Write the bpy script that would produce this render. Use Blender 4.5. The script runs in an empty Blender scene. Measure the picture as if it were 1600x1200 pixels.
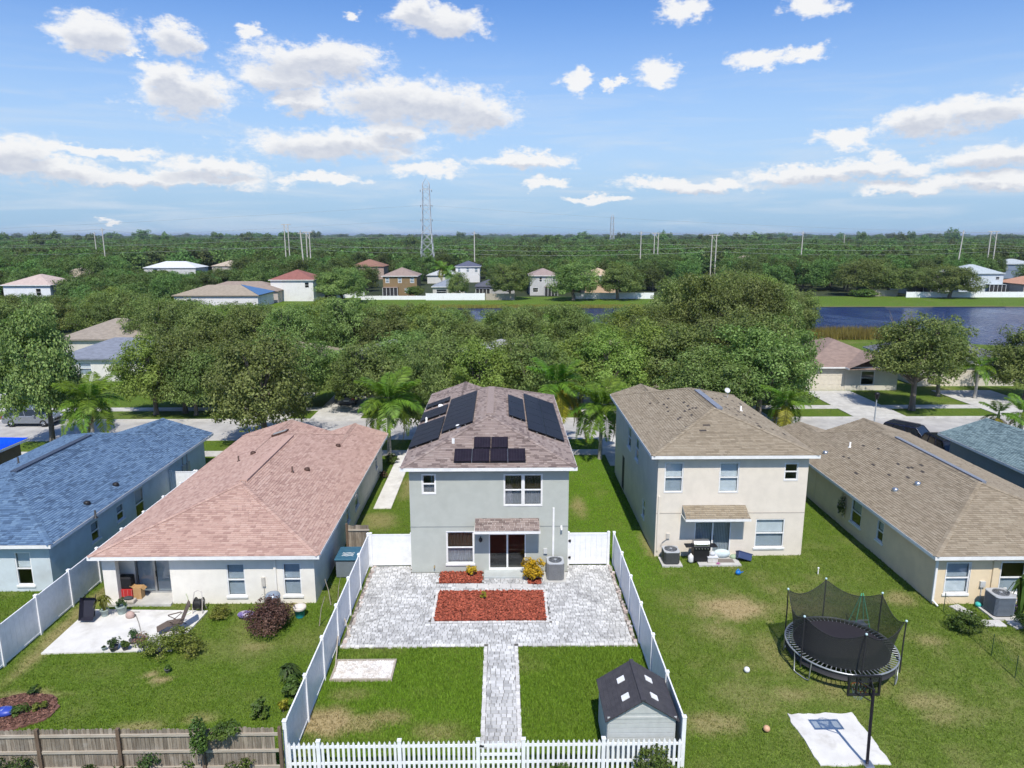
import bpy, math, random
import numpy as np
from mathutils import Vector, Matrix
random.seed(11)
RNG = np.random.default_rng(5)
SC = bpy.context.scene
COL = SC.collection

# ------------------------------------------------------------------ camera
F_PX, CAM_H = 1109.0, 17.3
PITCH = math.atan((600 - 367) / F_PX)
YAW = math.atan((800 - 783) * math.cos(PITCH) / F_PX)
cam = bpy.data.cameras.new('camera')
cam.sensor_fit = 'HORIZONTAL'
cam.sensor_width = 36
cam.lens = F_PX / 1600 * 36
cam.clip_start = 0.5
cam.clip_end = 60000
cam_ob = bpy.data.objects.new('camera', cam)
COL.objects.link(cam_ob)
cam_ob.location = (0, 0, CAM_H)
cam_ob.rotation_euler = (math.pi / 2 - PITCH, 0, -YAW)
SC.camera = cam_ob

_cp, _sp, _ca, _sa = math.cos(PITCH), math.sin(PITCH), math.cos(YAW), math.sin(YAW)


def ray(u, v):
    x, y = (u - 800) / F_PX, -(v - 600) / F_PX
    fx, fy, fz = x, _cp + y * _sp, -_sp + y * _cp
    return fx * _ca + fy * _sa, -fx * _sa + fy * _ca, fz


def G(u, v, z=0.0):
    """photo pixel -> point on the horizontal plane at height z"""
    d = ray(u, v)
    t = (z - CAM_H) / d[2]
    return d[0] * t, d[1] * t


def W(u, v, Y):
    """photo pixel -> (x, z) on the upright plane y = Y"""
    d = ray(u, v)
    t = Y / d[1]
    return d[0] * t, CAM_H + d[2] * t


def PX(x, y, z):
    z = z - CAM_H
    a, b = x * _ca - y * _sa, x * _sa + y * _ca
    d = b * _cp - z * _sp
    return 800 + F_PX * a / d, 600 - F_PX * (b * _sp + z * _cp) / d


# ------------------------------------------------------------------ light
SUN_EL, SUN_AZ = 56.0, 2.0            # degrees; azimuth measured from -Y towards +X
world = bpy.data.worlds.new('World')
SC.world = world
world.use_nodes = True
nt = world.node_tree
nt.nodes.clear()


def nn(tree, t, **kw):
    n = tree.nodes.new(t)
    for k, v in kw.items():
        setattr(n, k, v)
    return n


def lk(tree, a, b):
    tree.links.new(a, b)


def vmath(tree, op, a, b=None, c=None):
    n = nn(tree, 'ShaderNodeVectorMath', operation=op)
    for i, x in enumerate((a, b, c)):
        if x is None:
            continue
        if hasattr(x, 'links'):
            lk(tree, x, n.inputs[i])
        else:
            n.inputs[i].default_value = x
    return n.outputs['Value'] if op in ('LENGTH', 'DOT_PRODUCT') else n.outputs['Vector']


def smath(tree, op, a, b=None, c=None, clamp=False):
    n = nn(tree, 'ShaderNodeMath', operation=op, use_clamp=clamp)
    for i, x in enumerate((a, b, c)):
        if x is None:
            continue
        if hasattr(x, 'links'):
            lk(tree, x, n.inputs[i])
        else:
            n.inputs[i].default_value = x
    return n.outputs[0]


def mixc(tree, fac, a, b, mode='MIX'):
    n = nn(tree, 'ShaderNodeMix', data_type='RGBA', blend_type=mode)
    for s, x in ((n.inputs[0], fac), (n.inputs[6], a), (n.inputs[7], b)):
        if hasattr(x, 'links'):
            lk(tree, x, s)
        elif isinstance(x, (int, float)):
            s.default_value = x
        else:
            s.default_value = (*x, 1) if len(x) == 3 else x
    return n.outputs[2]


def maprange(tree, x, a, b, c=0.0, d=1.0, smooth=True):
    n = nn(tree, 'ShaderNodeMapRange', interpolation_type='SMOOTHSTEP' if smooth else 'LINEAR')
    lk(tree, x, n.inputs[0])
    for i, q in enumerate((a, b, c, d)):
        n.inputs[i + 1].default_value = q
    return n.outputs[0]


def noise(tree, vec, scale, detail=4, rough=0.55, dist=0.0):
    n = nn(tree, 'ShaderNodeTexNoise')
    if vec is not None:
        lk(tree, vec, n.inputs['Vector'])
    n.inputs['Scale'].default_value = scale
    n.inputs['Detail'].default_value = detail
    n.inputs['Roughness'].default_value = rough
    n.inputs['Distortion'].default_value = dist
    return n


sky = nn(nt, 'ShaderNodeTexSky', sky_type='NISHITA', sun_disc=False)
sky.sun_elevation = math.radians(SUN_EL)
sky.sun_rotation = math.radians(180 - SUN_AZ)
sky.altitude = 20
sky.air_density = 1.0
sky.dust_density = 0.6
sky.ozone_density = 3.0
SKY_STRENGTH = 0.11
# clouds: patches given by direction (azimuth, elevation), broken up by noise
CLOUDS = [(152, 53, 50, 27), (205, 82, 13, 8), (276, 60, 38, 26), (392, 53, 20, 14), (290, 150, 72, 34), (262, 122, 40, 22),
          (500, 95, 110, 27), (440, 122, 78, 22), (640, 160, 152, 34), (740, 180, 70, 32), (470, 158, 48, 18), (520, 224, 148, 24),
          (620, 205, 60, 18), (820, 248, 90, 13), (670, 262, 66, 13), (848, 283, 40, 10), (690, 36, 76, 24), (650, 16, 46, 20),
          (545, 25, 16, 12), (903, 126, 26, 20), (960, 125, 14, 11), (1028, 119, 36, 20), (1190, 92, 48, 14), (1255, 82, 48, 12),
          (1074, 12, 34, 20), (1270, 6, 42, 16), (1445, 190, 60, 22), (1540, 172, 66, 24), (1308, 217, 44, 14), (1371, 243, 24, 13),
          (1540, 245, 74, 18), (1370, 262, 90, 13), (1270, 270, 110, 15), (1080, 288, 120, 12), (20, 236, 58, 24), (150, 236, 95, 9),
          (60, 262, 110, 15), (330, 262, 84, 15), (240, 280, 190, 13), (500, 276, 80, 9), (1430, 290, 90, 11), (1560, 281, 90, 14),
          (930, 312, 60, 7), (180, 345, 14, 4)]
blobs = []
for (u, v, a, b) in CLOUDS:
    d = ray(u, v)
    L = math.sqrt(sum(q * q for q in d))
    az, el = math.atan2(d[0], d[1]), math.asin(d[2] / L)
    blobs.append((az, el, a / F_PX * 1.0, b / F_PX * 1.0))
rr = random.Random(3)
for k in range(22):                       # the same kind of sky all round
    az = rr.uniform(-math.pi, math.pi)
    el = math.radians(rr.choice([rr.uniform(4, 14), rr.uniform(14, 34), rr.uniform(25, 60)]))
    if abs(az) < 0.72 and el < 0.36:
        continue
    a = rr.uniform(.03, .11) * (1.4 if el > .5 else 1)
    blobs.append((az, el, a / max(.3, math.cos(el)), a * rr.uniform(.25, .45) * (.5 + el)))
tc = nn(nt, 'ShaderNodeTexCoord')
sep = nn(nt, 'ShaderNodeSeparateXYZ')
lk(nt, tc.outputs['Generated'], sep.inputs[0])
az = smath(nt, 'ARCTAN2', sep.outputs[0], sep.outputs[1])
el = smath(nt, 'ARCSINE', sep.outputs[2])
cmb = nn(nt, 'ShaderNodeCombineXYZ')
lk(nt, az, cmb.inputs[0])
lk(nt, el, cmb.inputs[1])
ang = cmb.outputs[0]
# warp the direction so that the outlines billow
stretch = vmath(nt, 'MULTIPLY', ang, (1.0, 1.7, 1.0))
n1 = noise(nt, stretch, 17, 4, .62)
n1c = vmath(nt, 'SUBTRACT', n1.outputs['Color'], (.5, .5, .5))
n2 = noise(nt, stretch, 60, 3, .65)
n2c = vmath(nt, 'SUBTRACT', n2.outputs['Color'], (.5, .5, .5))
warp = vmath(nt, 'ADD', vmath(nt, 'MULTIPLY', n1c, (.085, .042, 0)), vmath(nt, 'MULTIPLY', n2c, (.026, .016, 0)))
p0 = vmath(nt, 'ADD', ang, warp)


def cloud_field(p, bl):
    m = None
    for (a0, e0, a, b) in bl:
        v = vmath(nt, 'MULTIPLY_ADD', p, (1 / a, 1 / b, 0), (-a0 / a, -e0 / b, 0))
        L = vmath(nt, 'LENGTH', v)
        m = L if m is None else smath(nt, 'MINIMUM', m, L)
    return m


p1 = vmath(nt, 'ADD', vmath(nt, 'ADD', ang, vmath(nt, 'MULTIPLY', warp, (.75, .75, 0))), (0.0, .013, 0))
fray = smath(nt, 'MULTIPLY_ADD', noise(nt, stretch, 38, 5, .72).outputs[0], -1.5, .72)   # feathers the cloud edges
# thin high streaks low over the horizon
st = vmath(nt, 'MULTIPLY', ang, (3.0, 30.0, 1.0))
sn = noise(nt, st, 1.6, 4, .6, .6)
low = maprange(nt, el, .26, .03)
streak = smath(nt, 'MULTIPLY', maprange(nt, sn.outputs[0], .42, .72), smath(nt, 'MULTIPLY', low, .55))
deep = mixc(nt, 1.0, sky.outputs[0], (.6, .86, 1.22), 'MULTIPLY')
hz1 = mixc(nt, maprange(nt, el, .33, .05, 0, .85), deep, (3.7, 5.1, 6.8))       # paler air low down
hz2 = mixc(nt, maprange(nt, el, .11, -.01, 0, .95), hz1, (2.75, 4.25, 5.75))    # blue-grey at the horizon
c1 = mixc(nt, streak, hz2, (5.2, 5.8, 6.5))
puff = maprange(nt, n2.outputs[0], .25, .7, 1.0, .7)


def sky_part(a0, a1, e0, e1):
    """background for one sector of the sky with the clouds that reach into it"""
    sel = [q for q in blobs if q[0] + q[2] * 1.3 + .07 > a0 and q[0] - q[2] * 1.3 - .07 < a1 and q[1] + q[3] * 1.3 + .06 > e0 and q[1] - q[3] * 1.3 - .06 < e1]
    col = c1
    if sel:
        dens = smath(nt, 'MULTIPLY', maprange(nt, smath(nt, 'ADD', cloud_field(p0, sel), fray), 1.12, .5), .95)
        big = [q for q in sel if q[2] * q[3] > 7e-4] or sel[:1]
        shade = smath(nt, 'MULTIPLY', maprange(nt, cloud_field(p1, big), .92, .38), puff)   # cloud overhead -> greyer below
        col = mixc(nt, dens, c1, mixc(nt, shade, (7.0, 7.0, 7.0), (4.5, 4.75, 5.4)))
    bg = nn(nt, 'ShaderNodeBackground')
    lk(nt, col, bg.inputs[0])
    bg.inputs[1].default_value = SKY_STRENGTH
    return bg.outputs[0]


def pick(x, t, below, above):
    m = nn(nt, 'ShaderNodeMixShader')
    lk(nt, smath(nt, 'GREATER_THAN', x, t), m.inputs[0])
    lk(nt, below, m.inputs[1])
    lk(nt, above, m.inputs[2])
    return m.outputs[0]


def sectors(cuts, e0, e1):
    if len(cuts) == 2:
        return sky_part(cuts[0], cuts[1], e0, e1)
    k = len(cuts) // 2
    return pick(az, cuts[k], sectors(cuts[:k + 1], e0, e1), sectors(cuts[k:], e0, e1))


bare = nn(nt, 'ShaderNodeBackground')
lk(nt, c1, bare.inputs[0])
bare.inputs[1].default_value = SKY_STRENGTH
surf = pick(el, -.002, bare.outputs[0], pick(el, .34, sectors([-3.2, -1.9, -.75, -.45, -.2, 0, .25, .75, 1.9, 3.2], 0, .34), sectors([-3.2, -1.6, 0, 1.6, 3.2], .34, 1.6)))
wo = nn(nt, 'ShaderNodeOutputWorld')
lk(nt, surf, wo.inputs[0])
world.cycles.sampling_method = 'MANUAL'
world.cycles.sample_map_resolution = 512

sun = bpy.data.lights.new('sun', 'SUN')
sun.energy = 4.3
sun.angle = math.radians(0.53)
sun.color = (1.0, 0.94, 0.84)
sun_ob = bpy.data.objects.new('sun', sun)
COL.objects.link(sun_ob)
_e, _a = math.radians(SUN_EL), math.radians(SUN_AZ)
SUN_DIR = Vector((math.sin(_a) * math.cos(_e), -math.cos(_a) * math.cos(_e), math.sin(_e)))
sun_ob.rotation_euler = SUN_DIR.to_track_quat('Z', 'Y').to_euler()
sun_ob.location = (0, -30, 60)

SC.view_settings.view_transform = 'Standard'
SC.view_settings.look = 'None'
SC.view_settings.gamma = 1
SC.view_settings.exposure = 0.3
SC.render.engine = 'CYCLES'
SC.cycles.max_bounces = 5
SC.cycles.adaptive_threshold = 0.02
SC.cycles.diffuse_bounces = 2
SC.cycles.glossy_bounces = 2
SC.cycles.transmission_bounces = 4
SC.cycles.transparent_max_bounces = 10
SC.cycles.use_denoising = True
SC.cycles.sample_clamp_indirect = 4

# ------------------------------------------------------------------ helpers
ORG = {}


class MB:
    """collects polygons, then becomes ONE mesh object"""

    def __init__(s):
        s.v, s.f, s.M, s.smooth = [], [], None, []

    def _add(s, pts, faces, smooth=False):
        o = len(s.v)
        if s.M is not None:
            pts = [tuple(s.M @ Vector(p)) for p in pts]
        s.v.extend(pts)
        s.f.extend([tuple(o + i for i in f) for f in faces])
        s.smooth.extend([smooth] * len(faces))
        return s

    def poly(s, *pts):
        return s._add(list(pts), [tuple(range(len(pts)))])

    def box(s, x0, y0, z0, x1, y1, z1):
        if x0 > x1: x0, x1 = x1, x0
        if y0 > y1: y0, y1 = y1, y0
        if z0 > z1: z0, z1 = z1, z0
        p = [(x0, y0, z0), (x1, y0, z0), (x1, y1, z0), (x0, y1, z0), (x0, y0, z1), (x1, y0, z1), (x1, y1, z1), (x0, y1, z1)]
        return s._add(p, [(0, 3, 2, 1), (4, 5, 6, 7), (0, 1, 5, 4), (1, 2, 6, 5), (2, 3, 7, 6), (3, 0, 4, 7)])

    def prism(s, pts, d):
        """planar polygon (3-d points) pushed along vector d"""
        n = len(pts)
        q = [tuple(Vector(p) + Vector(d)) for p in pts]
        f = [tuple(range(n))[::-1], tuple(range(n, 2 * n))]
        f += [(i, (i + 1) % n, n + (i + 1) % n, n + i) for i in range(n)]
        return s._add([tuple(p) for p in pts] + q, f)

    def tube(s, pts, r, n=8, cap=True, smooth=True):
        pts = [Vector(p) for p in pts]
        if not hasattr(r, '__len__'):
            r = [r] * len(pts)
        V, Fc = [], []
        side = None
        for i, p in enumerate(pts):
            t = (pts[min(i + 1, len(pts) - 1)] - pts[max(i - 1, 0)]).normalized()
            if side is None:
                side = t.orthogonal().normalized()
            else:
                side = (side - t * side.dot(t))
                side = side.normalized() if side.length > 1e-6 else t.orthogonal().normalized()
            w = t.cross(side)
            for k in range(n):
                a = 2 * math.pi * k / n
                V.append(tuple(p + (side * math.cos(a) + w * math.sin(a)) * r[i]))
        for i in range(len(pts) - 1):
            for k in range(n):
                a, b = i * n + k, i * n + (k + 1) % n
                Fc.append((a, b, b + n, a + n))
        s._add(V, Fc, smooth)
        if cap:
            m = len(pts) - 1
            s._add(V[:n], [tuple(range(n))[::-1]])
            s._add(V[m * n:], [tuple(range(n))])
        return s

    def lathe(s, prof, c=(0, 0, 0), n=24, smooth=True, sy=1.0, arc=None):
        V, Fc = [], []
        for (r, z) in prof:
            for k in range(n):
                a = 2 * math.pi * k / n
                V.append((c[0] + r * math.cos(a), c[1] + r * sy * math.sin(a), c[2] + z))
        for i in range(len(prof) - 1):
            for k in range(n):
                a, b = i * n + k, i * n + (k + 1) % n
                Fc.append((a, b, b + n, a + n))
        return s._add(V, Fc, smooth)

    def ball(s, c, r, n=14, sx=1, sy=1, sz=1):
        prof = [(math.sin(math.pi * i / n), -math.cos(math.pi * i / n)) for i in range(n + 1)]
        V, Fc = [], []
        m = n * 2
        for (q, z) in prof:
            for k in range(m):
                a = 2 * math.pi * k / m
                V.append((c[0] + r * sx * q * math.cos(a), c[1] + r * sy * q * math.sin(a), c[2] + r * sz * z))
        for i in range(n):
            for k in range(m):
                a, b = i * m + k, i * m + (k + 1) % m
                Fc.append((a, b, b + m, a + m))
        return s._add(V, Fc, True)

    def mesh(s, name, mat, org=(0, 0, 0)):
        me = bpy.data.meshes.new(name)
        o = Vector(org)
        me.from_pydata([tuple(Vector(p) - o) for p in s.v] if o.length else s.v, [], s.f)
        if any(s.smooth):
            me.polygons.foreach_set('use_smooth', s.smooth)
        if mat:
            me.materials.append(mat)
        me.update()
        return me

    def build(s, name, mat, parent=None, bevel=0, kind=None, label=None):
        org = ORG.get(parent.name, (0, 0, 0)) if parent else (0, 0, 0)
        ob = bpy.data.objects.new(name, s.mesh(name, mat, org))
        COL.objects.link(ob)
        if parent:
            ob.parent = parent
            ORG[ob.name] = org
        if bevel:
            m = ob.modifiers.new('bevel', 'BEVEL')
            m.width = bevel
            m.segments = 2
            m.limit_method = 'ANGLE'
        if kind:
            ob['kind'] = kind
        if label:
            ob['label'] = label
        return ob


def np_object(name, verts, faces, mat, parent=None, kind=None, attr=None, smooth=False):
    """fast mesh from arrays: verts (n,3), faces (m,k)"""
    me = bpy.data.meshes.new(name)
    verts = np.asarray(verts, dtype=np.float32)
    faces = np.asarray(faces, dtype=np.int32)
    m, k = faces.shape
    me.vertices.add(len(verts))
    me.vertices.foreach_set('co', verts.ravel())
    me.loops.add(m * k)
    me.loops.foreach_set('vertex_index', faces.ravel())
    me.polygons.add(m)
    me.polygons.foreach_set('loop_start', np.arange(0, m * k, k, dtype=np.int32))
    me.polygons.foreach_set('loop_total', np.full(m, k, dtype=np.int32))
    if smooth:
        me.polygons.foreach_set('use_smooth', np.ones(m, dtype=bool))
    if attr:
        for an, av in attr.items():
            A = me.attributes.new(an, 'FLOAT', 'POINT')
            A.data.foreach_set('value', np.asarray(av, dtype=np.float32))
    me.update(calc_edges=True)
    if mat:
        me.materials.append(mat)
    if name is None:
        return me
    ob = bpy.data.objects.new(name, me)
    COL.objects.link(ob)
    if parent:
        ob.parent = parent
    if kind:
        ob['kind'] = kind
    return ob


def tag(o, label, cat, group=None):
    o['label'] = label
    o['category'] = cat
    if group:
        o['group'] = group
    return o


def thing(name, label, cat, loc=(0, 0, 0), group=None, rot=0, world=True):
    """Empty at the base of a thing.  world=True: its parts are given in world coordinates"""
    o = bpy.data.objects.new(name, None)
    o.empty_display_size = .2
    COL.objects.link(o)
    o.location = loc
    o.rotation_euler = (0, 0, rot)
    tag(o, label, cat, group)
    if world:
        ORG[o.name] = tuple(loc)
    return o


def struct(ob):
    ob['kind'] = 'structure'
    return ob


def copy_tree(o, parent=None):
    c = o.copy()
    COL.objects.link(c)
    c.parent = parent
    for ch in o.children:
        copy_tree(ch, c)
    return c


# ------------------------------------------------------------------ materials
MATS = {}


def lin(r, g, b):
    return tuple(((c / 255) / 12.92 if c <= 10 else ((c / 255 + .055) / 1.055) ** 2.4) for c in (r, g, b))


def pm(name, col, col2=None, scale=3.0, rough=.75, bump=0.0, bscale=40, metal=0.0, spec=.4, island=0.0, dirt=None, dscale=.6, aniso=None,
       detail=5, lo=.35, hi=.65, objvar=0.0):
    """procedural Principled material: two tones over noise, fine relief, optional spread per piece"""
    if name in MATS:
        return MATS[name]
    m = bpy.data.materials.new(name)
    m.use_nodes = True
    t = m.node_tree
    b = t.nodes['Principled BSDF']
    b.inputs['Roughness'].default_value = rough
    b.inputs['Metallic'].default_value = metal
    b.inputs['Specular IOR Level'].default_value = spec
    tcn = nn(t, 'ShaderNodeTexCoord')
    vec = tcn.outputs['Object']
    if aniso:
        vec = vmath(t, 'MULTIPLY', vec, aniso)
    out = None
    if col2 is not None:
        nz = noise(t, vec, scale, detail, .6)
        out = mixc(t, maprange(t, nz.outputs[0], lo, hi), col, col2)
    else:
        nz = noise(t, vec, scale, 4, .6)
        out = mixc(t, maprange(t, nz.outputs[0], .3, .7), tuple(c * .93 for c in col), tuple(min(1, c * 1.05) for c in col))
    if dirt:
        dn = noise(t, tcn.outputs['Object'], dscale, 6, .65)
        out = mixc(t, maprange(t, dn.outputs[0], .5, .75, 0, dirt[3] if len(dirt) > 3 else .6), out, dirt[:3])
    if island:
        gi = nn(t, 'ShaderNodeNewGeometry')
        hv = nn(t, 'ShaderNodeHueSaturation')
        lk(t, out, hv.inputs['Color'])
        lk(t, maprange(t, gi.outputs['Random Per Island'], 0, 1, 1 - island, 1 + island, False), hv.inputs['Value'])
        out = hv.outputs[0]
    if objvar:
        oi = nn(t, 'ShaderNodeObjectInfo')
        hv = nn(t, 'ShaderNodeHueSaturation')
        lk(t, out, hv.inputs['Color'])
        lk(t, maprange(t, oi.outputs['Random'], 0, 1, 1 - objvar, 1 + objvar, False), hv.inputs['Value'])
        out = hv.outputs[0]
    lk(t, out, b.inputs['Base Color'])
    if bump:
        bn = noise(t, tcn.outputs['Object'], bscale, 4, .6)
        bp = nn(t, 'ShaderNodeBump')
        bp.inputs['Strength'].default_value = bump
        bp.inputs['Distance'].default_value = .02
        lk(t, bn.outputs[0], bp.inputs['Height'])
        lk(t, bp.outputs[0], b.inputs['Normal'])
    MATS[name] = m
    return m


def leaf_mat(name, dark, light, island=.45, trans=.3, objvar=.16, huevar=.02):
    m = bpy.data.materials.new(name)
    m.use_nodes = True
    t = m.node_tree
    b = t.nodes['Principled BSDF']
    gi = nn(t, 'ShaderNodeNewGeometry')
    oi = nn(t, 'ShaderNodeObjectInfo')
    tcn = nn(t, 'ShaderNodeTexCoord')
    nz = noise(t, tcn.outputs['Object'], .55, 3, .6)
    c = mixc(t, maprange(t, nz.outputs[0], .35, .65), dark, light)
    hv = nn(t, 'ShaderNodeHueSaturation')
    lk(t, c, hv.inputs['Color'])
    val = smath(t, 'MULTIPLY', maprange(t, gi.outputs['Random Per Island'], 0, 1, 1 - island, 1 + island, False),
                maprange(t, oi.outputs['Random'], 0, 1, 1 - objvar, 1 + objvar, False))
    lk(t, val, hv.inputs['Value'])
    lk(t, maprange(t, oi.outputs['Random'], 0, 1, .5 - huevar, .5 + huevar, False), hv.inputs['Hue'])
    lk(t, hv.outputs[0], b.inputs['Base Color'])
    b.inputs['Roughness'].default_value = .55
    b.inputs['Specular IOR Level'].default_value = .3
    tr = nn(t, 'ShaderNodeBsdfTranslucent')
    tint = mixc(t, 1.0, hv.outputs[0], (1.25, 1.35, .7), 'MULTIPLY')
    lk(t, tint, tr.inputs[0])
    mx = nn(t, 'ShaderNodeMixShader')
    mx.inputs[0].default_value = trans
    lk(t, b.outputs[0], mx.inputs[1])
    lk(t, tr.outputs[0], mx.inputs[2])
    lk(t, mx.outputs[0], t.nodes['Material Output'].inputs[0])
    MATS[name] = m
    return m


def glass_mat(name='window glass', tint=(.93, .95, .96), clear=.75):
    if name in MATS:
        return MATS[name]
    m = bpy.data.materials.new(name)
    m.use_nodes = True
    t = m.node_tree
    t.nodes.remove(t.nodes['Principled BSDF'])
    tr = nn(t, 'ShaderNodeBsdfTransparent')
    tr.inputs[0].default_value = (*tint, 1)
    gl = nn(t, 'ShaderNodeBsdfGlossy')
    gl.inputs['Roughness'].default_value = .03
    fr = nn(t, 'ShaderNodeLayerWeight')
    fr.inputs[0].default_value = .5
    mx = nn(t, 'ShaderNodeMixShader')
    lk(t, smath(t, 'MULTIPLY_ADD', smath(t, 'POWER', fr.outputs['Facing'], 4.0), .55, .05), mx.inputs[0])
    lk(t, tr.outputs[0], mx.inputs[1])
    lk(t, gl.outputs[0], mx.inputs[2])
    lk(t, mx.outputs[0], t.nodes['Material Output'].inputs[0])
    MATS[name] = m
    return m


def shingle_mat(name, cols, patch=None):
    """asphalt shingles: every tab takes one of several tones, plus grit and weathering"""
    m = bpy.data.materials.new(name)
    m.use_nodes = True
    t = m.node_tree
    b = t.nodes['Principled BSDF']
    b.inputs['Roughness'].default_value = .9
    b.inputs['Specular IOR Level'].default_value = .25
    gi = nn(t, 'ShaderNodeNewGeometry')
    tcn = nn(t, 'ShaderNodeTexCoord')
    cr = nn(t, 'ShaderNodeValToRGB')
    cr.color_ramp.interpolation = 'LINEAR'
    el_ = cr.color_ramp.elements
    el_[0].position, el_[0].color = 0, (*cols[0], 1)
    el_[1].position, el_[1].color = 1, (*cols[-1], 1)
    for i in range(1, len(cols) - 1):
        e = el_.new(i / (len(cols) - 1))
        e.color = (*cols[i], 1)
    lk(t, gi.outputs['Random Per Island'], cr.inputs[0])
    gr = noise(t, tcn.outputs['Object'], 120, 2, .7)
    c = mixc(t, .28, cr.outputs[0], mixc(t, maprange(t, gr.outputs[0], .3, .7), tuple(q * .55 for q in cols[0]), tuple(min(1, q * 1.25) for q in cols[-1])))
    w = noise(t, tcn.outputs['Object'], .5, 6, .65)
    c = mixc(t, maprange(t, w.outputs[0], .5, .8, 0, .22), c, tuple(q * .7 for q in cols[0]))
    lk(t, c, b.inputs['Base Color'])
    bp = nn(t, 'ShaderNodeBump')
    bp.inputs['Strength'].default_value = .35
    bp.inputs['Distance'].default_value = .01
    lk(t, gr.outputs[0], bp.inputs['Height'])
    lk(t, bp.outputs[0], b.inputs['Normal'])
    MATS[name] = m
    return m


white_vinyl = pm('white vinyl', (.78, .79, .8), rough=.45, dirt=(.5, .5, .45, .25), dscale=.8)
white_paint = pm('white paint', (.77, .77, .76), rough=.5, dirt=(.45, .44, .4, .3), dscale=.7)
dark_metal = pm('dark metal', (.02, .02, .022), rough=.45, metal=.2)
black_plastic = pm('black plastic', (.015, .015, .017), rough=.5)
galv = pm('galvanised steel', (.5, .52, .54), rough=.35, metal=.85)
concrete = pm('concrete', (.43, .42, .395), (.52, .51, .48), 1.2, .9, .3, 60, dirt=(.3, .29, .26, .5), dscale=.5)
bright_concrete = pm('bright concrete', (.57, .56, .53), (.65, .64, .61), 1.2, .9, .2, 60, dirt=(.36, .34, .3, .55), dscale=.9)
dim_inside = pm('dim interior', (.06, .055, .05), rough=.9)
blind_white = pm('white blind', (.66, .7, .71), rough=.7)
blind_grey = pm('grey blind', (.36, .41, .45), rough=.7)
curtain_grey = pm('grey curtain', (.2, .2, .22), (.32, .32, .34), 6, .85, aniso=(6, 1, .4))
bronze_glass = pm('bronze screen', (.05, .038, .025), rough=.25)
glass = glass_mat()
door_grey = pm('painted door panel', (.25, .26, .25), rough=.6)

# ================================================================== SETTING
def vnoise(x, y, s, seed=0):
    """smooth value noise in [0,1] for arrays"""
    x, y = np.asarray(x) / s + 100 + seed * 17.3, np.asarray(y) / s + 100 + seed * 9.1
    xi, yi = np.floor(x), np.floor(y)
    fx, fy = x - xi, y - yi
    fx, fy = fx * fx * (3 - 2 * fx), fy * fy * (3 - 2 * fy)

    def h(a, b):
        q = np.sin(a * 127.1 + b * 311.7 + seed * 74.7) * 43758.5453
        return q - np.floor(q)
    return (h(xi, yi) * (1 - fx) + h(xi + 1, yi) * fx) * (1 - fy) + (h(xi, yi + 1) * (1 - fx) + h(xi + 1, yi + 1) * fx) * fy


def fbm(x, y, s, seed=0):
    return .5 * vnoise(x, y, s, seed) + .3 * vnoise(x, y, s / 2.3, seed + 1) + .2 * vnoise(x, y, s / 5.1, seed + 2)


# worn, straw-coloured places of the lawns: (x, y, rx, ry, strength)
WORN = [(*G(1150, 950), 1.9, 1.0, .95), (*G(1240, 1085), .9, .5, .5), (*G(505, 1128), 1.1, .7, .95), (*G(560, 1130), .9, .5, .7), (*G(680, 1145), .9, .45, .5),
        (*G(600, 1120), .7, .4, .7), (*G(1105, 1130), 1.2, .6, .6), (*G(1170, 1090), 1.2, 1.2, .3), (*G(1455, 1000), .8, .5, .55), (*G(1475, 1120), .6, .35, .5), (*G(1435, 1095), .7, .5, .6),
        (*G(236, 1052), .3, .2, .9), (*G(250, 1062), .35, .2, .9), (*G(120, 960), .35, 4.0, .6), (*G(90, 995), .3, 3.0, .6), (*G(590, 815), .9, 1.2, .5), (*G(640, 760), .6, 2.0, .5),
        (*G(905, 790), .45, 1.6, .6), (*G(470, 930), .45, 1.6, .7), (*G(395, 1010), .7, .3, .5), (*G(40, 1085), 1.4, .25, .7), (*G(1400, 935), .8, .6, .6), (*G(1205, 1020), .6, 1.4, .4),
        (*G(215, 1135), .7, .3, .6), (*G(310, 1122), .6, .3, .5), (*G(545, 1085), .8, .35, .35), (*G(1010, 850), .2, 1.8, .6)]


def straw(x, y):
    x, y = np.asarray(x, float), np.asarray(y, float)
    right = np.clip((x - 6.2) / 3, 0, 1) * np.clip((40 - y) / 6, 0, 1)
    s = np.clip((fbm(x, y, 3.2, 3) - .56) * 2.6, 0, 1) * (.36 + .24 * right)
    s += right * .06 + .22 * np.clip((fbm(x, y, .9, 8) - .55) * 3, 0, 1) * (.4 + .6 * right)
    for (a, b, rx, ry, k) in WORN:
        d = np.sqrt(((x - a) / rx) ** 2 + ((y - b) / ry) ** 2) + (fbm(x, y, .8, 5) - .5) * 1.1
        s = np.maximum(s, k * np.clip(1.5 - d, 0, 1))
    return np.clip(s, 0, 1)


def lush(x, y):
    """brighter, fresher green: beside the grey house and in its yard"""
    x, y = np.asarray(x, float), np.asarray(y, float)
    side = np.exp(-((x - 6.6) / 2.6) ** 2) * np.clip((y - 30) / 6, 0, 1)
    yard = ((x > -7) & (x < 6) & (y < 27.6)) * .35
    return np.clip(side + yard + .45 * (fbm(x, y, 5, 13) - .4), 0, 1)


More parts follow.
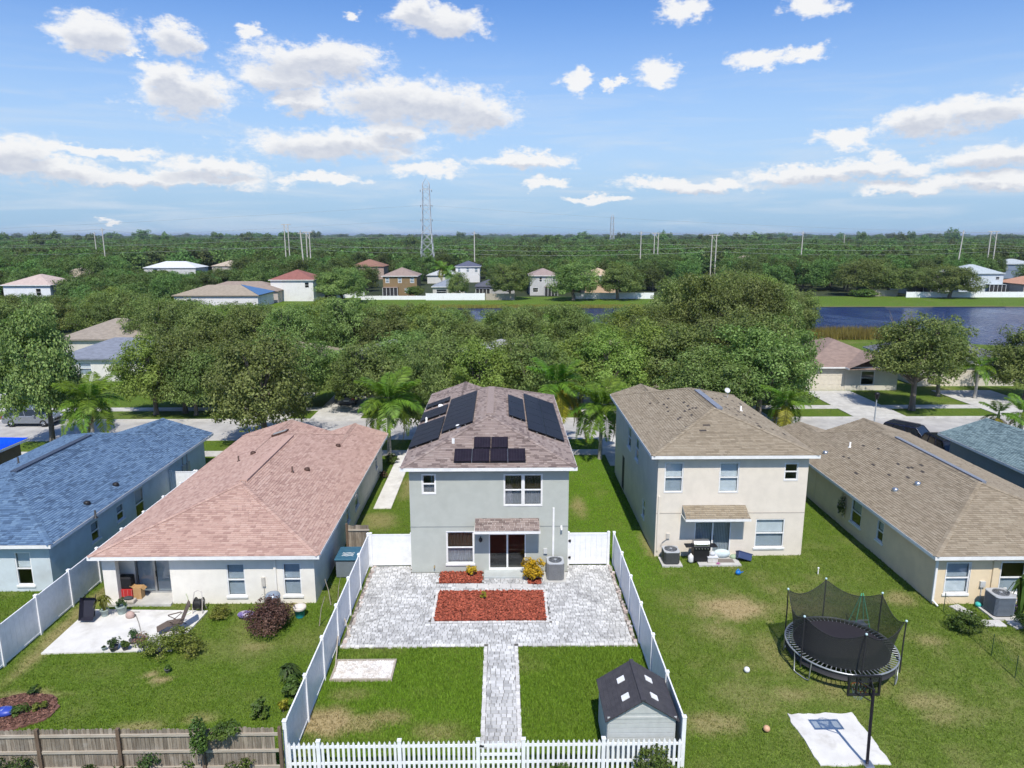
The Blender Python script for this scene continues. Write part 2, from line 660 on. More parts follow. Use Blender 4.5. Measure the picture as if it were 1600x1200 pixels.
def lawn_material():
    m = bpy.data.materials.new('lawn')
    m.use_nodes = True
    t = m.node_tree
    b = t.nodes['Principled BSDF']
    b.inputs['Roughness'].default_value = .9
    b.inputs['Specular IOR Level'].default_value = .15
    tcn = nn(t, 'ShaderNodeTexCoord')
    a = nn(t, 'ShaderNodeAttribute', attribute_name='straw')
    l = nn(t, 'ShaderNodeAttribute', attribute_name='lush')
    n1_ = noise(t, tcn.outputs['Object'], 2.5, 6, .65)
    n2_ = noise(t, tcn.outputs['Object'], 22, 3, .7)
    n3_ = noise(t, tcn.outputs['Object'], .35, 4, .6)
    g1 = mixc(t, maprange(t, n1_.outputs[0], .35, .68), (.115, .2, .018), (.2, .305, .036))
    g1 = mixc(t, maprange(t, l.outputs['Fac'], 0, 1, 0, .85), g1, (.18, .36, .02))
    g1 = mixc(t, maprange(t, n3_.outputs[0], .45, .7, 0, .45), g1, (.235, .27, .05))
    g2 = mixc(t, maprange(t, n2_.outputs[0], .4, .75), tuple(.6 * q for q in (.095, .16, .018)), g1)
    s = mixc(t, maprange(t, n2_.outputs[0], .3, .7), (.26, .2, .095), (.42, .33, .18))
    c = mixc(t, a.outputs['Fac'], g2, s)
    lk(t, c, b.inputs['Base Color'])
    bp = nn(t, 'ShaderNodeBump')
    bp.inputs['Strength'].default_value = .6
    bp.inputs['Distance'].default_value = .05
    lk(t, n2_.outputs[0], bp.inputs['Height'])
    lk(t, bp.outputs[0], b.inputs['Normal'])
    return m


LAWN = lawn_material()


def lawn_sheet(name, x0, x1, y0, y1, step, z=0.0):
    nx, ny = int((x1 - x0) / step) + 1, int((y1 - y0) / step) + 1
    X, Y = np.meshgrid(np.linspace(x0, x1, nx), np.linspace(y0, y1, ny))
    V = np.stack([X.ravel(), Y.ravel(), np.full(X.size, z) + (fbm(X.ravel(), Y.ravel(), 4, 21) - .5) * (.05 if step < 1 else 0)], 1)
    I = np.arange(nx * ny).reshape(ny, nx)
    Fq = np.stack([I[:-1, :-1].ravel(), I[:-1, 1:].ravel(), I[1:, 1:].ravel(), I[1:, :-1].ravel()], 1)
    L_ = lush(V[:, 0], V[:, 1])
    S_ = straw(V[:, 0], V[:, 1])
    if name == 'pond_bank':
        L_, S_ = .55 + .45 * L_, S_ * .4
    return struct(np_object(name, V, Fq, LAWN, attr={'straw': S_, 'lush': L_}, smooth=True))


ROAD0, ROAD1 = 59.4, 66.2
lawn_sheet('lawn', -34, 42, 14, 59.2, .3, -.03)
lawn_sheet('side_lawn', -110, -34.001, 14, 59.2, 3, -.03)
lawn_sheet('side_lawn', 42.001, 120, 14, 59.2, 3, -.03)
lawn_sheet('front_lawn', -140, 140, 66.4, 121, 1.0, -.03)
lawn_sheet('pond_bank', -70, 330, 172.5, 203, 2.5, .05)

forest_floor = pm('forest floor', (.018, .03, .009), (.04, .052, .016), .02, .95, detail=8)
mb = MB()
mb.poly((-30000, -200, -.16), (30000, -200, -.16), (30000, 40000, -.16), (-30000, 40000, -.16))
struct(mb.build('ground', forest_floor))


# road, kerbs, pavement, driveways
asphalt = pm('pale worn asphalt', (.36, .35, .34), (.44, .43, .41), .8, .9, .4, 90, dirt=(.22, .21, .2, .5), dscale=.25)
mb = MB()
mb.poly((-200, ROAD0, -.13), (200, ROAD0, -.13), (200, ROAD1, -.13), (-200, ROAD1, -.13))
struct(mb.build('road', asphalt))
for nm, a, b in (('kerb', ROAD0 - .25, ROAD0 + .12), ('kerb', ROAD1 - .12, ROAD1 + .25)):
    mb = MB()
    x = -150
    while x < 150:
        mb.box(x, a, -.15, x + 2.985, b, .012)
        x += 3
    struct(mb.build(nm, concrete, bevel=.02))
for y in (54.6, 69.7):
    mb = MB()
    x = -120
    while x < 120:
        mb.box(x, y, -.1, x + 1.49, y + 1.4, .02)
        x += 1.5
    struct(mb.build('pavement', concrete))


def driveway(name, x0, x1, y0, y1, z=.03, mat=None, nx=2, ny=4):
    mb = MB()
    for i in range(nx):
        for j in range(ny):
            a, b = x0 + (x1 - x0) * i / nx, x0 + (x1 - x0) * (i + 1) / nx
            c, d = y0 + (y1 - y0) * j / ny, y0 + (y1 - y0) * (j + 1) / ny
            mb.box(a + .006, c + .006, -.1, b - .006, d - .006, z)
    return struct(mb.build(name, mat or concrete))


DRIVES_NEAR = [(-31.5, -26.2), (-18.4, -13.2), (-5.0, .2), (8.3, 13.4), (27.2, 32.6), (34.2, 37.2)]
for a, b in DRIVES_NEAR:
    driveway('driveway', a, b, 51.8, ROAD0 - .2)
for a, b in ((-57, -52), (-24.5, -20.6), (-18.4, -13.6), (-4, 1), (8, 13), (21, 26), (34.2, 39.4), (48.8, 55.5), (62, 68)):
    driveway('driveway', a, b, ROAD1 + .2, 78.0)
# side path between the pink and the grey house
driveway('side_path', -8.3, -7.15, 43.3, 54.5, .04, bright_concrete, 1, 8)


def water_mat():
    m = bpy.data.materials.new('pond water')
    m.use_nodes = True
    t = m.node_tree
    b = t.nodes['Principled BSDF']
    b.inputs['Base Color'].default_value = (.012, .025, .1, 1)
    b.inputs['Specular IOR Level'].default_value = .22
    b.inputs['Roughness'].default_value = .12
    b.inputs['IOR'].default_value = 1.33
    tcn = nn(t, 'ShaderNodeTexCoord')
    v = vmath(t, 'MULTIPLY', tcn.outputs['Object'], (1, .6, 1))
    a = noise(t, v, 1.1, 4, .6, .4)
    c = noise(t, v, .12, 3, .5)
    bp = nn(t, 'ShaderNodeBump')
    bp.inputs['Distance'].default_value = 1.0
    lk(t, maprange(t, c.outputs[0], .38, .62, .25, .9), bp.inputs['Strength'])
    lk(t, a.outputs[0], bp.inputs['Height'])
    lk(t, bp.outputs[0], b.inputs['Normal'])
    return m


POND = [(-26, 128), (0, 121), (30, 119), (52, 122), (70, 117), (86, 107), (120, 104), (330, 104), (330, 174), (140, 174.5), (112, 175.5), (88, 173), (40, 174), (5, 175), (-22, 171), (-30, 150)]
mb = MB()
mb.poly(*[(x, y, -.02) for x, y in POND])
struct(mb.build('pond', water_mat()))
# sandy rim of the far bank
mb = MB()
for i in range(60):
    x = -24 + i * 5.9
    mb.box(x, 172.2 + random.random() * .8, -.1, x + 5.9, 174 + random.random(), .06)
struct(mb.build('bank_edge', pm('bank soil', (.16, .12, .05), (.12, .15, .03), .4, .95)))


# ================================================================== HOUSES
def clip_poly(sub, clip):
    """convex clip in 2-d (clip counter-clockwise)"""
    out = sub
    for i in range(len(clip)):
        ax, ay = clip[i]
        bx, by = clip[(i + 1) % len(clip)]
        inp, out = out, []
        if not inp:
            return out
        for j in range(len(inp)):
            p, q = inp[j], inp[(j + 1) % len(inp)]
            sp = (bx - ax) * (p[1] - ay) - (by - ay) * (p[0] - ax)
            sq = (bx - ax) * (q[1] - ay) - (by - ay) * (q[0] - ax)
            if sp >= 0:
                out.append(p)
            if (sp >= 0) != (sq >= 0):
                k = sp / (sp - sq)
                out.append((p[0] + (q[0] - p[0]) * k, p[1] + (q[1] - p[1]) * k))
    return out


def shingle(mb, plane, rnd, course=.145, over=.03):
    P = [Vector(p) for p in plane]
    n = Vector((0, 0, 0))
    for i in range(1, len(P) - 1):
        n += (P[i] - P[0]).cross(P[i + 1] - P[0])
    n.normalize()
    if n.z < 0:
        n = -n
        P = P[::-1]
    up = (Vector((0, 0, 1)) - n * n.z).normalized()
    rt = up.cross(n)
    o = P[0]
    q = [((p - o).dot(rt), (p - o).dot(up)) for p in P]
    v0, v1 = min(a[1] for a in q), max(a[1] for a in q)
    u0, u1 = min(a[0] for a in q), max(a[0] for a in q)
    v = v0 - over
    row = 0
    ctr = ((u0 + u1) / 2, (v0 + v1) / 2)
    while v < v1:
        u = u0 - rnd.random() * .4
        while u < u1:
            w = rnd.choice((.17, .24, .3, .36, .42))
            vb = v - (.012 if rnd.random() < .4 else 0)
            r = [(u + .004, vb), (u + w - .004, vb), (u + w - .004, v + course), (u + .004, v + course)]
            c = clip_poly(r, q) if row or True else r
            u += w
            if len(c) < 3:
                continue
            th = .016 + rnd.random() * .008
            pts = []
            for (a, b) in c:
                k = (b - v) / course
                pts.append(tuple(o + rt * a + up * b + n * (th * (1 - k) + .003)))
            m = len(pts)
            low = [i for i in range(m) if abs(c[i][1] - vb) < 1e-6]
            mb._add(pts, [tuple(range(m))])
            if len(low) == 2:
                i, j = low if (low[1] - low[0]) == 1 else (low[1], low[0])
                A, B = Vector(pts[i]), Vector(pts[j])
                dn = n * (th)
                k0 = len(mb.v)
                mb.v.extend([tuple(A - dn), tuple(B - dn)])
                mb.f.append((k0, k0 + 1, k0 - m + j, k0 - m + i))
                mb.smooth.append(False)
        v += course
        row += 1


def caps(mb, a, b, pitch, hip=False):
    a, b = Vector(a), Vector(b)
    d = b - a
    L = d.length
    d.normalize()
    h = Vector((d.y, -d.x, 0)).normalized()
    drop = Vector((0, 0, -.15 * pitch * (.7 if hip else 1)))
    n = max(1, int(L / .2))
    for i in range(n):
        s, e = a + d * (L * i / n), a + d * (L * (i + 1.15) / n)
        zt, zb = Vector((0, 0, .045)), Vector((0, 0, .03))
        pts = [s + h * .15 + drop + zt, s + zt * 1.1, s - h * .15 + drop + zt, e - h * .15 + drop + zb, e + zb, e + h * .15 + drop + zb]
        mb._add([tuple(p) for p in pts], [(0, 1, 4, 5), (1, 2, 3, 4)])


def hip_planes(x0, x1, y0, y1, z, pitch, near='hip', far='hip'):
    hw, xm = (x1 - x0) / 2, (x0 + x1) / 2
    zr = z + hw * pitch
    ya, yb = (y0 + hw if near == 'hip' else y0), (y1 - hw if far == 'hip' else y1)
    P = [[(x0, y1, z), (x0, y0, z), (xm, ya, zr), (xm, yb, zr)], [(x1, y0, z), (x1, y1, z), (xm, yb, zr), (xm, ya, zr)]]
    H = []
    if near == 'hip':
        P.append([(x0, y0, z), (x1, y0, z), (xm, ya, zr)])
        H += [((x0, y0, z), (xm, ya, zr)), ((x1, y0, z), (xm, ya, zr))]
    if far == 'hip':
        P.append([(x1, y1, z), (x0, y1, z), (xm, yb, zr)])
        H += [((x0, y1, z), (xm, yb, zr)), ((x1, y1, z), (xm, yb, zr))]
    return P, H, ((xm, ya, zr), (xm, yb, zr))


def add_roof(root, blocks, z, pitch, mat, fascia_mat, detail=True, seed=1):
    """roof part with deck, tabs of shingle, ridge caps, fascia and soffit"""
    rnd = random.Random(seed)
    deck, sh, cp, fa = MB(), MB(), MB(), MB()
    for (x0, x1, y0, y1, near, far) in blocks:
        P, H, R = hip_planes(x0, x1, y0, y1, z, pitch, near, far)
        for p in P:
            deck.poly(*[(a, b, c - .01) for a, b, c in p])
            if detail:
                shingle(sh, p, rnd)
        if detail:
            for a, b in H:
                caps(cp, a, b, pitch, True)
            caps(cp, R[0], R[1], pitch)
        xm, zr = (x0 + x1) / 2, z + (x1 - x0) / 2 * pitch
        for yy, kind in ((y0, near), (y1, far)):
            if kind == 'gable':
                s = 1 if yy == y1 else -1
                fa.prism([(x0, yy, z - .17), (x0, yy, z), (xm, yy, zr), (x1, yy, z), (x1, yy, z - .17), (xm, yy, zr - .17)], (0, s * .03, 0))
        t = .028
        if near == 'hip':
            fa.box(x0 - t, y0 - t, z - .17, x1 + t, y0, z - .004)
        if far == 'hip':
            fa.box(x0 - t, y1, z - .17, x1 + t, y1 + t, z - .004)
        fa.box(x0 - t, y0 + .001, z - .17, x0, y1 - .001, z - .004)
        fa.box(x1, y0 + .001, z - .17, x1 + t, y1 - .001, z - .004)
        k = .002 * blocks.index((x0, x1, y0, y1, near, far))
        deck.box(x0 + .004, y0 + .004, z - .16 + k, x1 - .004, y1 - .004, z - .13 + k)
    roof = deck.build('roof', mat, root)
    fa.build('fascia', fascia_mat, roof)
    if detail:
        sh.build('shingles', mat, roof, kind='stuff')
        cp.build('ridge_caps', mat, roof, kind='stuff')
    return roof


def wall_mesh(mb, O, U, width, height, holes, depth=.11):
    """one wall with its openings cut out and their reveals"""
    O, U = Vector(O), Vector(U)
    Zv = Vector((0, 0, 1))
    N = U.cross(Zv)
    xs = sorted({0, width, *[h[0] for h in holes], *[h[1] for h in holes]})
    zs = sorted({0, height, *[h[2] for h in holes], *[h[3] for h in holes]})
    pt = lambda a, b, d=0: tuple(O + U * a + Zv * b - N * d)
    for i in range(len(xs) - 1):
        for j in range(len(zs) - 1):
            a, b, c, d = xs[i], xs[i + 1], zs[j], zs[j + 1]
            if any(h[0] - 1e-6 <= a and b <= h[1] + 1e-6 and h[2] - 1e-6 <= c and d <= h[3] + 1e-6 for h in holes):
                continue
            mb.poly(pt(a, c), pt(b, c), pt(b, d), pt(a, d))
    for (a, b, c, d) in holes:
        mb.poly(pt(a, c), pt(a, d), pt(a, d, depth), pt(a, c, depth))
        mb.poly(pt(b, d), pt(b, c), pt(b, c, depth), pt(b, d, depth))
        mb.poly(pt(a, d), pt(b, d), pt(b, d, depth), pt(a, d, depth))
        mb.poly(pt(b, c), pt(a, c), pt(a, c, depth), pt(b, c, depth))


def wframe(O, U):
    """matrix: local x along the wall, y into the wall, z up"""
    U = Vector(U)
    N = U.cross(Vector((0, 0, 1)))
    M = Matrix.Identity(4)
    M.col[0][:3] = U
    M.col[1][:3] = -N
    M.col[2][:3] = (0, 0, 1)
    M.col[3][:3] = O
    return M


def window(root, O, U, a0, a1, b0, b1, upper=blind_white, lower=blind_grey, sill=True, frame=white_paint, trim=.0, name='window'):
    M = wframe(O, U)
    f = .055
    mb = MB(); mb.M = M
    e = .002
    mb.box(a0 + e, .015, b0 + e, a0 + f, .09, b1 - e)
    mb.box(a1 - f, .015, b0 + e, a1 - e, .09, b1 - e)
    mb.box(a0 + f, .015, b0 + e, a1 - f, .09, b0 + f)
    mb.box(a0 + f, .015, b1 - f, a1 - f, .09, b1 - e)
    zm = (b0 + b1) / 2
    mb.box(a0 + f, .02, zm - .03, a1 - f, .085, zm + .03)
    if trim:
        for q in ((a0 - trim, a0, b0 - trim, b1 + trim), (a1, a1 + trim, b0 - trim, b1 + trim), (a0, a1, b0 - trim, b0), (a0, a1, b1, b1 + trim)):
            mb.box(q[0], -.025, q[2], q[1], .012, q[3])
    w = mb.build(name, frame, root)
    for (c, d, back, dy) in ((b0 + f, zm - .03, lower, .06), (zm + .03, b1 - f, upper, .045)):
        g_ = MB(); g_.M = M
        g_.box(a0 + f, dy, c, a1 - f, dy + .006, d)
        g_.build('pane', glass, w)
        if back:
            k = MB(); k.M = M
            if back in (blind_white, blind_grey):
                n = max(4, int((d - c) / .05))
                for i in range(n):
                    zz = c + (d - c) * i / n
                    k.poly((a0 + f, .135, zz), (a1 - f, .135, zz), (a1 - f, .15, zz + (d - c) / n * 1.02), (a0 + f, .15, zz + (d - c) / n * 1.02))
            else:
                n = 14
                for i in range(n):
                    xa, xb = a0 + f + (a1 - a0 - 2 * f) * i / n, a0 + f + (a1 - a0 - 2 * f) * (i + 1) / n
                    k.poly((xa, .14 + .03 * (i % 2), c), (xb, .14 + .03 * ((i + 1) % 2), c), (xb, .14 + .03 * ((i + 1) % 2), d), (xa, .14 + .03 * (i % 2), d))
            k.build('blind' if back in (blind_white, blind_grey) else 'curtain', back, w)
    if sill:
        s = MB(); s.M = M
        s.box(a0 - .07, -.06, b0 - .11, a1 + .07, .012, b0 - .002)
        s.build('sill', frame if sill is True else sill, w, bevel=.01)
    return w


def sliding_door(root, O, U, a0, a1, b0, b1, back=None, frame=white_paint):
    M = wframe(O, U)
    f = .06
    mb = MB(); mb.M = M
    e = .002
    xm = (a0 + a1) / 2
    mb.box(a0 + e, .0, b0 + e, a0 + f, .1, b1 - e)
    mb.box(a1 - f, .0, b0 + e, a1 - e, .1, b1 - e)
    mb.box(a0 + f, .0, b0 + e, a1 - f, .1, b0 + .1)
    mb.box(a0 + f, .0, b1 - f, a1 - f, .1, b1 - e)
    mb.box(xm - .045, .02, b0 + .1, xm + .045, .09, b1 - f)
    w = mb.build('sliding_door', frame, root)
    for i, (c, d) in enumerate(((a0 + f, xm - .045), (xm + .045, a1 - f))):
        g_ = MB(); g_.M = M
        g_.box(c, .045 + .02 * i, b0 + .1, d, .052 + .02 * i, b1 - f)
        g_.build('pane', glass, w)
        if back:
            k = MB(); k.M = M
            n = 10
            for j in range(n):
                xa, xb = c + (d - c) * j / n, c + (d - c) * (j + 1) / n
                k.poly((xa, .15, b0 + .02), (xb, .19, b0 + .02), (xb, .19, b1 - .01), (xa, .15, b1 - .01))
            k.build('blind', back, w)
    h = MB(); h.M = M
    h.box(xm + .06, -.03, (b0 + b1) / 2 - .15, xm + .085, .02, (b0 + b1) / 2 + .15)
    h.build('handle', dark_metal, w)
    return w


def house_body(root, x0, x1, y0, y1, h, mat, wins=None, belt=None, depth=.11):
    """four walls; wins = {'back'|'right'|'left'|'front': [(kind, a0, a1, b0, b1, opts)]} with a = world x or y"""
    wins = wins or {}
    sides = {'back': ((x0, y0, -.1), (1, 0, 0), x1 - x0, lambda a, b: (a - x0, b - x0)),
             'right': ((x1, y0, -.1), (0, 1, 0), y1 - y0, lambda a, b: (a - y0, b - y0)),
             'front': ((x1, y1, -.1), (-1, 0, 0), x1 - x0, lambda a, b: (x1 - b, x1 - a)),
             'left': ((x0, y1, -.1), (0, -1, 0), y1 - y0, lambda a, b: (y1 - b, y1 - a))}
    for s, (O, U, wd, cv) in sides.items():
        holes, todo = [], []
        for (kind, a, b, c, d, opt) in wins.get(s, []):
            p, q = cv(a, b)
            holes.append((p, q, c + .1, d + .1))
            todo.append((kind, p, q, c + .1, d + .1, opt))
        mb = MB()
        wall_mesh(mb, O, U, wd, h + .1, holes, depth)
        wl = mb.build('wall', mat, root)
        for (kind, p, q, c, d, opt) in todo:
            if kind == 'win':
                window(root, O, U, p, q, c, d, **opt)
            elif kind == 'slide':
                sliding_door(root, O, U, p, q, c, d, **opt)
            elif kind == 'door':
                m2 = MB(); m2.M = wframe(O, U)
                m2.box(p + .002, .03, c + .002, q - .002, .08, d - .002)
                m2.build('door', opt.get('mat', white_paint), root)
            elif kind == 'garage':
                m2 = MB(); m2.M = wframe(O, U)
                m2.box(p + .002, .06, c + .002, q - .002, .09, d - .002)
                gd = m2.build('garage_door', opt.get('mat', white_paint), root)
                for r in range(4):
                    for k in range(4):
                        m3 = MB(); m3.M = wframe(O, U)
                        xa, xb = p + (q - p) * k / 4 + .08, p + (q - p) * (k + 1) / 4 - .08
                        za, zb = c + (d - c) * r / 4 + .07, c + (d - c) * (r + 1) / 4 - .07
                        m3.box(xa, .045, za, xb, .06, zb)
                        m3.build('panel', opt.get('mat', white_paint), gd)
    f = MB()
    f.box(x0 + .3, y0 + .3, -.05, x1 - .3, y1 - .3, .05)
    f.build('floor_slab', dim_inside, root)


def stucco(name, c, d=(.3, .29, .26, .35)):
    return pm(name, c, tuple(q * .93 for q in c), 1.6, .9, .35, 70, spec=.2, dirt=d, dscale=.35)


def win_px(u0, u1, v0, v1, Y):
    x0, z1 = W(u0, v0, Y)
    x1, z0 = W(u1, v1, Y)
    return x0, x1, z0, z1


def side_px(u, v, X):
    d = ray(u, v)
    t = X / d[0]
    return d[1] * t, CAM_H + d[2] * t


def pipe_vent(root, x, y, z, h=.4, r=.05, mat=None):
    mb = MB()
    mb.lathe([(.12, -.02), (.07, .05), (r, .06), (r, h), (r * .7, h), (r * .7, h - .04)], (x, y, z), 10)
    mb.build('vent_pipe', mat or black_plastic, root)


def box_vent(root, x, y, z, mat=None):
    mb = MB()
    mb.lathe([(.17, -.06), (.17, .07), (.14, .13), (.04, .16), (0, .16)], (x, y, z), 12)
    mb.build('roof_vent', mat or black_plastic, root)


# ---- grey two-storey house with the solar panels
GX0, GX1, GY0, GY1 = -4.72, 3.42, 34.4, 50.0
EZ2, EZ1, P2, P1 = 5.86, 2.62, .36, .315
grey_st = stucco('grey green stucco', (.435, .455, .415))
mauve_sh = shingle_mat('mauve brown shingles', [lin(92, 78, 75), lin(126, 111, 105), lin(148, 133, 126), lin(146, 130, 123), lin(160, 147, 140)])
H_GREY = thing('two_storey_house', 'grey two-storey stucco house with mauve shingle roof and solar panels', 'house', ((GX0 + GX1) / 2, GY0, 0))
wA = win_px(659.5, 680.5, 741.5, 771, GY0)
wB = win_px(787.6, 846.6, 741.5, 789.6, GY0)
wC = win_px(697.7, 740.5, 831, 880, GY0)
dA = win_px(763.6, 821.5, 834, 893, GY0)
xm = (wB[0] + wB[1]) / 2
cur = dict(upper=bronze_glass, lower=curtain_grey)
house_body(H_GREY, GX0, GX1, GY0, GY1, EZ2 - .15, grey_st, {
    'back': [('win', *wA, dict(upper=None, lower=curtain_grey, sill=False, trim=.04)),
             ('win', wB[0], xm - .03, wB[2], wB[3], dict(sill=False, trim=.03, **cur)), ('win', xm + .03, wB[1], wB[2], wB[3], dict(sill=False, trim=.03, **cur)),
             ('win', *wC, dict(sill=True, trim=.03, **cur)), ('slide', dA[0], dA[1], .12, dA[3], dict(back=None))],
    'right': [('win', 40, 41, .9, 2.1, {}), ('win', 40, 41, 3.8, 5.0, {})], 'left': [('win', 38, 39, 3.9, 5.0, {}), ('win', 44, 45, .9, 2.1, {})],
    'front': [('win', -3.6, -2.2, 3.8, 5.1, {}), ('win', .6, 2.2, 3.8, 5.1, {}), ('garage', -4.0, .4, 0, 2.2, {}), ('door', 1.4, 2.4, 0, 2.2, {})]})
zb = W(760, 822.5, GY0)[1]
mb = MB(); mb.box(GX0 - .012, GY0 - .014, zb - .02, dA[0] - .63, GY0 - .002, zb + .02)
mb.build('belt_course', pm('grey stucco groove', (.27, .29, .28), rough=.9), H_GREY)
mb = MB(); mb.box(dA[1] + .6, GY0 - .014, zb - .02, GX1 + .012, GY0 - .002, zb + .02)
mb.build('belt_course', pm('grey stucco groove', (.27, .29, .28), rough=.9), H_GREY)
R_GREY = add_roof(H_GREY, [(-5.1, 3.78, 34.0, 50.4, 'hip', 'hip'), (-5.09, -.1, 45.2, 51.0, 'open', 'gable')], EZ2, P2, mauve_sh, white_paint, True, 1)
mb = MB()
mb.box(-4.7, 49.98, 0, -.5, 50.6, EZ2 - .2)
mb.build('front_bay', grey_st, H_GREY)
# ridge vent, plumbing vents
mb = MB()
mb.box(-.86, 38.6, EZ2 + 4.44 * P2 - .03, -.46, 45.8, EZ2 + 4.44 * P2 + .06)
mb.build('ridge_vent', mauve_sh, R_GREY)
zl = lambda x: EZ2 + (x + 5.1) * P2
for (x, y) in ((-4.0, 45.35), (-2.4, 38.1)):
    box_vent(R_GREY, x, y, zl(x) + .02, white_paint)
pipe_vent(R_GREY, -4.62, 42.3, zl(-4.62), .3, .06, white_paint)
mb = MB()
mb.box(-2.62, 35.9, EZ2 + 1.85 * P2, -2.48, 36.02, EZ2 + 1.95 * P2 + .25)
mb.build('junction_box', white_paint, R_GREY)


def awning(root, x0, x1, Y, ztop, zbot, out, mat, wallmat, seed):
    """little shed roof over the patio door, with fascia and side cheeks"""
    a = MB()
    pl_ = [(x0, Y - out, zbot), (x1, Y - out, zbot), (x1, Y - .01, ztop), (x0, Y - .01, ztop)]
    a.prism([(p[0], p[1], p[2] - .02) for p in pl_], (0, 0, -.06))
    aw = a.build('awning', white_paint, root)
    s = MB()
    shingle(s, pl_, random.Random(seed))
    s.build('shingles', mat, aw, kind='stuff')
    f = MB()
    f.box(x0 - .03, Y - out - .035, zbot - .13, x1 + .03, Y - out, zbot - .01)
    f.box(x0 - .03, Y - out + .002, zbot - .13, x0 - .004, Y - .012, zbot - .085)
    f.box(x1 + .004, Y - out + .002, zbot - .13, x1 + .03, Y - .012, zbot - .085)
    f.build('fascia', white_paint, aw)
    return aw


ax0 = W(742.7, 812, GY0)[0]
ax1 = W(842, 812, GY0)[0]
awning(H_GREY, ax0, ax1, GY0, W(790, 810, GY0)[1], W(790, 832, GY0 - 1.0)[1] + .06, 1.0, mauve_sh, grey_st, 4)
# conduit, meter, lamp, camera, hose bib on the back wall
x, z1 = W(865, 793, GY0); z0 = W(865, 872, GY0)[1]
mb = MB(); mb.box(x - .05, GY0 - .07, z0, x + .05, GY0 - .002, z1)
mb.build('downpipe', white_paint, H_GREY, bevel=.01)
x, z = W(852, 860, GY0)
mb = MB(); mb.box(x - .1, GY0 - .1, z - .15, x + .1, GY0 - .002, z + .13)
mb.build('disconnect_box', pm('light grey box', (.5, .51, .5), rough=.5), H_GREY, bevel=.01)
x, z = W(751, 841, GY0)
mb = MB(); mb.lathe([(.02, .1), (.1, .02), (.09, -.1), (.03, -.16)], (x, GY0 - .14, z), 10); mb.box(x - .03, GY0 - .14, z + .06, x + .03, GY0 - .002, z + .1)
mb.build('wall_lamp', dark_metal, H_GREY)
x, z = W(877, 824, GY0)
mb = MB(); mb.box(x - .05, GY0 - .05, z, x + .05, GY0 - .002, z + .1); mb.tube([(x, GY0 - .05, z + .03), (x, GY0 - .22, z - .06)], .05, 8)
mb.build('security_camera', white_paint, H_GREY)
x, z = W(679, 884, GY0)
mb = MB(); mb.tube([(x, GY0 - .002, z), (x, GY0 - .1, z), (x, GY0 - .12, z - .1)], .03, 6)
mb.build('hose_bib', pm('brass', (.3, .22, .1), rough=.4, metal=.7), H_GREY)
mb = MB(); mb.box(dA[0] - .25, GY0 - .75, 0, dA[1] + .35, GY0 - .003, .11)
mb.build('door_step', pm('grey painted concrete', (.42, .45, .44), rough=.8, dirt=(.3, .3, .28, .4)), H_GREY, bevel=.01)

# solar arrays: flat panels in frames, standing off the roof plane
cell_mat = pm('solar cells', (.006, .006, .012), (.009, .008, .017), 3, .35, spec=.06)
cell_plum = pm('solar cells seen square on', (.014, .01, .016), (.02, .014, .022), 3, .35, spec=.15)
pframe = pm('black panel frame', (.02, .02, .022), rough=.4, metal=.5)
grid_mat = pm('panel grid lines', (.035, .035, .045), rough=.6)


def solar(label, o, a, b, na, nb, cell=cell_mat, lift=.11):
    """o corner, a and b edge vectors on the roof plane, na x nb panels"""
    o, a, b = Vector(o), Vector(a), Vector(b)
    n = a.cross(b).normalized()
    if n.z < 0:
        n = -n
    root = thing('solar_array', label, 'solar panels', tuple(o), 'solar arrays on the grey house')
    for i in range(na):
        for j in range(nb):
            p = o + a * (i / na) + b * (j / nb) + n * lift
            da, db = a / na, b / nb
            ga, gb = da.normalized() * .012, db.normalized() * .012
            q = [p + ga + gb, p + da - ga + gb, p + da + db - ga - gb, p + db + ga - gb]
            m = MB()
            m.prism([tuple(x) for x in q], tuple(n * .035))
            pan = m.build('panel', pframe, root)
            m = MB()
            k = .022
            ca, cb = da.normalized() * k, db.normalized() * k
            q2 = [q[0] + ca + cb, q[1] - ca + cb, q[2] - ca - cb, q[3] + ca - cb]
            m.prism([tuple(x + n * .034) for x in q2], tuple(n * .004))
            m.build('cell_sheet', cell, pan)
            m = MB()
            la, lb = (q2[1] - q2[0]), (q2[3] - q2[0])
            for s in range(1, 6 if la.length < lb.length else 10):
                c0 = q2[0] + la * (s / (6 if la.length < lb.length else 10)) + n * .0385
                w = la.normalized() * .004
                m.prism([tuple(c0 - w), tuple(c0 + w), tuple(c0 + w + lb), tuple(c0 - w + lb)], tuple(n * .001))
            for s in range(1, 10 if la.length < lb.length else 6):
                c0 = q2[0] + lb * (s / (10 if la.length < lb.length else 6)) + n * .0385
                w = lb.normalized() * .004
                m.prism([tuple(c0 - w), tuple(c0 + w), tuple(c0 + w + la), tuple(c0 - w + la)], tuple(n * .0012))
            m.build('grid_lines', grid_mat, pan)
    m = MB()
    for s in (.25, .75):
        c0 = o + a * s + n * .02
        w = a.normalized() * .02
        m.prism([tuple(c0 - w), tuple(c0 + w), tuple(c0 + w + b), tuple(c0 - w + b)], tuple(n * (lift - .025)))
    m.build('rail', galv, root)
    return root


def zrr(x): return EZ2 + (3.78 - x) * P2
def zbk(y): return EZ2 + (y - 34.0) * P2
def lslope(x0, x1, y0, y1): return (x0, y0, zl(x0)), (x1 - x0, 0, (x1 - x0) * P2), (0, y1 - y0, 0)
def rslope(x0, x1, y0, y1): return (x0, y0, zrr(x0)), (x1 - x0, 0, -(x1 - x0) * P2), (0, y1 - y0, 0)
def bslope(x0, x1, y0, y1): return (x0, y0, zbk(y0)), (x1 - x0, 0, 0), (0, y1 - y0, (y1 - y0) * P2)


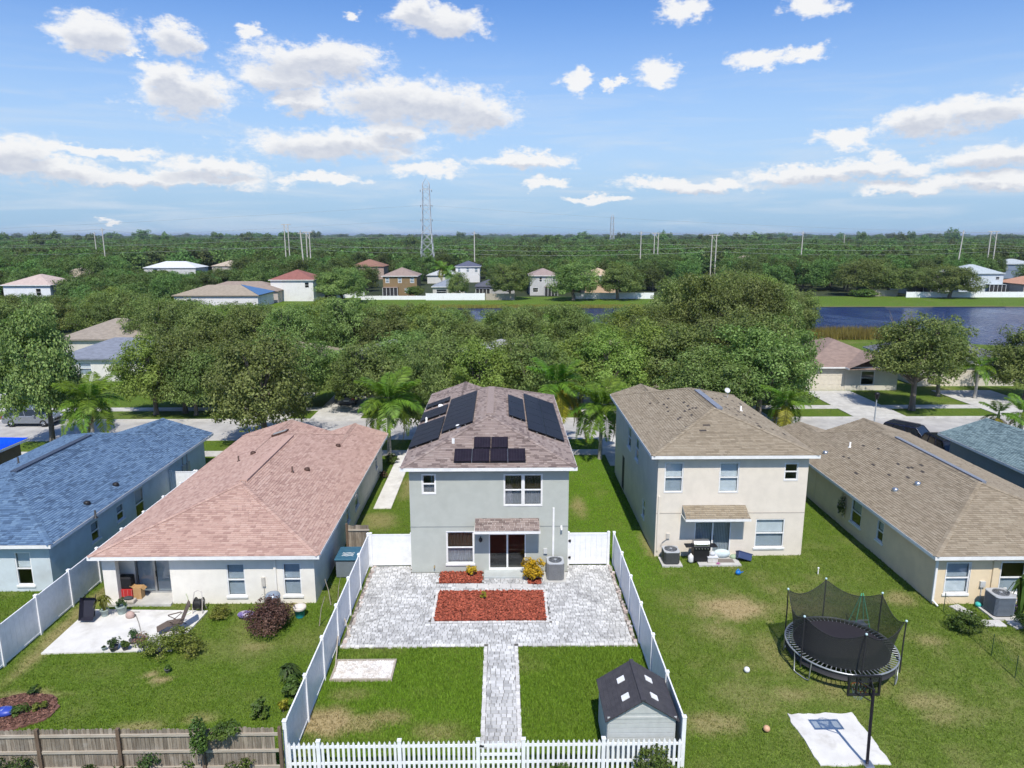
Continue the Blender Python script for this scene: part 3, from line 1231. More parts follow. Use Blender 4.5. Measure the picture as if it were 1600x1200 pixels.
solar('large black solar array below the ridge on the slope facing the pink roof', *lslope(-3.3, -1.55, 37.85, 45.8), 1, 8)
solar('black solar array at the eave over the side path, next to the back hip', *lslope(-5.02, -3.36, 36.85, 41.6), 1, 5)
solar('narrow two-panel solar strip at the pink-roof eave between two roof vents', *lslope(-5.02, -3.4, 42.5, 44.75), 1, 2)
solar('single thin solar panel at the pink-roof eave towards the street', *lslope(-5.0, -3.4, 45.8, 46.95), 1, 1)
solar('short black solar column near the ridge on the slope facing the beige house', *rslope(.36, 1.34, 39.45, 44.75), 1, 3)
solar('double column of black solar panels along the eave facing the beige house', *rslope(1.42, 3.45, 37.85, 46.75), 2, 5)
solar('two plum-black solar panels above a row of four on the back slope', *bslope(-1.47, .34, 35.4, 36.32), 2, 1, cell_plum)
solar('row of four plum-black solar panels just above the back eave', *bslope(-2.44, 1.22, 34.32, 35.36), 4, 1, cell_plum)

# ---- pink-roofed single-storey house
pink_sh = shingle_mat('pink brown shingles', [lin(150, 119, 109), lin(170, 139, 127), lin(180, 149, 136), lin(184, 154, 140), lin(190, 162, 149)])
cream_st = stucco('cream stucco', (.8, .765, .69), (.55, .52, .46, .3))
H_PINK = thing('bungalow', 'cream stucco bungalow with pink shingle hip roof and corner porch', 'house', (-13.9, 31.35, 0))
PY = 31.4
PX0, PX1 = -18.95, -8.95
pz = EZ1 - .16
wP1 = win_px(352.5, 385.5, 881, 931, PY)
wP2 = win_px(441, 472.5, 880, 930, PY)
porch_x1 = W(266, 900, PY)[0]
DY = 32.25
dP = win_px(210, 267, 882, 935, DY)
wl = dict(upper=blind_grey, lower=blind_grey)
# main block starts right of the porch; the porch is recessed
house_body(H_PINK, porch_x1, PX1, PY, 51.0, pz, cream_st, {
    'back': [('win', *wP1, dict(**wl)), ('win', *wP2, dict(**wl))],
    'right': [('win', 38.6, 39.4, .9, 2.1, wl), ('win', 41.0, 42.1, .8, 2.1, wl), ('win', 48.2, 48.9, 1.0, 2.1, wl)]})
house_body(H_PINK, PX0, porch_x1 - .001, DY, 51.0, pz - .002, cream_st, {'back': [('slide', max(dP[0], PX0 + .9), porch_x1 - .25, .1, 2.15, dict(back=blind_grey, frame=galv))],
                                                                         'front': [('garage', -18.4, -13.6, 0, 2.15, {})]})
mb = MB()
mb.box(PX0, PY, -.05, PX0 + .62, PY + .3, pz)
mb.box(PX0 + .002, PY + .302, pz - .32, PX0 + .3, DY - .002, pz - .003)
mb.box(PX0 + .622, PY + .002, pz - .1, porch_x1 - .002, PY + .2, pz - .003)
mb.box(PX0 + .003, PY + .302, -.05, PX0 + .28, DY - .003, pz - .33)
mb.build('porch_frame', cream_st, H_PINK)
R_PINK = add_roof(H_PINK, [(-19.3, -8.58, 30.95, 51.4, 'hip', 'hip'), (-19.28, -12.2, 44, 51.8, 'open', 'gable'), (-13.5, -8.6, 46.2, 51.9, 'open', 'gable')], EZ1, P1, pink_sh, white_paint, True, 2)
pxm, pzr = (-19.3 - 8.58) / 2, EZ1 + 5.36 * P1
mb = MB(); mb.box(pxm - .2, 36.6, pzr - .04, pxm + .2, 45.4, pzr + .07)
mb.build('ridge_vent', pink_sh, R_PINK)
zpr = lambda x: EZ1 + (-8.58 - x) * P1
zpl = lambda x: EZ1 + (x + 19.3) * P1
brown_pl = pm('brown plastic', (.07, .035, .025), rough=.6)
for (u, v, kind) in ((485, 770, 1), (513, 700, 0), (467, 752, 0), (429, 677, 1)):
    pass
for (x, y) in ((-11.6, 40.5), (-11.0, 46.0)):
    box_vent(R_PINK, x, y, zpr(x) + .03, brown_pl)
pipe_vent(R_PINK, -12.2, 39.6, zpr(-12.2), .35, .05, brown_pl)
pipe_vent(R_PINK, -16.3, 42.3, zpl(-16.3), .35, .05, brown_pl)
box_vent(R_PINK, -15.7, 43.2, zpl(-15.7) + .03, brown_pl)
mb = MB(); mb.M = Matrix.Translation((-15.2, 47.2, zpl(-15.2) + .1)) @ Matrix.Rotation(-math.atan(P1), 4, 'Y')
mb.box(-.55, -.3, -.06, .55, .3, .06)
sk = mb.build('skylight', brown_pl, R_PINK, bevel=.02)
mb = MB(); mb.M = Matrix.Translation((-15.2, 47.2, zpl(-15.2) + .1)) @ Matrix.Rotation(-math.atan(P1), 4, 'Y')
mb.box(-.46, -.22, .055, .46, .22, .075)
mb.build('pane', pm('skylight dome', (.4, .42, .44), rough=.15), sk)
x = W(430.5, 900, PY)[0]
mb = MB(); mb.box(x - .06, PY - .08, .1, x + .06, PY - .002, pz - .02)
mb.build('downpipe', cream_st, H_PINK, bevel=.01)
x, z = W(412.5, 912, PY)
mb = MB(); mb.box(x - .08, PY - .1, z - .1, x + .08, PY - .002, z + .35); mb.box(x - .02, PY - .06, .05, x + .02, PY - .002, z - .1)
mb.build('meter_box', pm('beige box', (.5, .47, .42), rough=.6), H_PINK)

# ---- blue-roofed bungalow
blue_sh = shingle_mat('slate blue shingles', [lin(54, 74, 100), lin(76, 100, 129), lin(90, 116, 146), lin(97, 123, 152), lin(110, 136, 162)])
pale_blue = stucco('pale blue stucco', (.56, .63, .66))
H_BLUE = thing('bungalow', 'pale blue stucco bungalow with slate blue shingle roof', 'house', (-27.2, 32.8, 0))
BX0, BX1, BY = -32.3, -22.25, 32.75
wB1 = win_px(21, 54, 863, 914, BY)


def side_win(u0, u1, v0, v1, X):
    y0, _ = side_px(u0, (v0 + v1) / 2, X)
    y1, _ = side_px(u1, (v0 + v1) / 2, X)
    ym = (u0 + u1) / 2
    _, z1 = side_px(ym, v0, X)
    _, z0 = side_px(ym, v1, X)
    return y0, y1, z0, z1


dk = dict(upper=blind_grey, lower=None)
house_body(H_BLUE, BX0, BX1, BY, 51.3, pz, pale_blue, {
    'back': [('win', max(wB1[0], BX0 + .3), wB1[1], wB1[2], wB1[3], dict(upper=blind_white, lower=None)), ('win', -30.6, -29.4, .85, 2.15, dk)],
    'right': [('win', 36.3, 37.1, .9, 2.0, dk), ('win', 38.9, 39.7, 1.0, 1.95, dk), ('win', 41.0, 42.1, .25, 2.1, dk)],
    'front': [('garage', -31.5, -26.5, 0, 2.15, {})]})
R_BLUE = add_roof(H_BLUE, [(-32.7, -21.85, 32.3, 51.6, 'hip', 'hip'), (-29.2, -21.87, 45.0, 52.2, 'open', 'gable')], EZ1, P1, blue_sh, white_paint, True, 3)
bxm, bzr = (-32.7 - 21.85) / 2, EZ1 + 5.425 * P1
mb = MB(); mb.box(bxm - .18, 38.2, bzr - .04, bxm + .18, 45.6, bzr + .07)
mb.build('ridge_vent', pm('dark blue vent strip', (.05, .07, .11), rough=.8), R_BLUE)
zbr = lambda x: EZ1 + (-21.85 - x) * P1
zbl = lambda x: EZ1 + (x + 32.7) * P1
for (u, v) in ((134, 771), (179, 743)):
    x, y = G(u, v, 3.5)
    box_vent(R_BLUE, x, y, zbr(x) + .03)
x, y = G(147, 788, 3.3)
pipe_vent(R_BLUE, x, y, zbr(x), .4)
for (x, y) in ((-29.6, 42.0), (-30.4, 39.2)):
    pipe_vent(R_BLUE, x, y, zbl(x), .4)
for i, y in enumerate((47.4, 48.1)):
    mb = MB(); mb.box(BX1 + .002, y, .9, BX1 + .12, y + .4, 1.6); mb.box(BX1 + .002, y + .15, 1.6, BX1 + .06, y + .22, pz - .01)
    mb.build('meter_box', pm('beige box', (.5, .47, .42)), H_BLUE)

# ---- cream two-storey house
tan_sh = shingle_mat('tan brown shingles', [lin(124, 112, 94), lin(138, 126, 107), lin(146, 134, 115), lin(150, 138, 119), lin(157, 146, 127)])
beige_st = stucco('warm beige stucco', (.72, .655, .565), (.5, .45, .39, .3))
H_BEIGE = thing('two_storey_house', 'beige two-storey stucco house with tan shingle roof missing tabs', 'house', (12.45, 36.2, 0))
EX0, EX1, EY = 8.38, 16.5, 36.2
e1 = win_px(1039.5, 1066, 723, 769, EY); e2 = win_px(1125.5, 1152.5, 723, 769, EY); e3 = win_px(1227, 1245.5, 724, 750, EY)
e4 = win_px(1181.5, 1223, 811, 855, EY); e5 = win_px(1086, 1139.5, 815, 868, EY)
lt = dict(upper=blind_white, lower=blind_grey)
house_body(H_BEIGE, EX0, EX1, EY, 49.8, EZ2 - .16, beige_st, {
    'back': [('win', *e1, dict(sill=False, trim=.02, **lt)), ('win', *e2, dict(sill=False, trim=.02, upper=blind_white, lower=blind_white)), ('win', *e3, dict(upper=None, lower=None, sill=False, trim=.03)),
             ('win', *e4, lt), ('slide', e5[0], e5[1], .12, e5[3], dict(back=blind_grey))],
    'left': [('win', 39.2, 39.9, .9, 2.0, dk), ('win', 41.6, 42.6, 3.6, 5.0, lt), ('win', 44.2, 45.3, 3.6, 5.0, lt), ('door', 46.2, 47.2, 0, 2.4, dict(mat=dim_inside))],  # dim door: a dark sheet standing in for shade in the entry recess
    'right': [('win', 40, 41, 3.8, 5.0, lt)],
    'front': [('garage', 8.9, 13.2, 0, 2.2, {}), ('win', 9.6, 11, 3.8, 5.1, lt), ('win', 13.6, 15, 3.8, 5.1, lt)]})
R_BEIGE = add_roof(H_BEIGE, [(7.95, 16.88, 35.8, 50.2, 'hip', 'hip'), (7.97, 12.4, 44.6, 50.7, 'open', 'gable')], EZ2, .34, tan_sh, white_paint, True, 5)
mb = MB(); mb.box(8.4, 49.79, 0, 12.0, 50.3, EZ2 - .2); mb.build('front_bay', beige_st, H_BEIGE)
zel = lambda x: EZ2 + (x - 7.95) * .34
zer = lambda x: EZ2 + (16.88 - x) * .34
zeb = lambda y: EZ2 + (y - 35.8) * .34
mb = MB(); mb.box(12.6, 40.2, zer(12.6) - .03, 12.95, 45.2, zer(12.6) + .09)
mb.build('ridge_vent', pm('grey ridge vent', (.2, .22, .26), rough=.5), R_BEIGE)
dark_patch = pm('bare underlay', (.06, .05, .045), rough=.95)
mb = MB()


def missing(mb, o, rt, up, n, w):
    o, rt, up, n = Vector(o), Vector(rt).normalized(), Vector(up).normalized(), Vector(n).normalized()
    q = [o + n * .03, o + rt * w + n * .03, o + rt * w + up * .13 + n * .03, o + up * .13 + n * .03]
    mb.poly(*[tuple(p) for p in q])


for (zx, zy, w) in ((408, 132, .3), (380, 168, .3), (401, 188, .25), (407, 212, .25), (505, 156, .3), (530, 177, .3), (510, 210, .3), (540, 200, .25), (560, 191, .25), (580, 191, .25), (553, 234, .3),
                    (482, 250, .25), (470, 260, .25), (522, 310, .3), (295, 162, .25)):
    u, v = 940 + zx / 4, 590 + zy / 4
    d = ray(u, v)
    t = (EZ2 - .34 * 7.95 - CAM_H) / (d[2] - .34 * d[0])
    missing(mb, (d[0] * t, d[1] * t, CAM_H + d[2] * t), (0, -1, 0), (1, 0, .34), (-.34, 0, 1), w)
for (zx, zy, w) in ((635, 303, .4), (612, 337, .4)):
    u, v = 940 + zx / 4, 590 + zy / 4
    d = ray(u, v)
    t = (EZ2 - .34 * 35.8 - CAM_H) / (d[2] - .34 * d[1])
    missing(mb, (d[0] * t, d[1] * t, CAM_H + d[2] * t), (1, 0, 0), (0, 1, .34), (0, -.34, 1), w)
rq = random.Random(8)
for k in range(26):
    x, y = rq.uniform(12.9, 16.3), rq.uniform(38.2, 47.5)
    if y - 35.8 < 16.88 - x + .3:
        continue
    missing(mb, (x, y, zer(x)), (0, 1, 0), (-1, 0, .34), (.34, 0, 1), rq.choice((.25, .3, .5)))
mb.build('missing_tabs', dark_patch, R_BEIGE, kind='stuff')
pipe_vent(R_BEIGE, 15.0, 43.0, zer(15.0), .3, .05, white_paint)
awning(H_BEIGE, W(1066, 790, EY)[0], W(1164.5, 790, EY)[0], EY, W(1110, 789.5, EY)[1], W(1110, 813, EY - .95)[1] + .06, .95, tan_sh, beige_st, 6)
x, z1 = W(1030, 775, EY)
mb = MB(); mb.box(x - .045, EY - .07, .3, x + .045, EY - .002, z1); mb.build('downpipe', beige_st, H_BEIGE, bevel=.01)
x, z = W(1043, 838, EY)
mb = MB(); mb.box(x - .09, EY - .09, z - .1, x + .09, EY - .002, z + .18); mb.tube([(x - .05, EY - .06, z - .1), (x - .3, EY - .08, z - .3), (x - .36, EY - .1, .7)], .02, 6)
mb.build('disconnect_box', pm('beige box', (.5, .47, .42)), H_BEIGE)
zc = W(1200, 801, EY)[1]
mb = MB(); mb.box(EX0 - .012, EY - .012, zc - .018, W(1064, 800, EY)[0], EY - .002, zc + .018); mb.build('belt_course', pm('beige stucco groove', (.42, .37, .32), rough=.9), H_BEIGE)
mb = MB(); mb.box(W(1166, 800, EY)[0], EY - .012, zc - .018, EX1 + .012, EY - .002, zc + .018)
mb.build('belt_course', pm('beige stucco groove', (.42, .37, .32), rough=.9), H_BEIGE)
mb = MB(); mb.lathe([(.02, 0), (.03, .35)], (15.55, 47.4, zer(15.55)), 8); mb.M = Matrix.Translation((15.5, 47.4, zer(15.5) + .5)) @ Matrix.Rotation(.9, 4, 'X'); mb.lathe([(0, 0), (.1, .02), (.19, .06)], (0, 0, 0), 16)
mb.build('satellite_dish', pm('dish grey', (.55, .56, .57), rough=.4), R_BEIGE)

# ---- tan single-storey house on the right
ochre_st = stucco('ochre stucco', (.74, .61, .42), (.5, .42, .3, .3))
H_TAN = thing('bungalow', 'ochre stucco bungalow with long tan shingle roof and dark ridge vent', 'house', (25.4, 30.9, 0))
TX0, TX1, TY = 20.62, 30.4, 30.85
t1 = win_px(1480, 1511, 879, 927, TY); t2 = win_px(1565.5, 1597, 878, 927, TY)
house_body(H_TAN, TX0, TX1, TY, 51.0, pz, ochre_st, {
    'back': [('win', *t1, dict(trim=.02, upper=blind_grey, lower=blind_white)), ('win', *t2, dict(trim=.02, upper=None, lower=blind_grey))],
    'left': [('win', 38.0, 39.2, .75, 2.2, dict(upper=blind_grey, lower=None)), ('win', 35.6, 36.3, .9, 2.05, dict(upper=blind_grey, lower=None))]})
R_TAN = add_roof(H_TAN, [(20.2, 30.8, 30.4, 51.3, 'hip', 'hip'), (20.25, 25.0, 45.2, 51.9, 'open', 'gable'), (24.0, 30.75, 43.5, 51.6, 'open', 'gable')], EZ1, .33, tan_sh, white_paint, True, 7)
mb = MB(); mb.box(20.6, 44.0, 0, 20.9, 46.0, pz - .01); mb.build('entry_wall', ochre_st, H_TAN)
tzl = lambda x: EZ1 + (x - 20.2) * .33
tzr = lambda x: EZ1 + (30.8 - x) * .33
mb = MB(); mb.box(25.62, 35.6, tzr(25.62) - .03, 25.85, 44.2, tzr(25.62) + .11)
mb.build('ridge_vent', pm('grey ridge vent', (.2, .22, .26), rough=.5), R_TAN)
mb = MB()


def on_left_slope(u, v, x0, s):
    d = ray(u, v)
    t = (EZ1 - s * x0 - CAM_H) / (d[2] - s * d[0])
    return d[0] * t, d[1] * t, CAM_H + d[2] * t


for (zx, zy, w) in ((585, 385, .3), (678, 404, .3), (460, 453, .3), (495, 463, .25), (643, 503, .35), (800, 499, .3), (862, 522, .3), (886, 522, .3), (942, 506, .35), (948, 546, .35), (742, 567, .3), (857, 582, .35), (535, 555, .4)):
    missing(mb, on_left_slope(1200 + zx / 4, 600 + zy / 4, 20.2, .33), (0, -1, 0), (1, 0, .33), (-.33, 0, 1), w)
mb.build('missing_tabs', dark_patch, R_TAN, kind='stuff')
for (zx, zy) in ((795, 668), (935, 630), (358, 435), (512, 395)):
    x, y, z = on_left_slope(1200 + zx / 4, 600 + zy / 4, 20.2, .33)
    if zx in (795, 935, 358):
        box_vent(R_TAN, x, y, z + .03, galv)
    else:
        pipe_vent(R_TAN, x, y, z, .35, .05, white_paint)
mb = MB(); mb.box(t1[0] - .55, TY - .08, .15, t1[0] - .45, TY - .002, pz - .02); mb.tube([(t1[0] - .5, TY - .05, .2), (t1[0] - .4, TY - .35, .05)], .045, 6)
mb.build('downpipe', white_paint, H_TAN)
x, z = W(1534, 912, TY)
mb = MB(); mb.box(x - .12, TY - .1, z - .15, x + .12, TY - .002, z + .15); mb.box(x - .03, TY - .05, .1, x + .01, TY - .002, z - .15)
mb.build('disconnect_box', pm('light grey box', (.5, .51, .5), rough=.5), H_TAN)
x = W(1549, 900, TY)[0]
mb = MB(); mb.box(x, TY - .07, .05, x + .25, TY - .002, pz - .25); mb.build('pilaster', ochre_st, H_TAN)

# ---- grey-green roofed house beyond the tan one
teal_sh = shingle_mat('grey green shingles', [lin(74, 92, 98), lin(94, 114, 120), lin(108, 128, 132), lin(122, 142, 146), lin(130, 150, 152)])
slate_st = stucco('slate grey stucco', (.22, .25, .29))
H_TEAL = thing('bungalow', 'slate grey bungalow with grey-green shingle roof beside two parked cars', 'house', (38.6, 33, 0))
house_body(H_TEAL, 33.45, 43.8, 33, 50.4, pz, slate_st, {'left': [('win', 38, 39, .9, 2.1, dk)]})
add_roof(H_TEAL, [(33.05, 44.2, 32.6, 50.8, 'hip', 'hip'), (33.07, 40.2, 43.5, 51.4, 'open', 'gable')], EZ1, P1, teal_sh, white_paint, True, 9)
# ---- house under the blue tarpaulin
tarp = pm('blue tarpaulin', lin(8, 82, 235), lin(6, 70, 220), .8, .45, .15, 6)
brown_st = stucco('brown stucco', (.22, .16, .10))
H_TARP = thing('bungalow', 'brown stucco bungalow with its roof under a bright blue tarpaulin', 'house', (-40.3, 33, 0))
house_body(H_TARP, -45.4, -35.35, 33, 50.6, pz, brown_st, {})
r_ = add_roof(H_TARP, [(-45.8, -34.95, 32.6, 51.0, 'hip', 'hip')], EZ1, P1, mauve_sh, white_paint, False, 9)
mb = MB()
for p in hip_planes(-45.8, -34.95, 32.6, 51.0, EZ1, P1)[0]:
    mb.poly(*[(a, b, c + .03) for a, b, c in p])
mb.build('tarpaulin', tarp, r_)


# ---- houses farther off: walls, hip roof, windows
def far_house(label, x, y, w, d, h, pitch, wallc, roofc, wins=(), name='house', porch=None, front_gable=None, garage=None, group=None, rmats=None):
    root = thing(name, label, 'house', (x + w / 2, y, 0), group)
    wm = stucco('stucco %.2f %.2f %.2f' % wallc, wallc)
    rm = pm('roof %.2f %.2f %.2f' % roofc, roofc, tuple(q * .8 for q in roofc), 1.5, .9, .5, 14, spec=.2, aniso=(1, 1, 5))
    W_ = {'back': [('win', x + a, x + a + b, c, c + e, dict(sill=False, trim=.05, upper=blind_white if k else None, lower=blind_grey if k else None)) for (a, b, c, e, k) in wins]}
    if garage:
        W_['back'].append(('garage', x + garage[0], x + garage[1], .0, 2.2, dict(mat=garage[2])))
    house_body(root, x, x + w, y, y + d, h - .15, wm, W_)
    bl = []
    if d >= w:
        bl = [(x - .4, x + w + .4, y - .4, y + d + .4, 'hip', 'hip')]
        roof = add_roof(root, bl + ([front_gable] if front_gable else []), h, pitch, rm, white_paint, False)
    else:                                    # ridge across
        hw = d / 2 + .4
        x0, x1, y0, y1, zr = x - .4, x + w + .4, y - .4, y + d + .4, h + hw * pitch
        ym = (y0 + y1) / 2
        m = MB()
        m.poly((x0, y0, h), (x1, y0, h), (x1 - hw, ym, zr), (x0 + hw, ym, zr))
        m.poly((x1, y1, h), (x0, y1, h), (x0 + hw, ym, zr), (x1 - hw, ym, zr))
        m.poly((x0, y1, h), (x0, y0, h), (x0 + hw, ym, zr))
        m.poly((x1, y0, h), (x1, y1, h), (x1 - hw, ym, zr))
        m.box(x0 + .01, y0 + .01, h - .17, x1 - .01, y1 - .01, h - .02)
        roof = m.build('roof', rm, root)
        if front_gable:
            a, b, c, e = front_gable[:4]
            m = MB()
            mm, zz = (a + b) / 2, h + (b - a) / 2 * pitch
            m.poly((a, c, h), (mm, c, zz), (mm, e, zz), (a, e, h))
            m.poly((b, e, h), (mm, e, zz), (mm, c, zz), (b, c, h))
            m.build('gable_roof', rm, roof)
            m = MB()
            m.poly((a + .35, c + .35, h - .1), (b - .35, c + .35, h - .1), (mm, c + .35, zz - .12))
            m.box(a + .4, c + .352, -.05, b - .4, c + .6, h - .1)
            m.build('gable_wall', wm, root)
            m = MB()
            for s0, s1 in ((a, mm), (b, mm)):
                m.prism([(s0, c, h - .16), (s0, c, h), (s1, c, zz), (s1, c, zz - .16)], (0, -.03, 0))
            m.build('barge_board', white_paint, roof)
    if porch:
        a, b, e, hh = porch
        m = MB()
        m.box(x + a, y - e, hh - .12, x + b, y - .01, hh)
        pr_ = m.build('porch_roof', rm, root)
        for k in range(5):
            px_ = x + a + (b - a) * k / 4
            m = MB(); m.box(px_ - .05, y - e + .02, -.05, px_ + .05, y - e + .12, hh - .122); m.build('porch_post', white_paint, root)
        m = MB(); m.box(x + a + .1, y - e + .2, 0, x + b - .1, y - e + .23, hh - .13); m.build('porch_screen', pm('dark insect screen', (.03, .03, .032), rough=.8), root)
    return root


two_w = lambda w: [(.8, 1.0, 3.7, 1.4, 1), (w / 2 - .5, 1.0, 3.7, 1.4, 1), (w - 1.9, 1.1, 3.7, 1.4, 1)]
far_house('brown two-storey house with white blinds and screened porch across the pond', -34.3, 208, 9.8, 10.5, 5.7, .42, (.24, .17, .09), (.3, .23, .2), two_w(9.8) + [(6.3, 1.5, .9, 1.2, 1)], porch=(.2, 4.4, 2.2, 2.5))
far_house('light grey two-storey house between two round trees across the pond', 8.4, 209, 8.2, 11, 5.7, .42, (.5, .5, .5), (.32, .25, .23), [(.8, 1.6, .9, 1.2, 0), (2.7, .8, 3.9, 1.3, 0), (6.6, .8, 3.9, 1.3, 1)], porch=(4.2, 8.0, 2.2, 2.6))
far_house('peach house half hidden behind trees on the pond bank', 24.5, 209, 9, 11, 5.7, .4, (.6, .42, .28), (.5, .38, .26), two_w(9))
far_house('low house with blue-grey roof behind the white pond fence', -19.5, 203.5, 9, 10, 2.9, .42, (.5, .48, .45), (.24, .27, .32), [(1, 3, .9, 1.2, 0)])
far_house('low house with charcoal roof behind the wooden pond fence', -7.2, 204, 11, 10, 2.9, .42, (.4, .4, .4), (.1, .105, .13), [(1, 2, .9, 1.2, 0)], porch=(0, 4, 2, 2.4))
far_house('white two-storey house with navy roof among trees beyond the pond', -17, 268, 9, 10, 5.8, .4, (.7, .7, .7), (.1, .11, .16), two_w(9))
far_house('low house with pale grey metal roof near the pylon', -27, 262, 12, 9, 2.9, .36, (.6, .6, .58), (.45, .47, .48), [])
far_house('white two-storey house with brick red roof behind low brown roofs', -61, 190, 11.2, 12, 5.7, .4, (.72, .71, .69), (.28, .12, .1), [(9, 1.1, 3.6, 1.4, 0)])
far_house('long low house with pinkish brown roof before the red-roofed house', -79, 186, 21, 12, 3.1, .33, (.5, .44, .4), (.3, .24, .2), [(16.5, 1.4, .9, 1.5, 0)])
b_ = far_house('white bungalow with weathered tan roof and a blue tarpaulin corner', -78.5, 172, 20.0, 12, 3.1, .33, (.72, .71, .69), (.33, .28, .22), [(3, 1.2, .9, 1.3, 0)])
mb = MB(); mb.prism([(-58.08, 171.6, 3.13), (-58.08, 184.4, 3.13), (-64.5, 178, 5.25)], (0, 0, .06)); mb.build('tarpaulin', pm('faded blue tarpaulin', (.07, .16, .32), rough=.6), b_)
far_house('white two-storey house with pale pink roof standing among oaks', -118, 171, 11, 12, 5.7, .38, (.72, .74, .76), (.5, .4, .36), [(7.6, 1.2, 3.2, 1.6, 0)])
far_house('house with a wide white metal roof among trees', -160, 324, 23, 14, 2.9, .36, (.6, .6, .6), (.62, .64, .66), [(4, 2, .9, 1.3, 0)])
far_house('tan roofed house tip behind the white metal roof', -134, 335, 15, 12, 3.2, .36, (.5, .45, .4), (.45, .38, .3), [])
far_house('tan roof tip sunk deep among oaks behind the pale pink roof', -143, 230, 12, 12, 4.4, .4, (.5, .46, .4), (.36, .31, .24), [])
far_house('red-brown roofed house in the trees behind the brown two-storey house', -60, 288, 13, 12, 5.0, .4, (.4, .3, .25), (.27, .15, .11), [])
far_house('pale blue-grey two-storey house with grey hip roof behind the long white picket fence', 141, 218, 13.4, 12, 5.7, .4, (.55, .6, .64), (.4, .45, .47), [(.8, 1, 3.7, 1.3, 0), (11, 1.2, 3.8, .9, 0)], porch=(8.2, 13.2, 2, 2.5))
far_house('house with terracotta roof beside the pale blue-grey house', 156, 211, 14, 12, 2.9, .4, (.5, .42, .36), (.5, .28, .19), [(1, 3, .8, 1.4, 0)])
far_house('brown-roofed bungalow with white screened porch behind the umbrella-shaped tree', 122, 213, 13, 11, 2.9, .42, (.6, .58, .56), (.27, .2, .17), [], porch=(1, 10, 3, 2.5))
far_house('dark blue-grey two-storey house beyond the terracotta roof', 204, 289, 14, 12, 5.7, .3, (.2, .25, .33), (.4, .44, .46), two_w(14))
far_house('tan roof showing above the wood near twin poles', 104, 320, 14, 12, 5.5, .4, (.45, .4, .34), (.36, .3, .24), [])
# across the street
far_house('white bungalow with slate grey roof seen between two street oaks', -53.5, 84.8, 11.6, 9.5, 2.8, .36, (.68, .66, .62), (.2, .22, .27), [(2.6, 1.5, .8, 1.5, 1), (7, .8, 1.1, 1.0, 1)])
far_house('bungalow with patched brown roof behind the slate grey one', -63, 101, 19, 11, 2.8, .4, (.6, .57, .52), (.3, .26, .22), [])
cream_door = pm('cream garage door', (.62, .57, .48), rough=.6)
far_house('cream bungalow with brown gables, garage and brick pier across the street', 34.6, 78.4, 10.4, 12, 2.75, .42, (.62, .58, .5), (.27, .2, .17), [(6.2, 1.5, .6, 1.6, 0)], garage=(.5, 4.4, cream_door), front_gable=(38.7, 45.4, 77.0, 86, 'open', 'gable'))
far_house('bungalow with charcoal gable roof and wide cream garage across the street', 48.6, 80.5, 11.5, 12, 2.75, .42, (.6, .56, .48), (.14, .145, .17), [], garage=(.6, 6.4, cream_door), front_gable=(55.2, 60.5, 79.4, 88, 'open', 'gable'))
for i, x in enumerate((-31.6, -18.4, -5.2, 8.0, 21.2)):
    far_house(['cream bungalow hidden behind the oaks across from the blue roof', 'bungalow with grey roof behind the silver hatchback', 'white bungalow behind the oaks across from the grey house',
               'bungalow with tan roof behind the oaks across from the palms', 'bungalow with brown roof behind the tall oaks near the lamp post'][i], x, 80, 10.4, 12, 2.75, .36,
              [(.62, .6, .55), (.6, .58, .52), (.7, .69, .66), (.6, .54, .44), (.56, .5, .42)][i], [(.3, .25, .2), (.26, .26, .27), (.36, .36, .36), (.32, .26, .2), (.25, .2, .16)][i],
              [(6, 1.6, .8, 1.5, 1)], garage=(.6, 4.6, cream_door))

# ================================================================== YARD OF THE GREY HOUSE
PAV = pm('whitewashed pavers', (.43, .43, .425), (.54, .54, .53), .9, .85, .5, 45, island=.26, dirt=(.15, .15, .15, .65), dscale=1.3, detail=8)
joint = pm('sandy joints', (.09, .085, .075), (.16, .15, .13), 4, .95)
FX0, FX1, FY0, FY1 = -7.08, 5.95, 20.42, 35.15
PY0 = 27.5
BED = (-3.1, 2.0, 29.55, 32.3)
BED2 = (*[W(687, 905, 33.6)[0], W(753, 905, 33.6)[0]], G(700, 912)[1], 34.36)
WALK = (-.78, .68)


def pavers(name, x0, x1, y0, y1, holes, rnd, row=.165, sizes=(.13, .17, .22, .27), vertical=False, z=.03):
    mb = MB()
    b = y0
    while b < y1 - .02:
        r = min(row, y1 - b)
        a = x0 - rnd.random() * .15
        while a < x1 - .01:
            w = rnd.choice(sizes)
            p, q = max(a, x0), min(a + w, x1)
            a += w
            if q - p < .04:
                continue
            cx, cy = (p + q) / 2, b + r / 2
            if any(h[0] < cx < h[1] and h[2] < cy < h[3] for h in holes):
                continue
            g = .009
            t = z + rnd.uniform(-.006, .006)
            c = .008
            X = [(p + g, b + g, -.05), (q - g, b + g, -.05), (q - g, b + r - g, -.05), (p + g, b + r - g, -.05),
                 (p + g, b + g, t - c), (q - g, b + g, t - c), (q - g, b + r - g, t - c), (p + g, b + r - g, t - c),
                 (p + g + c, b + g + c, t), (q - g - c, b + g + c, t), (q - g - c, b + r - g - c, t), (p + g + c, b + r - g - c, t)]
            mb._add(X, [(8, 9, 10, 11), (4, 5, 9, 8), (5, 6, 10, 9), (6, 7, 11, 10), (7, 4, 8, 11), (0, 1, 5, 4), (1, 2, 6, 5), (2, 3, 7, 6), (3, 0, 4, 7)])
        b += row
    return mb


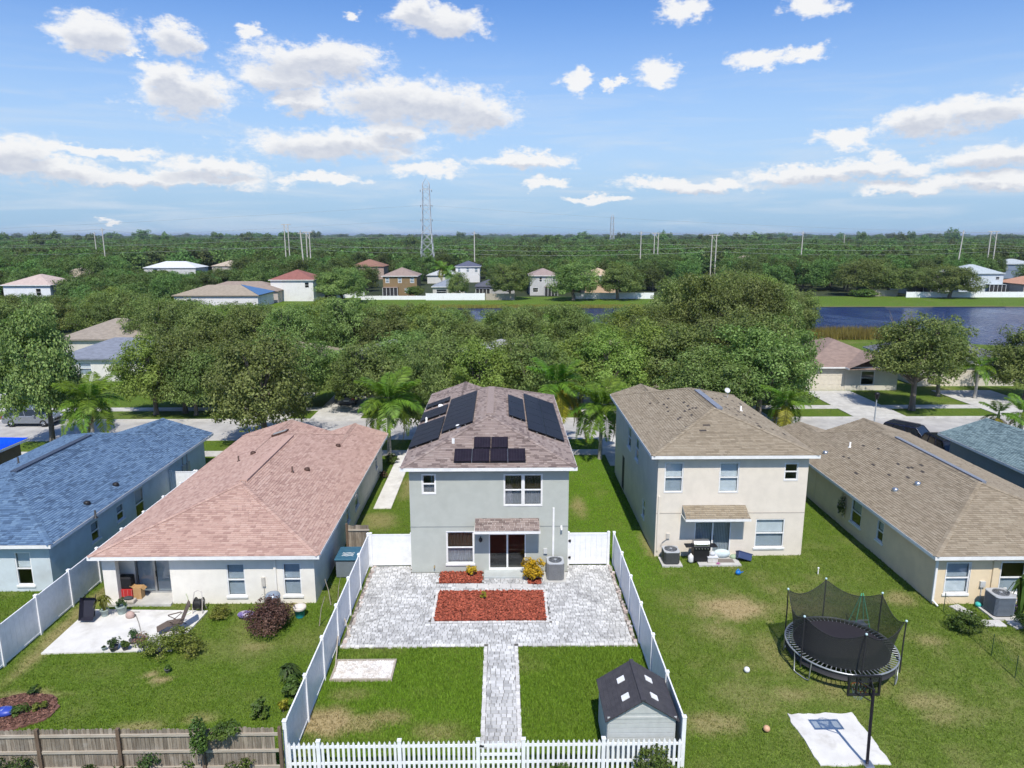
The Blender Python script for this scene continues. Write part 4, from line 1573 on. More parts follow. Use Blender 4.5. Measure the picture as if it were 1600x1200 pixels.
rp = random.Random(21)
bedding = MB()
bedding.box(FX0 + .12, PY0, -.1, FX1 - .12, GY0 + .7, .006)
bedding.box(WALK[0], FY0 + .9, -.1, WALK[1], PY0 - .001, .006)
patio = struct(bedding.build('patio', joint))
m = pavers('p', FX0 + .3, FX1 - .3, PY0 + .2, GY0 + .7, [(BED[0] - .16, BED[1] + .16, BED[2] - .16, BED[3] + .16), (BED2[0] - .02, BED2[1] + .02, BED2[2] - .02, 40), (GX0, GX1, GY0 - .02, 60), (dA[0] - .25, dA[1] + .35, 33.65, 40)], rp)
m.build('paving_stones', PAV, patio, kind='stuff')
m = pavers('p', WALK[0] + .16, WALK[1] - .16, FY0 + .9, PY0 + .19, [], rp, .2, (.2, .2, .3))
m.build('walk_stones', PAV, patio, kind='stuff')
# soldier-course borders
m = MB()


def border(m, x0, y0, x1, y1, w, rnd, step=.2, z=.036):
    L = math.hypot(x1 - x0, y1 - y0)
    n = int(L / step)
    for i in range(n):
        a, b = i / n, (i + 1) / n
        jit = rnd.uniform(-.015, .015)
        if abs(x1 - x0) > abs(y1 - y0):
            p, q = x0 + (x1 - x0) * a, x0 + (x1 - x0) * b
            m.box(min(p, q) + .006, y0 + jit, -.05, max(p, q) - .006, y0 + w - .008 + jit, z + rnd.uniform(-.005, .005))
        else:
            p, q = y0 + (y1 - y0) * a, y0 + (y1 - y0) * b
            m.box(x0 + jit, min(p, q) + .006, -.05, x0 + w - .008 + jit, max(p, q) - .006, z + rnd.uniform(-.005, .005))


border(m, FX0 + .12, PY0, WALK[0], PY0, .2, rp)
border(m, WALK[1], PY0, FX1 - .12, PY0, .2, rp)
border(m, WALK[0], FY0 + .9, WALK[0], PY0 - .01, .16, rp)
border(m, WALK[1] - .16, FY0 + .9, WALK[1] - .16, PY0 - .01, .16, rp)
for (a, b, c, d) in (BED,):
    border(m, a - .16, c - .16, b + .16, c - .16, .16, rp)
    border(m, a - .16, d + .005, b + .16, d + .005, .16, rp)
    border(m, a - .16, c, a - .16, d, .15, rp)
    border(m, b + .01, c, b + .01, d, .15, rp)
PAV2 = pm('pale border stones', (.5, .49, .475), (.62, .61, .59), .9, .85, .4, 45, island=.18, dirt=(.25, .24, .22, .5), dscale=1.2)
m.build('border_stones', PAV2, patio, kind='stuff')
# large stepping stones in front of the door step
for i in range(7):
    x = BED2[1] - 1.3 + i * .56
    m = MB(); m.box(x, 32.62, -.05, x + .5, 33.05, .042)
    m.build('stepping_stone', PAV2, patio, bevel=.012)
# rubble edge along both fences
m = MB()
for (x, s) in ((FX0 + .14, 1), (FX1 - .34, 1)):
    y = PY0
    while y < 35:
        w = rp.uniform(.08, .22)
        xx = x + rp.uniform(0, .12)
        m.M = Matrix.Translation((xx, y, 0)) @ Matrix.Rotation(rp.uniform(-.4, .4), 4, 'Z')
        m.box(0, 0, -.03, rp.uniform(.08, .18), w, .045)
        y += w + .03
m.build('edge_rubble', pm('rubble', (.35, .28, .25), (.5, .47, .44), 3, .9, island=.35), patio, kind='stuff')


def mulch(name, label, x0, x1, y0, y1, n, mat, base, seed, z=.05):
    rq = np.random.default_rng(seed)
    x, y = rq.uniform(x0, x1, n), rq.uniform(y0, y1, n)
    a, t = rq.uniform(0, 6.283, n), rq.uniform(-.5, .5, n)
    L, w = rq.uniform(.03, .085, n), rq.uniform(.012, .03, n)
    zz = z + rq.uniform(0, .04, n)
    dx, dy = np.cos(a), np.sin(a)
    P = np.zeros((n, 4, 3))
    for k, (p, q) in enumerate(((-1, -1), (1, -1), (1, 1), (-1, 1))):
        P[:, k, 0] = x + dx * L * p - dy * w * q
        P[:, k, 1] = y + dy * L * p + dx * w * q
        P[:, k, 2] = zz + t * L * p + .012 * q
    b = MB(); b.box(x0, y0, -.05, x1, y1, z)
    root = b.build(name, base)
    tag(root, label, 'mulch bed')
    np_object('wood_chips', P.reshape(-1, 3), np.arange(4 * n).reshape(n, 4), mat, root, 'stuff')
    return root


red_chip = pm('red mulch', (.24, .05, .028), (.33, .085, .046), 9, .85, island=.55)
red_base = pm('red mulch base', (.2, .036, .024), (.25, .06, .036), 14, .95, .6, 60)
mulch('mulch_bed', 'long rectangular red mulch bed surrounded by the paved patio', *BED, 14000, red_chip, red_base, 1)
mulch('mulch_bed', 'short red mulch bed against the grey wall under the lower window', *BED2, 1800, red_chip, red_base, 2)
cx0 = W(834, 908, 33.4)[0]
mulch('mulch_bed', 'tiny red mulch patch at the foot of the big yellow croton', cx0 - .3, cx0 + .35, 33.0, 33.6, 400, red_chip, red_base, 3)
# gravel box near the left fence
gx = [G(u, v) for u, v in ((527, 1033), (620, 1033), (614, 1064), (516, 1062))]
gx0, gx1, gy0, gy1 = gx[3][0], gx[1][0], gx[2][1], gx[0][1]
wood_grey = pm('weathered wood', (.28, .24, .19), (.38, .34, .28), 3, .9, .4, 30, aniso=(8, 8, 1), objvar=.18)
sb = thing('gravel_box', 'wood-framed box of white gravel on the lawn beside the fence', 'gravel box', ((gx0 + gx1) / 2, (gy0 + gy1) / 2, 0))
for (a, b, c, d) in ((gx0, gx1, gy0, gy0 + .07), (gx0, gx1, gy1 - .07, gy1), (gx1 - .07, gx1, gy0 + .071, gy1 - .071), (gx0, gx0 + .07, gy0 + .071, gy1 - .071)):
    m = MB(); m.box(a, c, -.05, b, d, .09); m.build('board', wood_grey, sb)
m = MB(); m.box(gx0 + .072, gy0 + .072, -.05, gx1 - .072, gy1 - .072, .05)
m.build('bed', pm('white gravel base', (.6, .58, .56), (.3, .24, .2), 6, .95, lo=.5, hi=.72), sb)
n = 3200
x, y = RNG.uniform(gx0 + .08, gx1 - .08, n), RNG.uniform(gy0 + .08, gy1 - .08, n)
r = RNG.uniform(.015, .035, n)
oc = np.array([(1, 0, 0), (0, 1, 0), (-1, 0, 0), (0, -1, 0), (0, 0, 1)])
P = np.stack([x, y, np.full(n, .055)], 1)[:, None, :] + oc[None] * r[:, None, None]
Fq = (np.array([(0, 1, 4), (1, 2, 4), (2, 3, 4), (3, 0, 4)])[None] + 5 * np.arange(n)[:, None, None]).reshape(-1, 3)
ob = np_object('gravel', P.reshape(-1, 3) - np.array([(gx0 + gx1) / 2, (gy0 + gy1) / 2, 0]), Fq, pm('white gravel', (.68, .67, .66), (.5, .46, .42), 5, .9, island=.3), sb, 'stuff')

# two planks leaning on the fence
for lab, p0, p1, w in (('long grey plank lying along the fence foot near the gravel box', G(521, 1052), G(531, 972), .1), ('short brown plank propped on the fence above the gravel box', G(545, 996), G(531, 972), .1)):
    m = MB()
    a, b = Vector((p0[0] + .05, p0[1], .04)), Vector((p1[0] + .02, p1[1] + .1, .75))
    d = (b - a).normalized()
    h = Vector((1, 0, 0))
    u_ = d.cross(h).normalized()
    q = [a - u_ * w / 2, a + u_ * w / 2, b + u_ * w / 2, b - u_ * w / 2]
    m.prism([tuple(t) for t in q], (.045, 0, 0))
    tag(m.build('plank', wood_grey), lab, 'plank')


# ---- white vinyl privacy fences
def fence_post(root, x, y, h, s=.127):
    m = MB(); m.box(x - s / 2, y - s / 2, -.1, x + s / 2, y + s / 2, h)
    p = m.build('post', white_vinyl, root)
    m = MB()
    e = s / 2 + .012
    m._add([(x - e, y - e, h + .001), (x + e, y - e, h + .001), (x + e, y + e, h + .001), (x - e, y + e, h + .001), (x - e, y - e, h + .03), (x + e, y - e, h + .03), (x + e, y + e, h + .03), (x - e, y + e, h + .03), (x, y, h + .075)],
           [(0, 1, 5, 4), (1, 2, 6, 5), (2, 3, 7, 6), (3, 0, 4, 7), (4, 5, 8), (5, 6, 8), (6, 7, 8), (7, 4, 8)])
    m.build('post_cap', white_vinyl, p)


def privacy_fence(root, pts, h=1.8):
    """posts at pts; between them a panel of tongued boards with rails"""
    for i, p in enumerate(pts):
        fence_post(root, p[0], p[1], h + .06)
        if i == len(pts) - 1:
            break
        a, b = Vector((*p, 0)), Vector((*pts[i + 1], 0))
        d = (b - a)
        L = d.length
        d.normalize()
        M = Matrix.Identity(4)
        M.col[0][:3] = d
        M.col[1][:3] = (-d.y, d.x, 0)
        M.col[3][:3] = a
        s = .065
        m = MB(); m.M = M
        k = max(3, int(round((L - 2 * s) / .29)))
        for j in range(k):
            u0, u1 = s + (L - 2 * s) * j / k, s + (L - 2 * s) * (j + 1) / k
            m.box(u0 + .004, -.011, .12, u1 - .004, .011, h - .05)
        m.box(s, -.006, .12, L - s, .006, h - .05)
        pn = m.build('panel', white_vinyl, root)
        m = MB(); m.M = M; m.box(s, -.025, h - .05, L - s, .025, h + .01); m.build('top_rail', white_vinyl, pn)
        m = MB(); m.M = M; m.box(s, -.025, .05, L - s, .025, .13); m.build('bottom_rail', white_vinyl, pn)


ys = [FY0 + (FY1 - FY0) * i / 6 for i in range(7)]
f = thing('vinyl_fence', 'white vinyl privacy fence between the paved yard and the cream bungalow', 'fence', (FX0, FY0, 0))
privacy_fence(f, [(FX0, y) for y in ys])
f = thing('vinyl_fence', 'white vinyl privacy fence between the paved yard and the trampoline lawn', 'fence', (FX1, FY0, 0))
privacy_fence(f, [(FX1, y) for y in ys])
f = thing('vinyl_fence', 'white vinyl panel closing the gap between the grey house and the wooden gate', 'fence', (FX0, FY1, 0))
privacy_fence(f, [(FX0 + .13, FY1 + .03), (GX0 - .07, FY1 + .03)])
# gate right of the house
f = thing('vinyl_gate', 'white vinyl gate with black hinges beside the grey air conditioner', 'gate', (4.6, FY1, 0))
m = MB()
for j in range(7):
    a = GX1 + .16 + j * .2875
    m.box(a + .003, FY1 + .02, .1, a + .285, FY1 + .05, 1.76)
m.build('panel', white_vinyl, f)
for (a, b, c, d) in ((GX1 + .16, .06, FX1 - .36, .15), (GX1 + .16, 1.72, FX1 - .36, 1.83)):
    m = MB(); m.box(a, FY1 + .004, b, c, FY1 + .06, d); m.build('rail', white_vinyl, f)
fence_post(f, GX1 + .09, FY1 + .03, 1.86)
fence_post(f, FX1 - .29, FY1 + .03, 1.86)
for z in (.45, 1.4):
    m = MB(); m.box(GX1 + .1, FY1 - .04, z - .06, GX1 + .24, FY1 - .02 + .022, z + .06); m.build('hinge', dark_metal, f)
# left neighbour's fence
fp = [G(u, v, 1.85) for u, v in ((15, 962), (57, 929), (97, 900), (135, 871), (161, 847), (189, 826), (217, 805), (242, 787), (275, 760))]
lx = sum(p[0] for p in fp[:8]) / 8
f = thing('vinyl_fence', 'white vinyl privacy fence between the pale blue and the cream bungalow', 'fence', (lx, 24, 0))
yy = 24.0
pl_ = []
while yy < 46:
    pl_.append((lx, yy)); yy += 2.4
privacy_fence(f, pl_)
f = thing('vinyl_fence', 'short white vinyl return panel against the pale blue bungalow', 'fence', (lx - 1, 45.6, 0))
privacy_fence(f, [(BX1 + .08, pl_[-1][1]), (lx - .14, pl_[-1][1])])

# ---- picket fence along the near side
PKY = 20.3
pk = thing('picket_fence', 'white picket fence with pointed pickets closing the paved yard', 'fence', (-.5, PKY, 0))


def picket(root, x, y, h, w=.085):
    m = MB()
    m.prism([(x - w / 2, y, .06), (x + w / 2, y, .06), (x + w / 2, y, h - .07), (x + w * .12, y, h), (x - w * .12, y, h), (x - w / 2, y, h - .07)], (0, .022, 0))
    return m.build('picket', white_vinyl, root)


posts_x = [FX0, W(497, 1160, PKY)[0], W(624, 1160, PKY)[0], W(747, 1160, PKY)[0], W(818, 1160, PKY)[0], W(943, 1160, PKY)[0], FX1]
PH = 1.16
for i, x in enumerate(posts_x[1:-1]):
    fence_post(pk, x, PKY, PH + .02, .12)
for i in range(6):
    if i == 3:
        continue
    a, b = posts_x[i] + .06, posts_x[i + 1] - .06
    k = int(round((b - a) / .163))
    for j in range(k):
        picket(pk, a + (b - a) * (j + .5) / k, PKY - .045, PH + .02 * math.sin(j * 3.1))
    for z in (.3, .92):
        m = MB(); m.box(a, PKY - .022, z, b, PKY + .022, z + .085); m.build('rail', white_vinyl, pk)
f = thing('picket_gate', 'white picket gate with black latch at the end of the paver walk', 'gate', ((posts_x[3] + posts_x[4]) / 2, PKY, 0))
a, b = posts_x[3] + .075, posts_x[4] - .075
for j in range(8):
    picket(f, a + (b - a) * (j + .5) / 8, PKY - .045, PH - .02)
for z in (.3, .58, .92):
    m = MB(); m.box(a, PKY - .022, z, b, PKY + .022, z + .085); m.build('rail', white_vinyl, f)
m = MB(); m.box(a - .03, PKY - .075, .95, a + .12, PKY - .048, 1.0); m.tube([(a + .02, PKY - .09, .97), (a + .02, PKY - .09, 1.05)], .02, 6)
m.build('latch', dark_metal, f)

# ---- weathered wooden fence on the left
board_mat = pm('weathered fence boards', (.17, .135, .1), (.28, .24, .19), 2.2, .9, .5, 25, aniso=(9, 9, .7), objvar=.28, dirt=(.42, .4, .36, .35), dscale=2.5)
rail_mat = pm('weathered fence rails', (.33, .28, .22), (.42, .38, .32), 2, .9, .4, 25, aniso=(.7, 9, 9))
post_mat = pm('dark fence posts', (.11, .075, .05), (.17, .12, .085), 2, .9, .4, 25, aniso=(9, 9, .7))
WY = 20.1
wf = thing('wooden_fence', 'weathered brown wooden board fence with rails, overgrown with vines', 'fence', (-12, WY, 0))
x = FX0 - .28
rq = random.Random(4)
bm_ = None
while x > -18.6:
    h = 1.8 + rq.uniform(-.03, .03) - .02 * math.sin(x)
    m = MB()
    w = .138
    m.prism([(x - w, WY + .06, .03), (x - .004, WY + .06, .03), (x - .004, WY + .06, h - .035), (x - .03, WY + .06, h), (x - w + .03, WY + .06, h), (x - w, WY + .06, h - .035)], (0, .018, 0))
    m.build('board', board_mat, wf)
    x -= .143
wpx = [W(438, 1145, WY)[0] - .02, W(315, 1145, WY)[0], W(184, 1145, WY)[0], W(57, 1145, WY)[0], W(-70, 1145, WY)[0]]
for i, x in enumerate(wpx):
    m = MB(); m.box(x - .055, WY - .05, -.1, x + .055, WY + .055, 1.88); m.build('post', post_mat, wf, bevel=.008)
    if i < len(wpx) - 1:
        for z in (.35, .95, 1.55):
            m = MB(); m.box(wpx[i + 1] + .06, WY + .008, z, x - .06, WY + .058, z + .09); m.build('rail', rail_mat, wf)
# wooden side gate between pink house and vinyl fence
wg = thing('wooden_gate', 'small weathered wooden gate between cream bungalow and vinyl fence', 'gate', (-8.0, 36.4, 0))
x = PX1 + .55
while x < FX0 - .2:
    m = MB(); m.box(x, 36.4, .03, x + .135, 36.42, 1.8 + rq.uniform(-.02, .02)); m.build('board', board_mat, wg); x += .14
m = MB(); m.box(PX1 + .42, 36.36, -.05, PX1 + .54, 36.46, 1.9); m.build('post', post_mat, wg)
for z in (.4, 1.5):
    m = MB(); m.box(PX1 + .56, 36.34, z, FX0 - .15, 36.395, z + .09); m.build('rail', rail_mat, wg)
# covered spa / storage box behind it
sx, sy = G(545, 870, 1.0)
bx = thing('storage_box', 'tall storage box with a blue cover beside the vinyl fence', 'box', (-8.0, 34.6, 0))
m = MB(); m.box(-8.55, 33.9, 0, -7.45, 35.3, .95); m.build('body', pm('slate plastic', (.16, .19, .22), rough=.5), bx, bevel=.03)
m = MB(); m.box(-8.62, 33.83, .951, -7.38, 35.37, 1.05)
lid = m.build('lid', pm('blue vinyl cover', (.035, .11, .18), (.05, .14, .21), 5, .4, .2, 9), bx, bevel=.04)
m = MB()
for k in range(3):
    m.tube([(-8.3 + .12 * t, 34.25 + .16 * k + .05 * math.sin(t * 2.2 + k), 1.053) for t in range(6)], .014, 5)
m.build('scribble', white_paint, lid)

# ---- plastic garden shed
sh0x, sh1x = G(951, 1125, 1.75)[0], G(1058, 1125, 1.75)[0]
SY0, SY1 = G(949, 1125, 1.75)[1] + .12, G(936, 1059, 1.75)[1] - .1
shed = thing('garden_shed', 'pale grey plastic garden shed with charcoal roof and four skylights', 'shed', ((sh0x + sh1x) / 2, SY0, 0))
shed_wall = pm('pale grey shed plastic', (.46, .48, .465), rough=.55, dirt=(.33, .34, .31, .3))
shed_roof = pm('charcoal shed roof', (.045, .042, .046), (.06, .056, .06), 4, .6, .3, 30)
sxm = (sh0x + sh1x) / 2
ez, rz = 1.7, 2.42
m = MB()
m.prism([(sh0x, SY0, 0), (sh1x, SY0, 0), (sh1x, SY0, ez), (sxm, SY0, rz - .05), (sh0x, SY0, ez)], (0, SY1 - SY0, 0))
bd = m.build('body', shed_wall, shed)
for k in range(9):
    z = .1 + k * .18
    m = MB()
    m.box(sh0x + .04, SY0 - .018, z, sh1x - .04, SY0 - .001, z + .165)
    m.box(sh0x - .018, SY0 + .04, z, sh0x - .001, SY1 - .04, z + .165)
    m.build('siding_board', shed_wall, shed, bevel=.006)
m = MB(); m.box(sh0x - .02, SY0 - .035, ez + .01, sh1x + .02, SY0 - .002, ez + .08); m.build('trim', shed_wall, shed)
m = MB(); m.prism([(sxm - .55, SY0 - .001, ez + .2), (sxm + .55, SY0 - .001, ez + .2), (sxm, SY0 - .001, ez + .5)], (0, -.02, 0)); m.build('gable_panel', shed_wall, shed)
for sgn, xa in ((-1, sh0x - .1), (1, sh1x + .1)):
    m = MB()
    sl = (rz - ez) / (sxm - sh0x)
    zlow = ez - .1 * sl + .02
    ln = Vector((sxm - xa, 0, rz + .02 - zlow))
    k = 9
    for i in range(k):
        a = Vector((xa, 0, zlow)) + ln * (i / k)
        b = Vector((xa, 0, zlow)) + ln * ((i + 1.04) / k)
        up_ = Vector((0, 0, .03))
        m.prism([(a.x, SY0 - .12, a.z + .022), (b.x, SY0 - .12, b.z + .008), (b.x, SY1 + .12, b.z + .008), (a.x, SY1 + .12, a.z + .022)], (0, 0, -.04))
    rf = m.build('roof', shed_roof, shed)
    for yy in (SY0 + .35, SY1 - .75):
        c = Vector((xa, 0, zlow)) + ln * .62
        d = ln.normalized()
        nv = Vector((-d.z, 0, d.x)) if d.x > 0 else Vector((d.z, 0, -d.x))
        q = [c - d * .14 + Vector((0, yy, 0)), c + d * .14 + Vector((0, yy, 0)), c + d * .14 + Vector((0, yy + .26, 0)), c - d * .14 + Vector((0, yy + .26, 0))]
        m = MB(); m.prism([tuple(t + nv * .02) for t in q], tuple(nv * .03)); m.build('skylight', pm('white skylight', (.75, .76, .77), rough=.4), rf)
m = MB(); m.box(sxm - .07, SY0 - .13, rz + .015, sxm + .07, SY1 + .13, rz + .055); m.build('ridge_cap', shed_roof, shed)


# ---- air conditioners
def ac_unit(label, x, y, w=.82, h=.9, body=(.3, .32, .35), pad=True, slats='v', rot=0):
    r = thing('air_conditioner', label, 'air conditioner', (x, y, 0), 'outdoor air conditioners', rot, world=False)
    bm2 = pm('ac body %.2f' % body[0], body, rough=.5, metal=.3)
    if pad:
        m = MB(); m.box(-w * .65, -w * .65, -.05, w * .65, w * .65, .06); m.build('pad', concrete, r)
    c = .1
    prof = [(-w / 2 + c, -w / 2), (w / 2 - c, -w / 2), (w / 2, -w / 2 + c), (w / 2, w / 2 - c), (w / 2 - c, w / 2), (-w / 2 + c, w / 2), (-w / 2, w / 2 - c), (-w / 2, -w / 2 + c)]
    ins = [(a * .94, b * .94) for a, b in prof]
    m = MB(); m.prism([(a, b, .062) for a, b in ins], (0, 0, h - .12)); m.build('coil', pm('dark coil', (.03, .03, .035), rough=.7), r)
    if slats == 'h':
        for k in range(14):
            z = .12 + k * (h - .2) / 14
            m = MB(); m.prism([(a, b, z) for a, b in prof], (0, 0, .028)); m.build('louvre', bm2, r)
    else:
        m = MB()
        for i in range(8):
            p, q = prof[i], prof[(i + 1) % 8]
            L = math.hypot(q[0] - p[0], q[1] - p[1])
            k = max(2, int(L / .05))
            for j in range(k):
                a = (p[0] + (q[0] - p[0]) * j / k, p[1] + (q[1] - p[1]) * j / k)
                m.box(a[0] - .013, a[1] - .013, .07, a[0] + .013, a[1] + .013, h - .06)
        m.build('grille', bm2, r)
    m = MB(); m.prism([(a * 1.02, b * 1.02, h - .07) for a, b in prof], (0, 0, .07)); top = m.build('top', pm('ac top', (.46, .48, .5), rough=.45, metal=.2), r, bevel=.02)
    m = MB(); m.lathe([(.34, 0), (.34, .012), (0, .012)], (0, 0, h), 24); m.build('fan_well', pm('fan well', (.02, .022, .028), rough=.6), top)
    m = MB()
    for rr_ in (.08, .15, .22, .29, .34):
        m.tube([(rr_ * math.cos(t * .2618), rr_ * math.sin(t * .2618), h + .03) for t in range(25)], .006, 4, False)
    for t in range(8):
        m.tube([(.05 * math.cos(t * .785), .05 * math.sin(t * .785), h + .035), (.35 * math.cos(t * .785), .35 * math.sin(t * .785), h + .03)], .006, 4)
    m.lathe([(0, .06), (.07, .05), (.07, .02)], (0, 0, h), 12)
    m.build('fan_guard', pm('guard grey', (.3, .32, .34), rough=.5), top)
    return r


ac_unit('tall grey air conditioner beside the yellow croton at the grey house', 2.72, 33.72, .86, 1.0, (.34, .35, .36))
ac_unit('dark louvred air conditioner at the beige two-storey house', W(1047, 880, 35.4)[0], 35.4, .84, .78, (.1, .105, .11), slats='h')
ac_unit('blue-grey louvred air conditioner by the ochre bungalow', *G(1559, 958)[:1], G(1559, 958)[1], .95, 1.05, (.2, .24, .29), slats='h')

# ================================================================== TRAMPOLINE, HOOP, BALLS
tx, ty, tr, tz = 13.88, 26.1, 2.13, .86
tp = thing('trampoline', 'round black trampoline with enclosure net and six poles on the lawn', 'trampoline', (tx, ty, 0))
frame_m = pm('galvanised ring', (.42, .44, .45), rough=.4, metal=.6)
m = MB(); m.tube([(tx + tr * math.cos(t * math.pi / 40), ty + tr * math.sin(t * math.pi / 40), tz) for t in range(81)], .035, 8, False); m.build('ring', frame_m, tp)
m = MB(); m.lathe([(0, 0), (tr - .3, 0.0), (tr - .3, -.01)], (tx, ty, tz + .0), 64, False); m.build('jumping_mat', pm('black mat', (.018, .016, .022), rough=.75), tp)
for k in range(72):
    a = 2 * math.pi * k / 72
    m = MB(); m.tube([(tx + (tr - .31) * math.cos(a), ty + (tr - .31) * math.sin(a), tz + .005), (tx + (tr - .03) * math.cos(a), ty + (tr - .03) * math.sin(a), tz + .012)], .017, 5)
    m.build('spring', frame_m, tp)
NP = 6
pa = [math.radians(24 + 60 * k) for k in range(NP)]
ptop = 2.62
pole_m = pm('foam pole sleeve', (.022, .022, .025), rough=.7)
capm = pm('pale pole cap', (.45, .6, .62), rough=.4)
for k, a in enumerate(pa):
    R_ = tr + .06
    c, s = math.cos(a), math.sin(a)
    m = MB(); m.tube([(tx + R_ * c, ty + R_ * s, tz - .45), (tx + R_ * c, ty + R_ * s, tz + .9), (tx + (R_ + .02) * c, ty + (R_ + .02) * s, ptop)], .028, 8); pl2 = m.build('net_pole', pole_m, tp)
    m = MB(); m.ball((tx + (R_ + .02) * c, ty + (R_ + .02) * s, ptop + .03), .05, 6); m.build('pole_cap', capm, pl2)
    for da in (-.26, .26):
        pass
for k in range(6):
    a = math.radians(24 + 60 * k)
    pts = []
    for da, z in ((-.2, tz - .03), (-.18, .05), (-.1, .02), (.1, .02), (.18, .05), (.2, tz - .03)):
        pts.append((tx + (tr + .0) * math.cos(a + da), ty + tr * math.sin(a + da), z))
    m = MB(); m.tube(pts, .024, 7); m.build('leg', frame_m, tp)
net = bpy.data.materials.new('enclosure net')
net.use_nodes = True
t = net.node_tree
tb = nn(t, 'ShaderNodeBsdfTransparent')
mx = nn(t, 'ShaderNodeMixShader')
mx.inputs[0].default_value = .72
bs = t.nodes['Principled BSDF']
bs.inputs['Base Color'].default_value = (.02, .024, .02, 1)
bs.inputs['Roughness'].default_value = .9
lk(t, tb.outputs[0], mx.inputs[1]); lk(t, bs.outputs[0], mx.inputs[2]); lk(t, mx.outputs[0], t.nodes['Material Output'].inputs[0])
V, Fq = [], []
NA, NZ = 96, 10
for i in range(NA):
    a = 2 * math.pi * i / NA
    ph = ((math.degrees(a) - 24) % 60) / 60
    sag = 4 * ph * (1 - ph)
    ztop = ptop - .02 - .42 * sag
    for j in range(NZ + 1):
        q = j / NZ
        z = tz + .01 + (ztop - tz) * q
        rr_ = (tr - .3) + (.34 - .2 * sag) * q ** 1.6
        V.append((rr_ * math.cos(a), rr_ * math.sin(a), z))
for i in range(NA):
    for j in range(NZ):
        a, b = i * (NZ + 1) + j, ((i + 1) % NA) * (NZ + 1) + j
        Fq.append((a, b, b + 1, a + 1))
np_object('net', V, Fq, net, tp, smooth=True)
m = MB(); m.tube([(tx + V[i * (NZ + 1) + NZ][0], ty + V[i * (NZ + 1) + NZ][1], V[i * (NZ + 1) + NZ][2]) for i in list(range(NA)) + [0]], .014, 5, False)
m.build('net_edge', pole_m, tp)
m = MB(); m.lathe([(tr - .02, -.04), (tr - .02, -.3), (tr + .0, -.3)], (tx, ty, tz), 48, True); m.build('skirt_cloth', pole_m, tp)  # dark skirt band hanging below the ring
# little swing-set toy beyond the trampoline
wx, wy = G(1342, 978)
sw = thing('climbing_toy', 'small green metal climbing toy frame standing behind the trampoline', 'toy', (wx, wy, 0))
gm = pm('mint green paint', (.1, .45, .25), rough=.5)
for s in (-.22, .22):
    m = MB(); m.tube([(wx + s * 1.6, wy - .3, 0), (wx + s * .15, wy, 1.6)], .022, 6); m.build('leg', gm, sw)
    m = MB(); m.tube([(wx + s * 1.6, wy + .3, 0), (wx + s * .15, wy, 1.6)], .022, 6); m.build('leg', gm, sw)
for z in (.25, .45):
    m = MB(); m.tube([(wx - .34 + .18 * z, wy - .28, z), (wx + .34 - .18 * z, wy - .28, z)], .022, 6); m.build('rung', galv, sw)
m = MB(); m.box(wx - .5, wy - .2, .04, wx + .3, wy + .25, .12); m.build('base', galv, sw)

# basketball slab and hoop
s4 = [G(u, v) for u, v in ((1229, 1116), (1332, 1114), (1393, 1195), (1282, 1196))]
m = MB()
rq = random.Random(2)
edge = []
for i in range(4):
    p, q = s4[i], s4[(i + 1) % 4]
    for k in range(12):
        a = k / 12
        edge.append((p[0] + (q[0] - p[0]) * a + rq.uniform(-.05, .05), p[1] + (q[1] - p[1]) * a + rq.uniform(-.05, .05), -.06))
m.prism(edge[::-1], (0, 0, .075))
tag(m.build('concrete_slab', bright_concrete), 'rough square concrete slab under the basketball hoop', 'slab')
hp = thing('basketball_hoop', 'black basketball hoop on a pole beside the concrete slab', 'basketball hoop', (12.12, 20.33, 0))
m = MB(); m.tube([(12.12, 20.33, 0), (12.03, 20.25, 1.4), (11.97, 20.2, 2.95)], .05, 10); m.build('pole', pm('purple black paint', (.018, .014, .026), rough=.4), hp)
m = MB(); m.box(12.0, 20.15, -.03, 12.3, 20.5, .1); m.build('base', galv, hp, bevel=.02)
bx0, bx1, bz0, bz1, by_ = 11.2, 12.28, 2.62, 3.36, 20.36
fm = black_plastic
for (a, b, c, d) in ((bx0, bx1, bz0, bz0 + .07), (bx0, bx1, bz1 - .07, bz1), (bx0, bx0 + .07, bz0 + .071, bz1 - .071), (bx1 - .07, bx1, bz0 + .071, bz1 - .071), (bx0 + .27, bx0 + .32, bz0 + .071, bz1 - .071), (bx1 - .36, bx1 - .31, bz0 + .071, bz1 - .071)):
    m = MB(); m.box(a, by_ - .03, c, b, by_ + .03, d); m.build('frame_bar', fm, hp, bevel=.01)
m = MB(); m.box(bx0 + .07, by_ + .002, bz0 + .07, bx1 - .07, by_ + .012, bz1 - .07); m.build('backboard', glass_mat('smoky acrylic', (.62, .66, .68)), hp)
m = MB()
for p, q in (((11.97, 20.2, 2.5), (bx0 + .3, by_ - .03, 2.75)), ((11.97, 20.2, 2.5), (bx1 - .34, by_ - .03, 2.75)), ((11.97, 20.2, 2.93), (bx0 + .3, by_ - .03, 3.2)), ((11.97, 20.2, 2.93), (bx1 - .34, by_ - .03, 3.2)), ((bx0 + .3, by_ - .035, 3.25), (11.75, by_ - .035, 2.75)), ((bx1 - .34, by_ - .035, 3.25), (11.75, by_ - .035, 2.75))):
    m.tube([p, q], .02, 6)
m.build('bracket', fm, hp)
rc = (11.74, by_ + .3, 2.72)
m = MB(); m.tube([(rc[0] + .23 * math.cos(k * .2618), rc[1] + .23 * math.sin(k * .2618), rc[2]) for k in range(25)], .012, 6, False)
m.tube([(rc[0] - .08, by_ + .01, 2.72), (rc[0] - .08, rc[1] - .2, 2.72)], .015, 6); m.tube([(rc[0] + .08, by_ + .01, 2.72), (rc[0] + .08, rc[1] - .2, 2.72)], .015, 6)
rim = m.build('rim', pm('orange rim', (.5, .08, .02), rough=.5), hp)
m = MB()
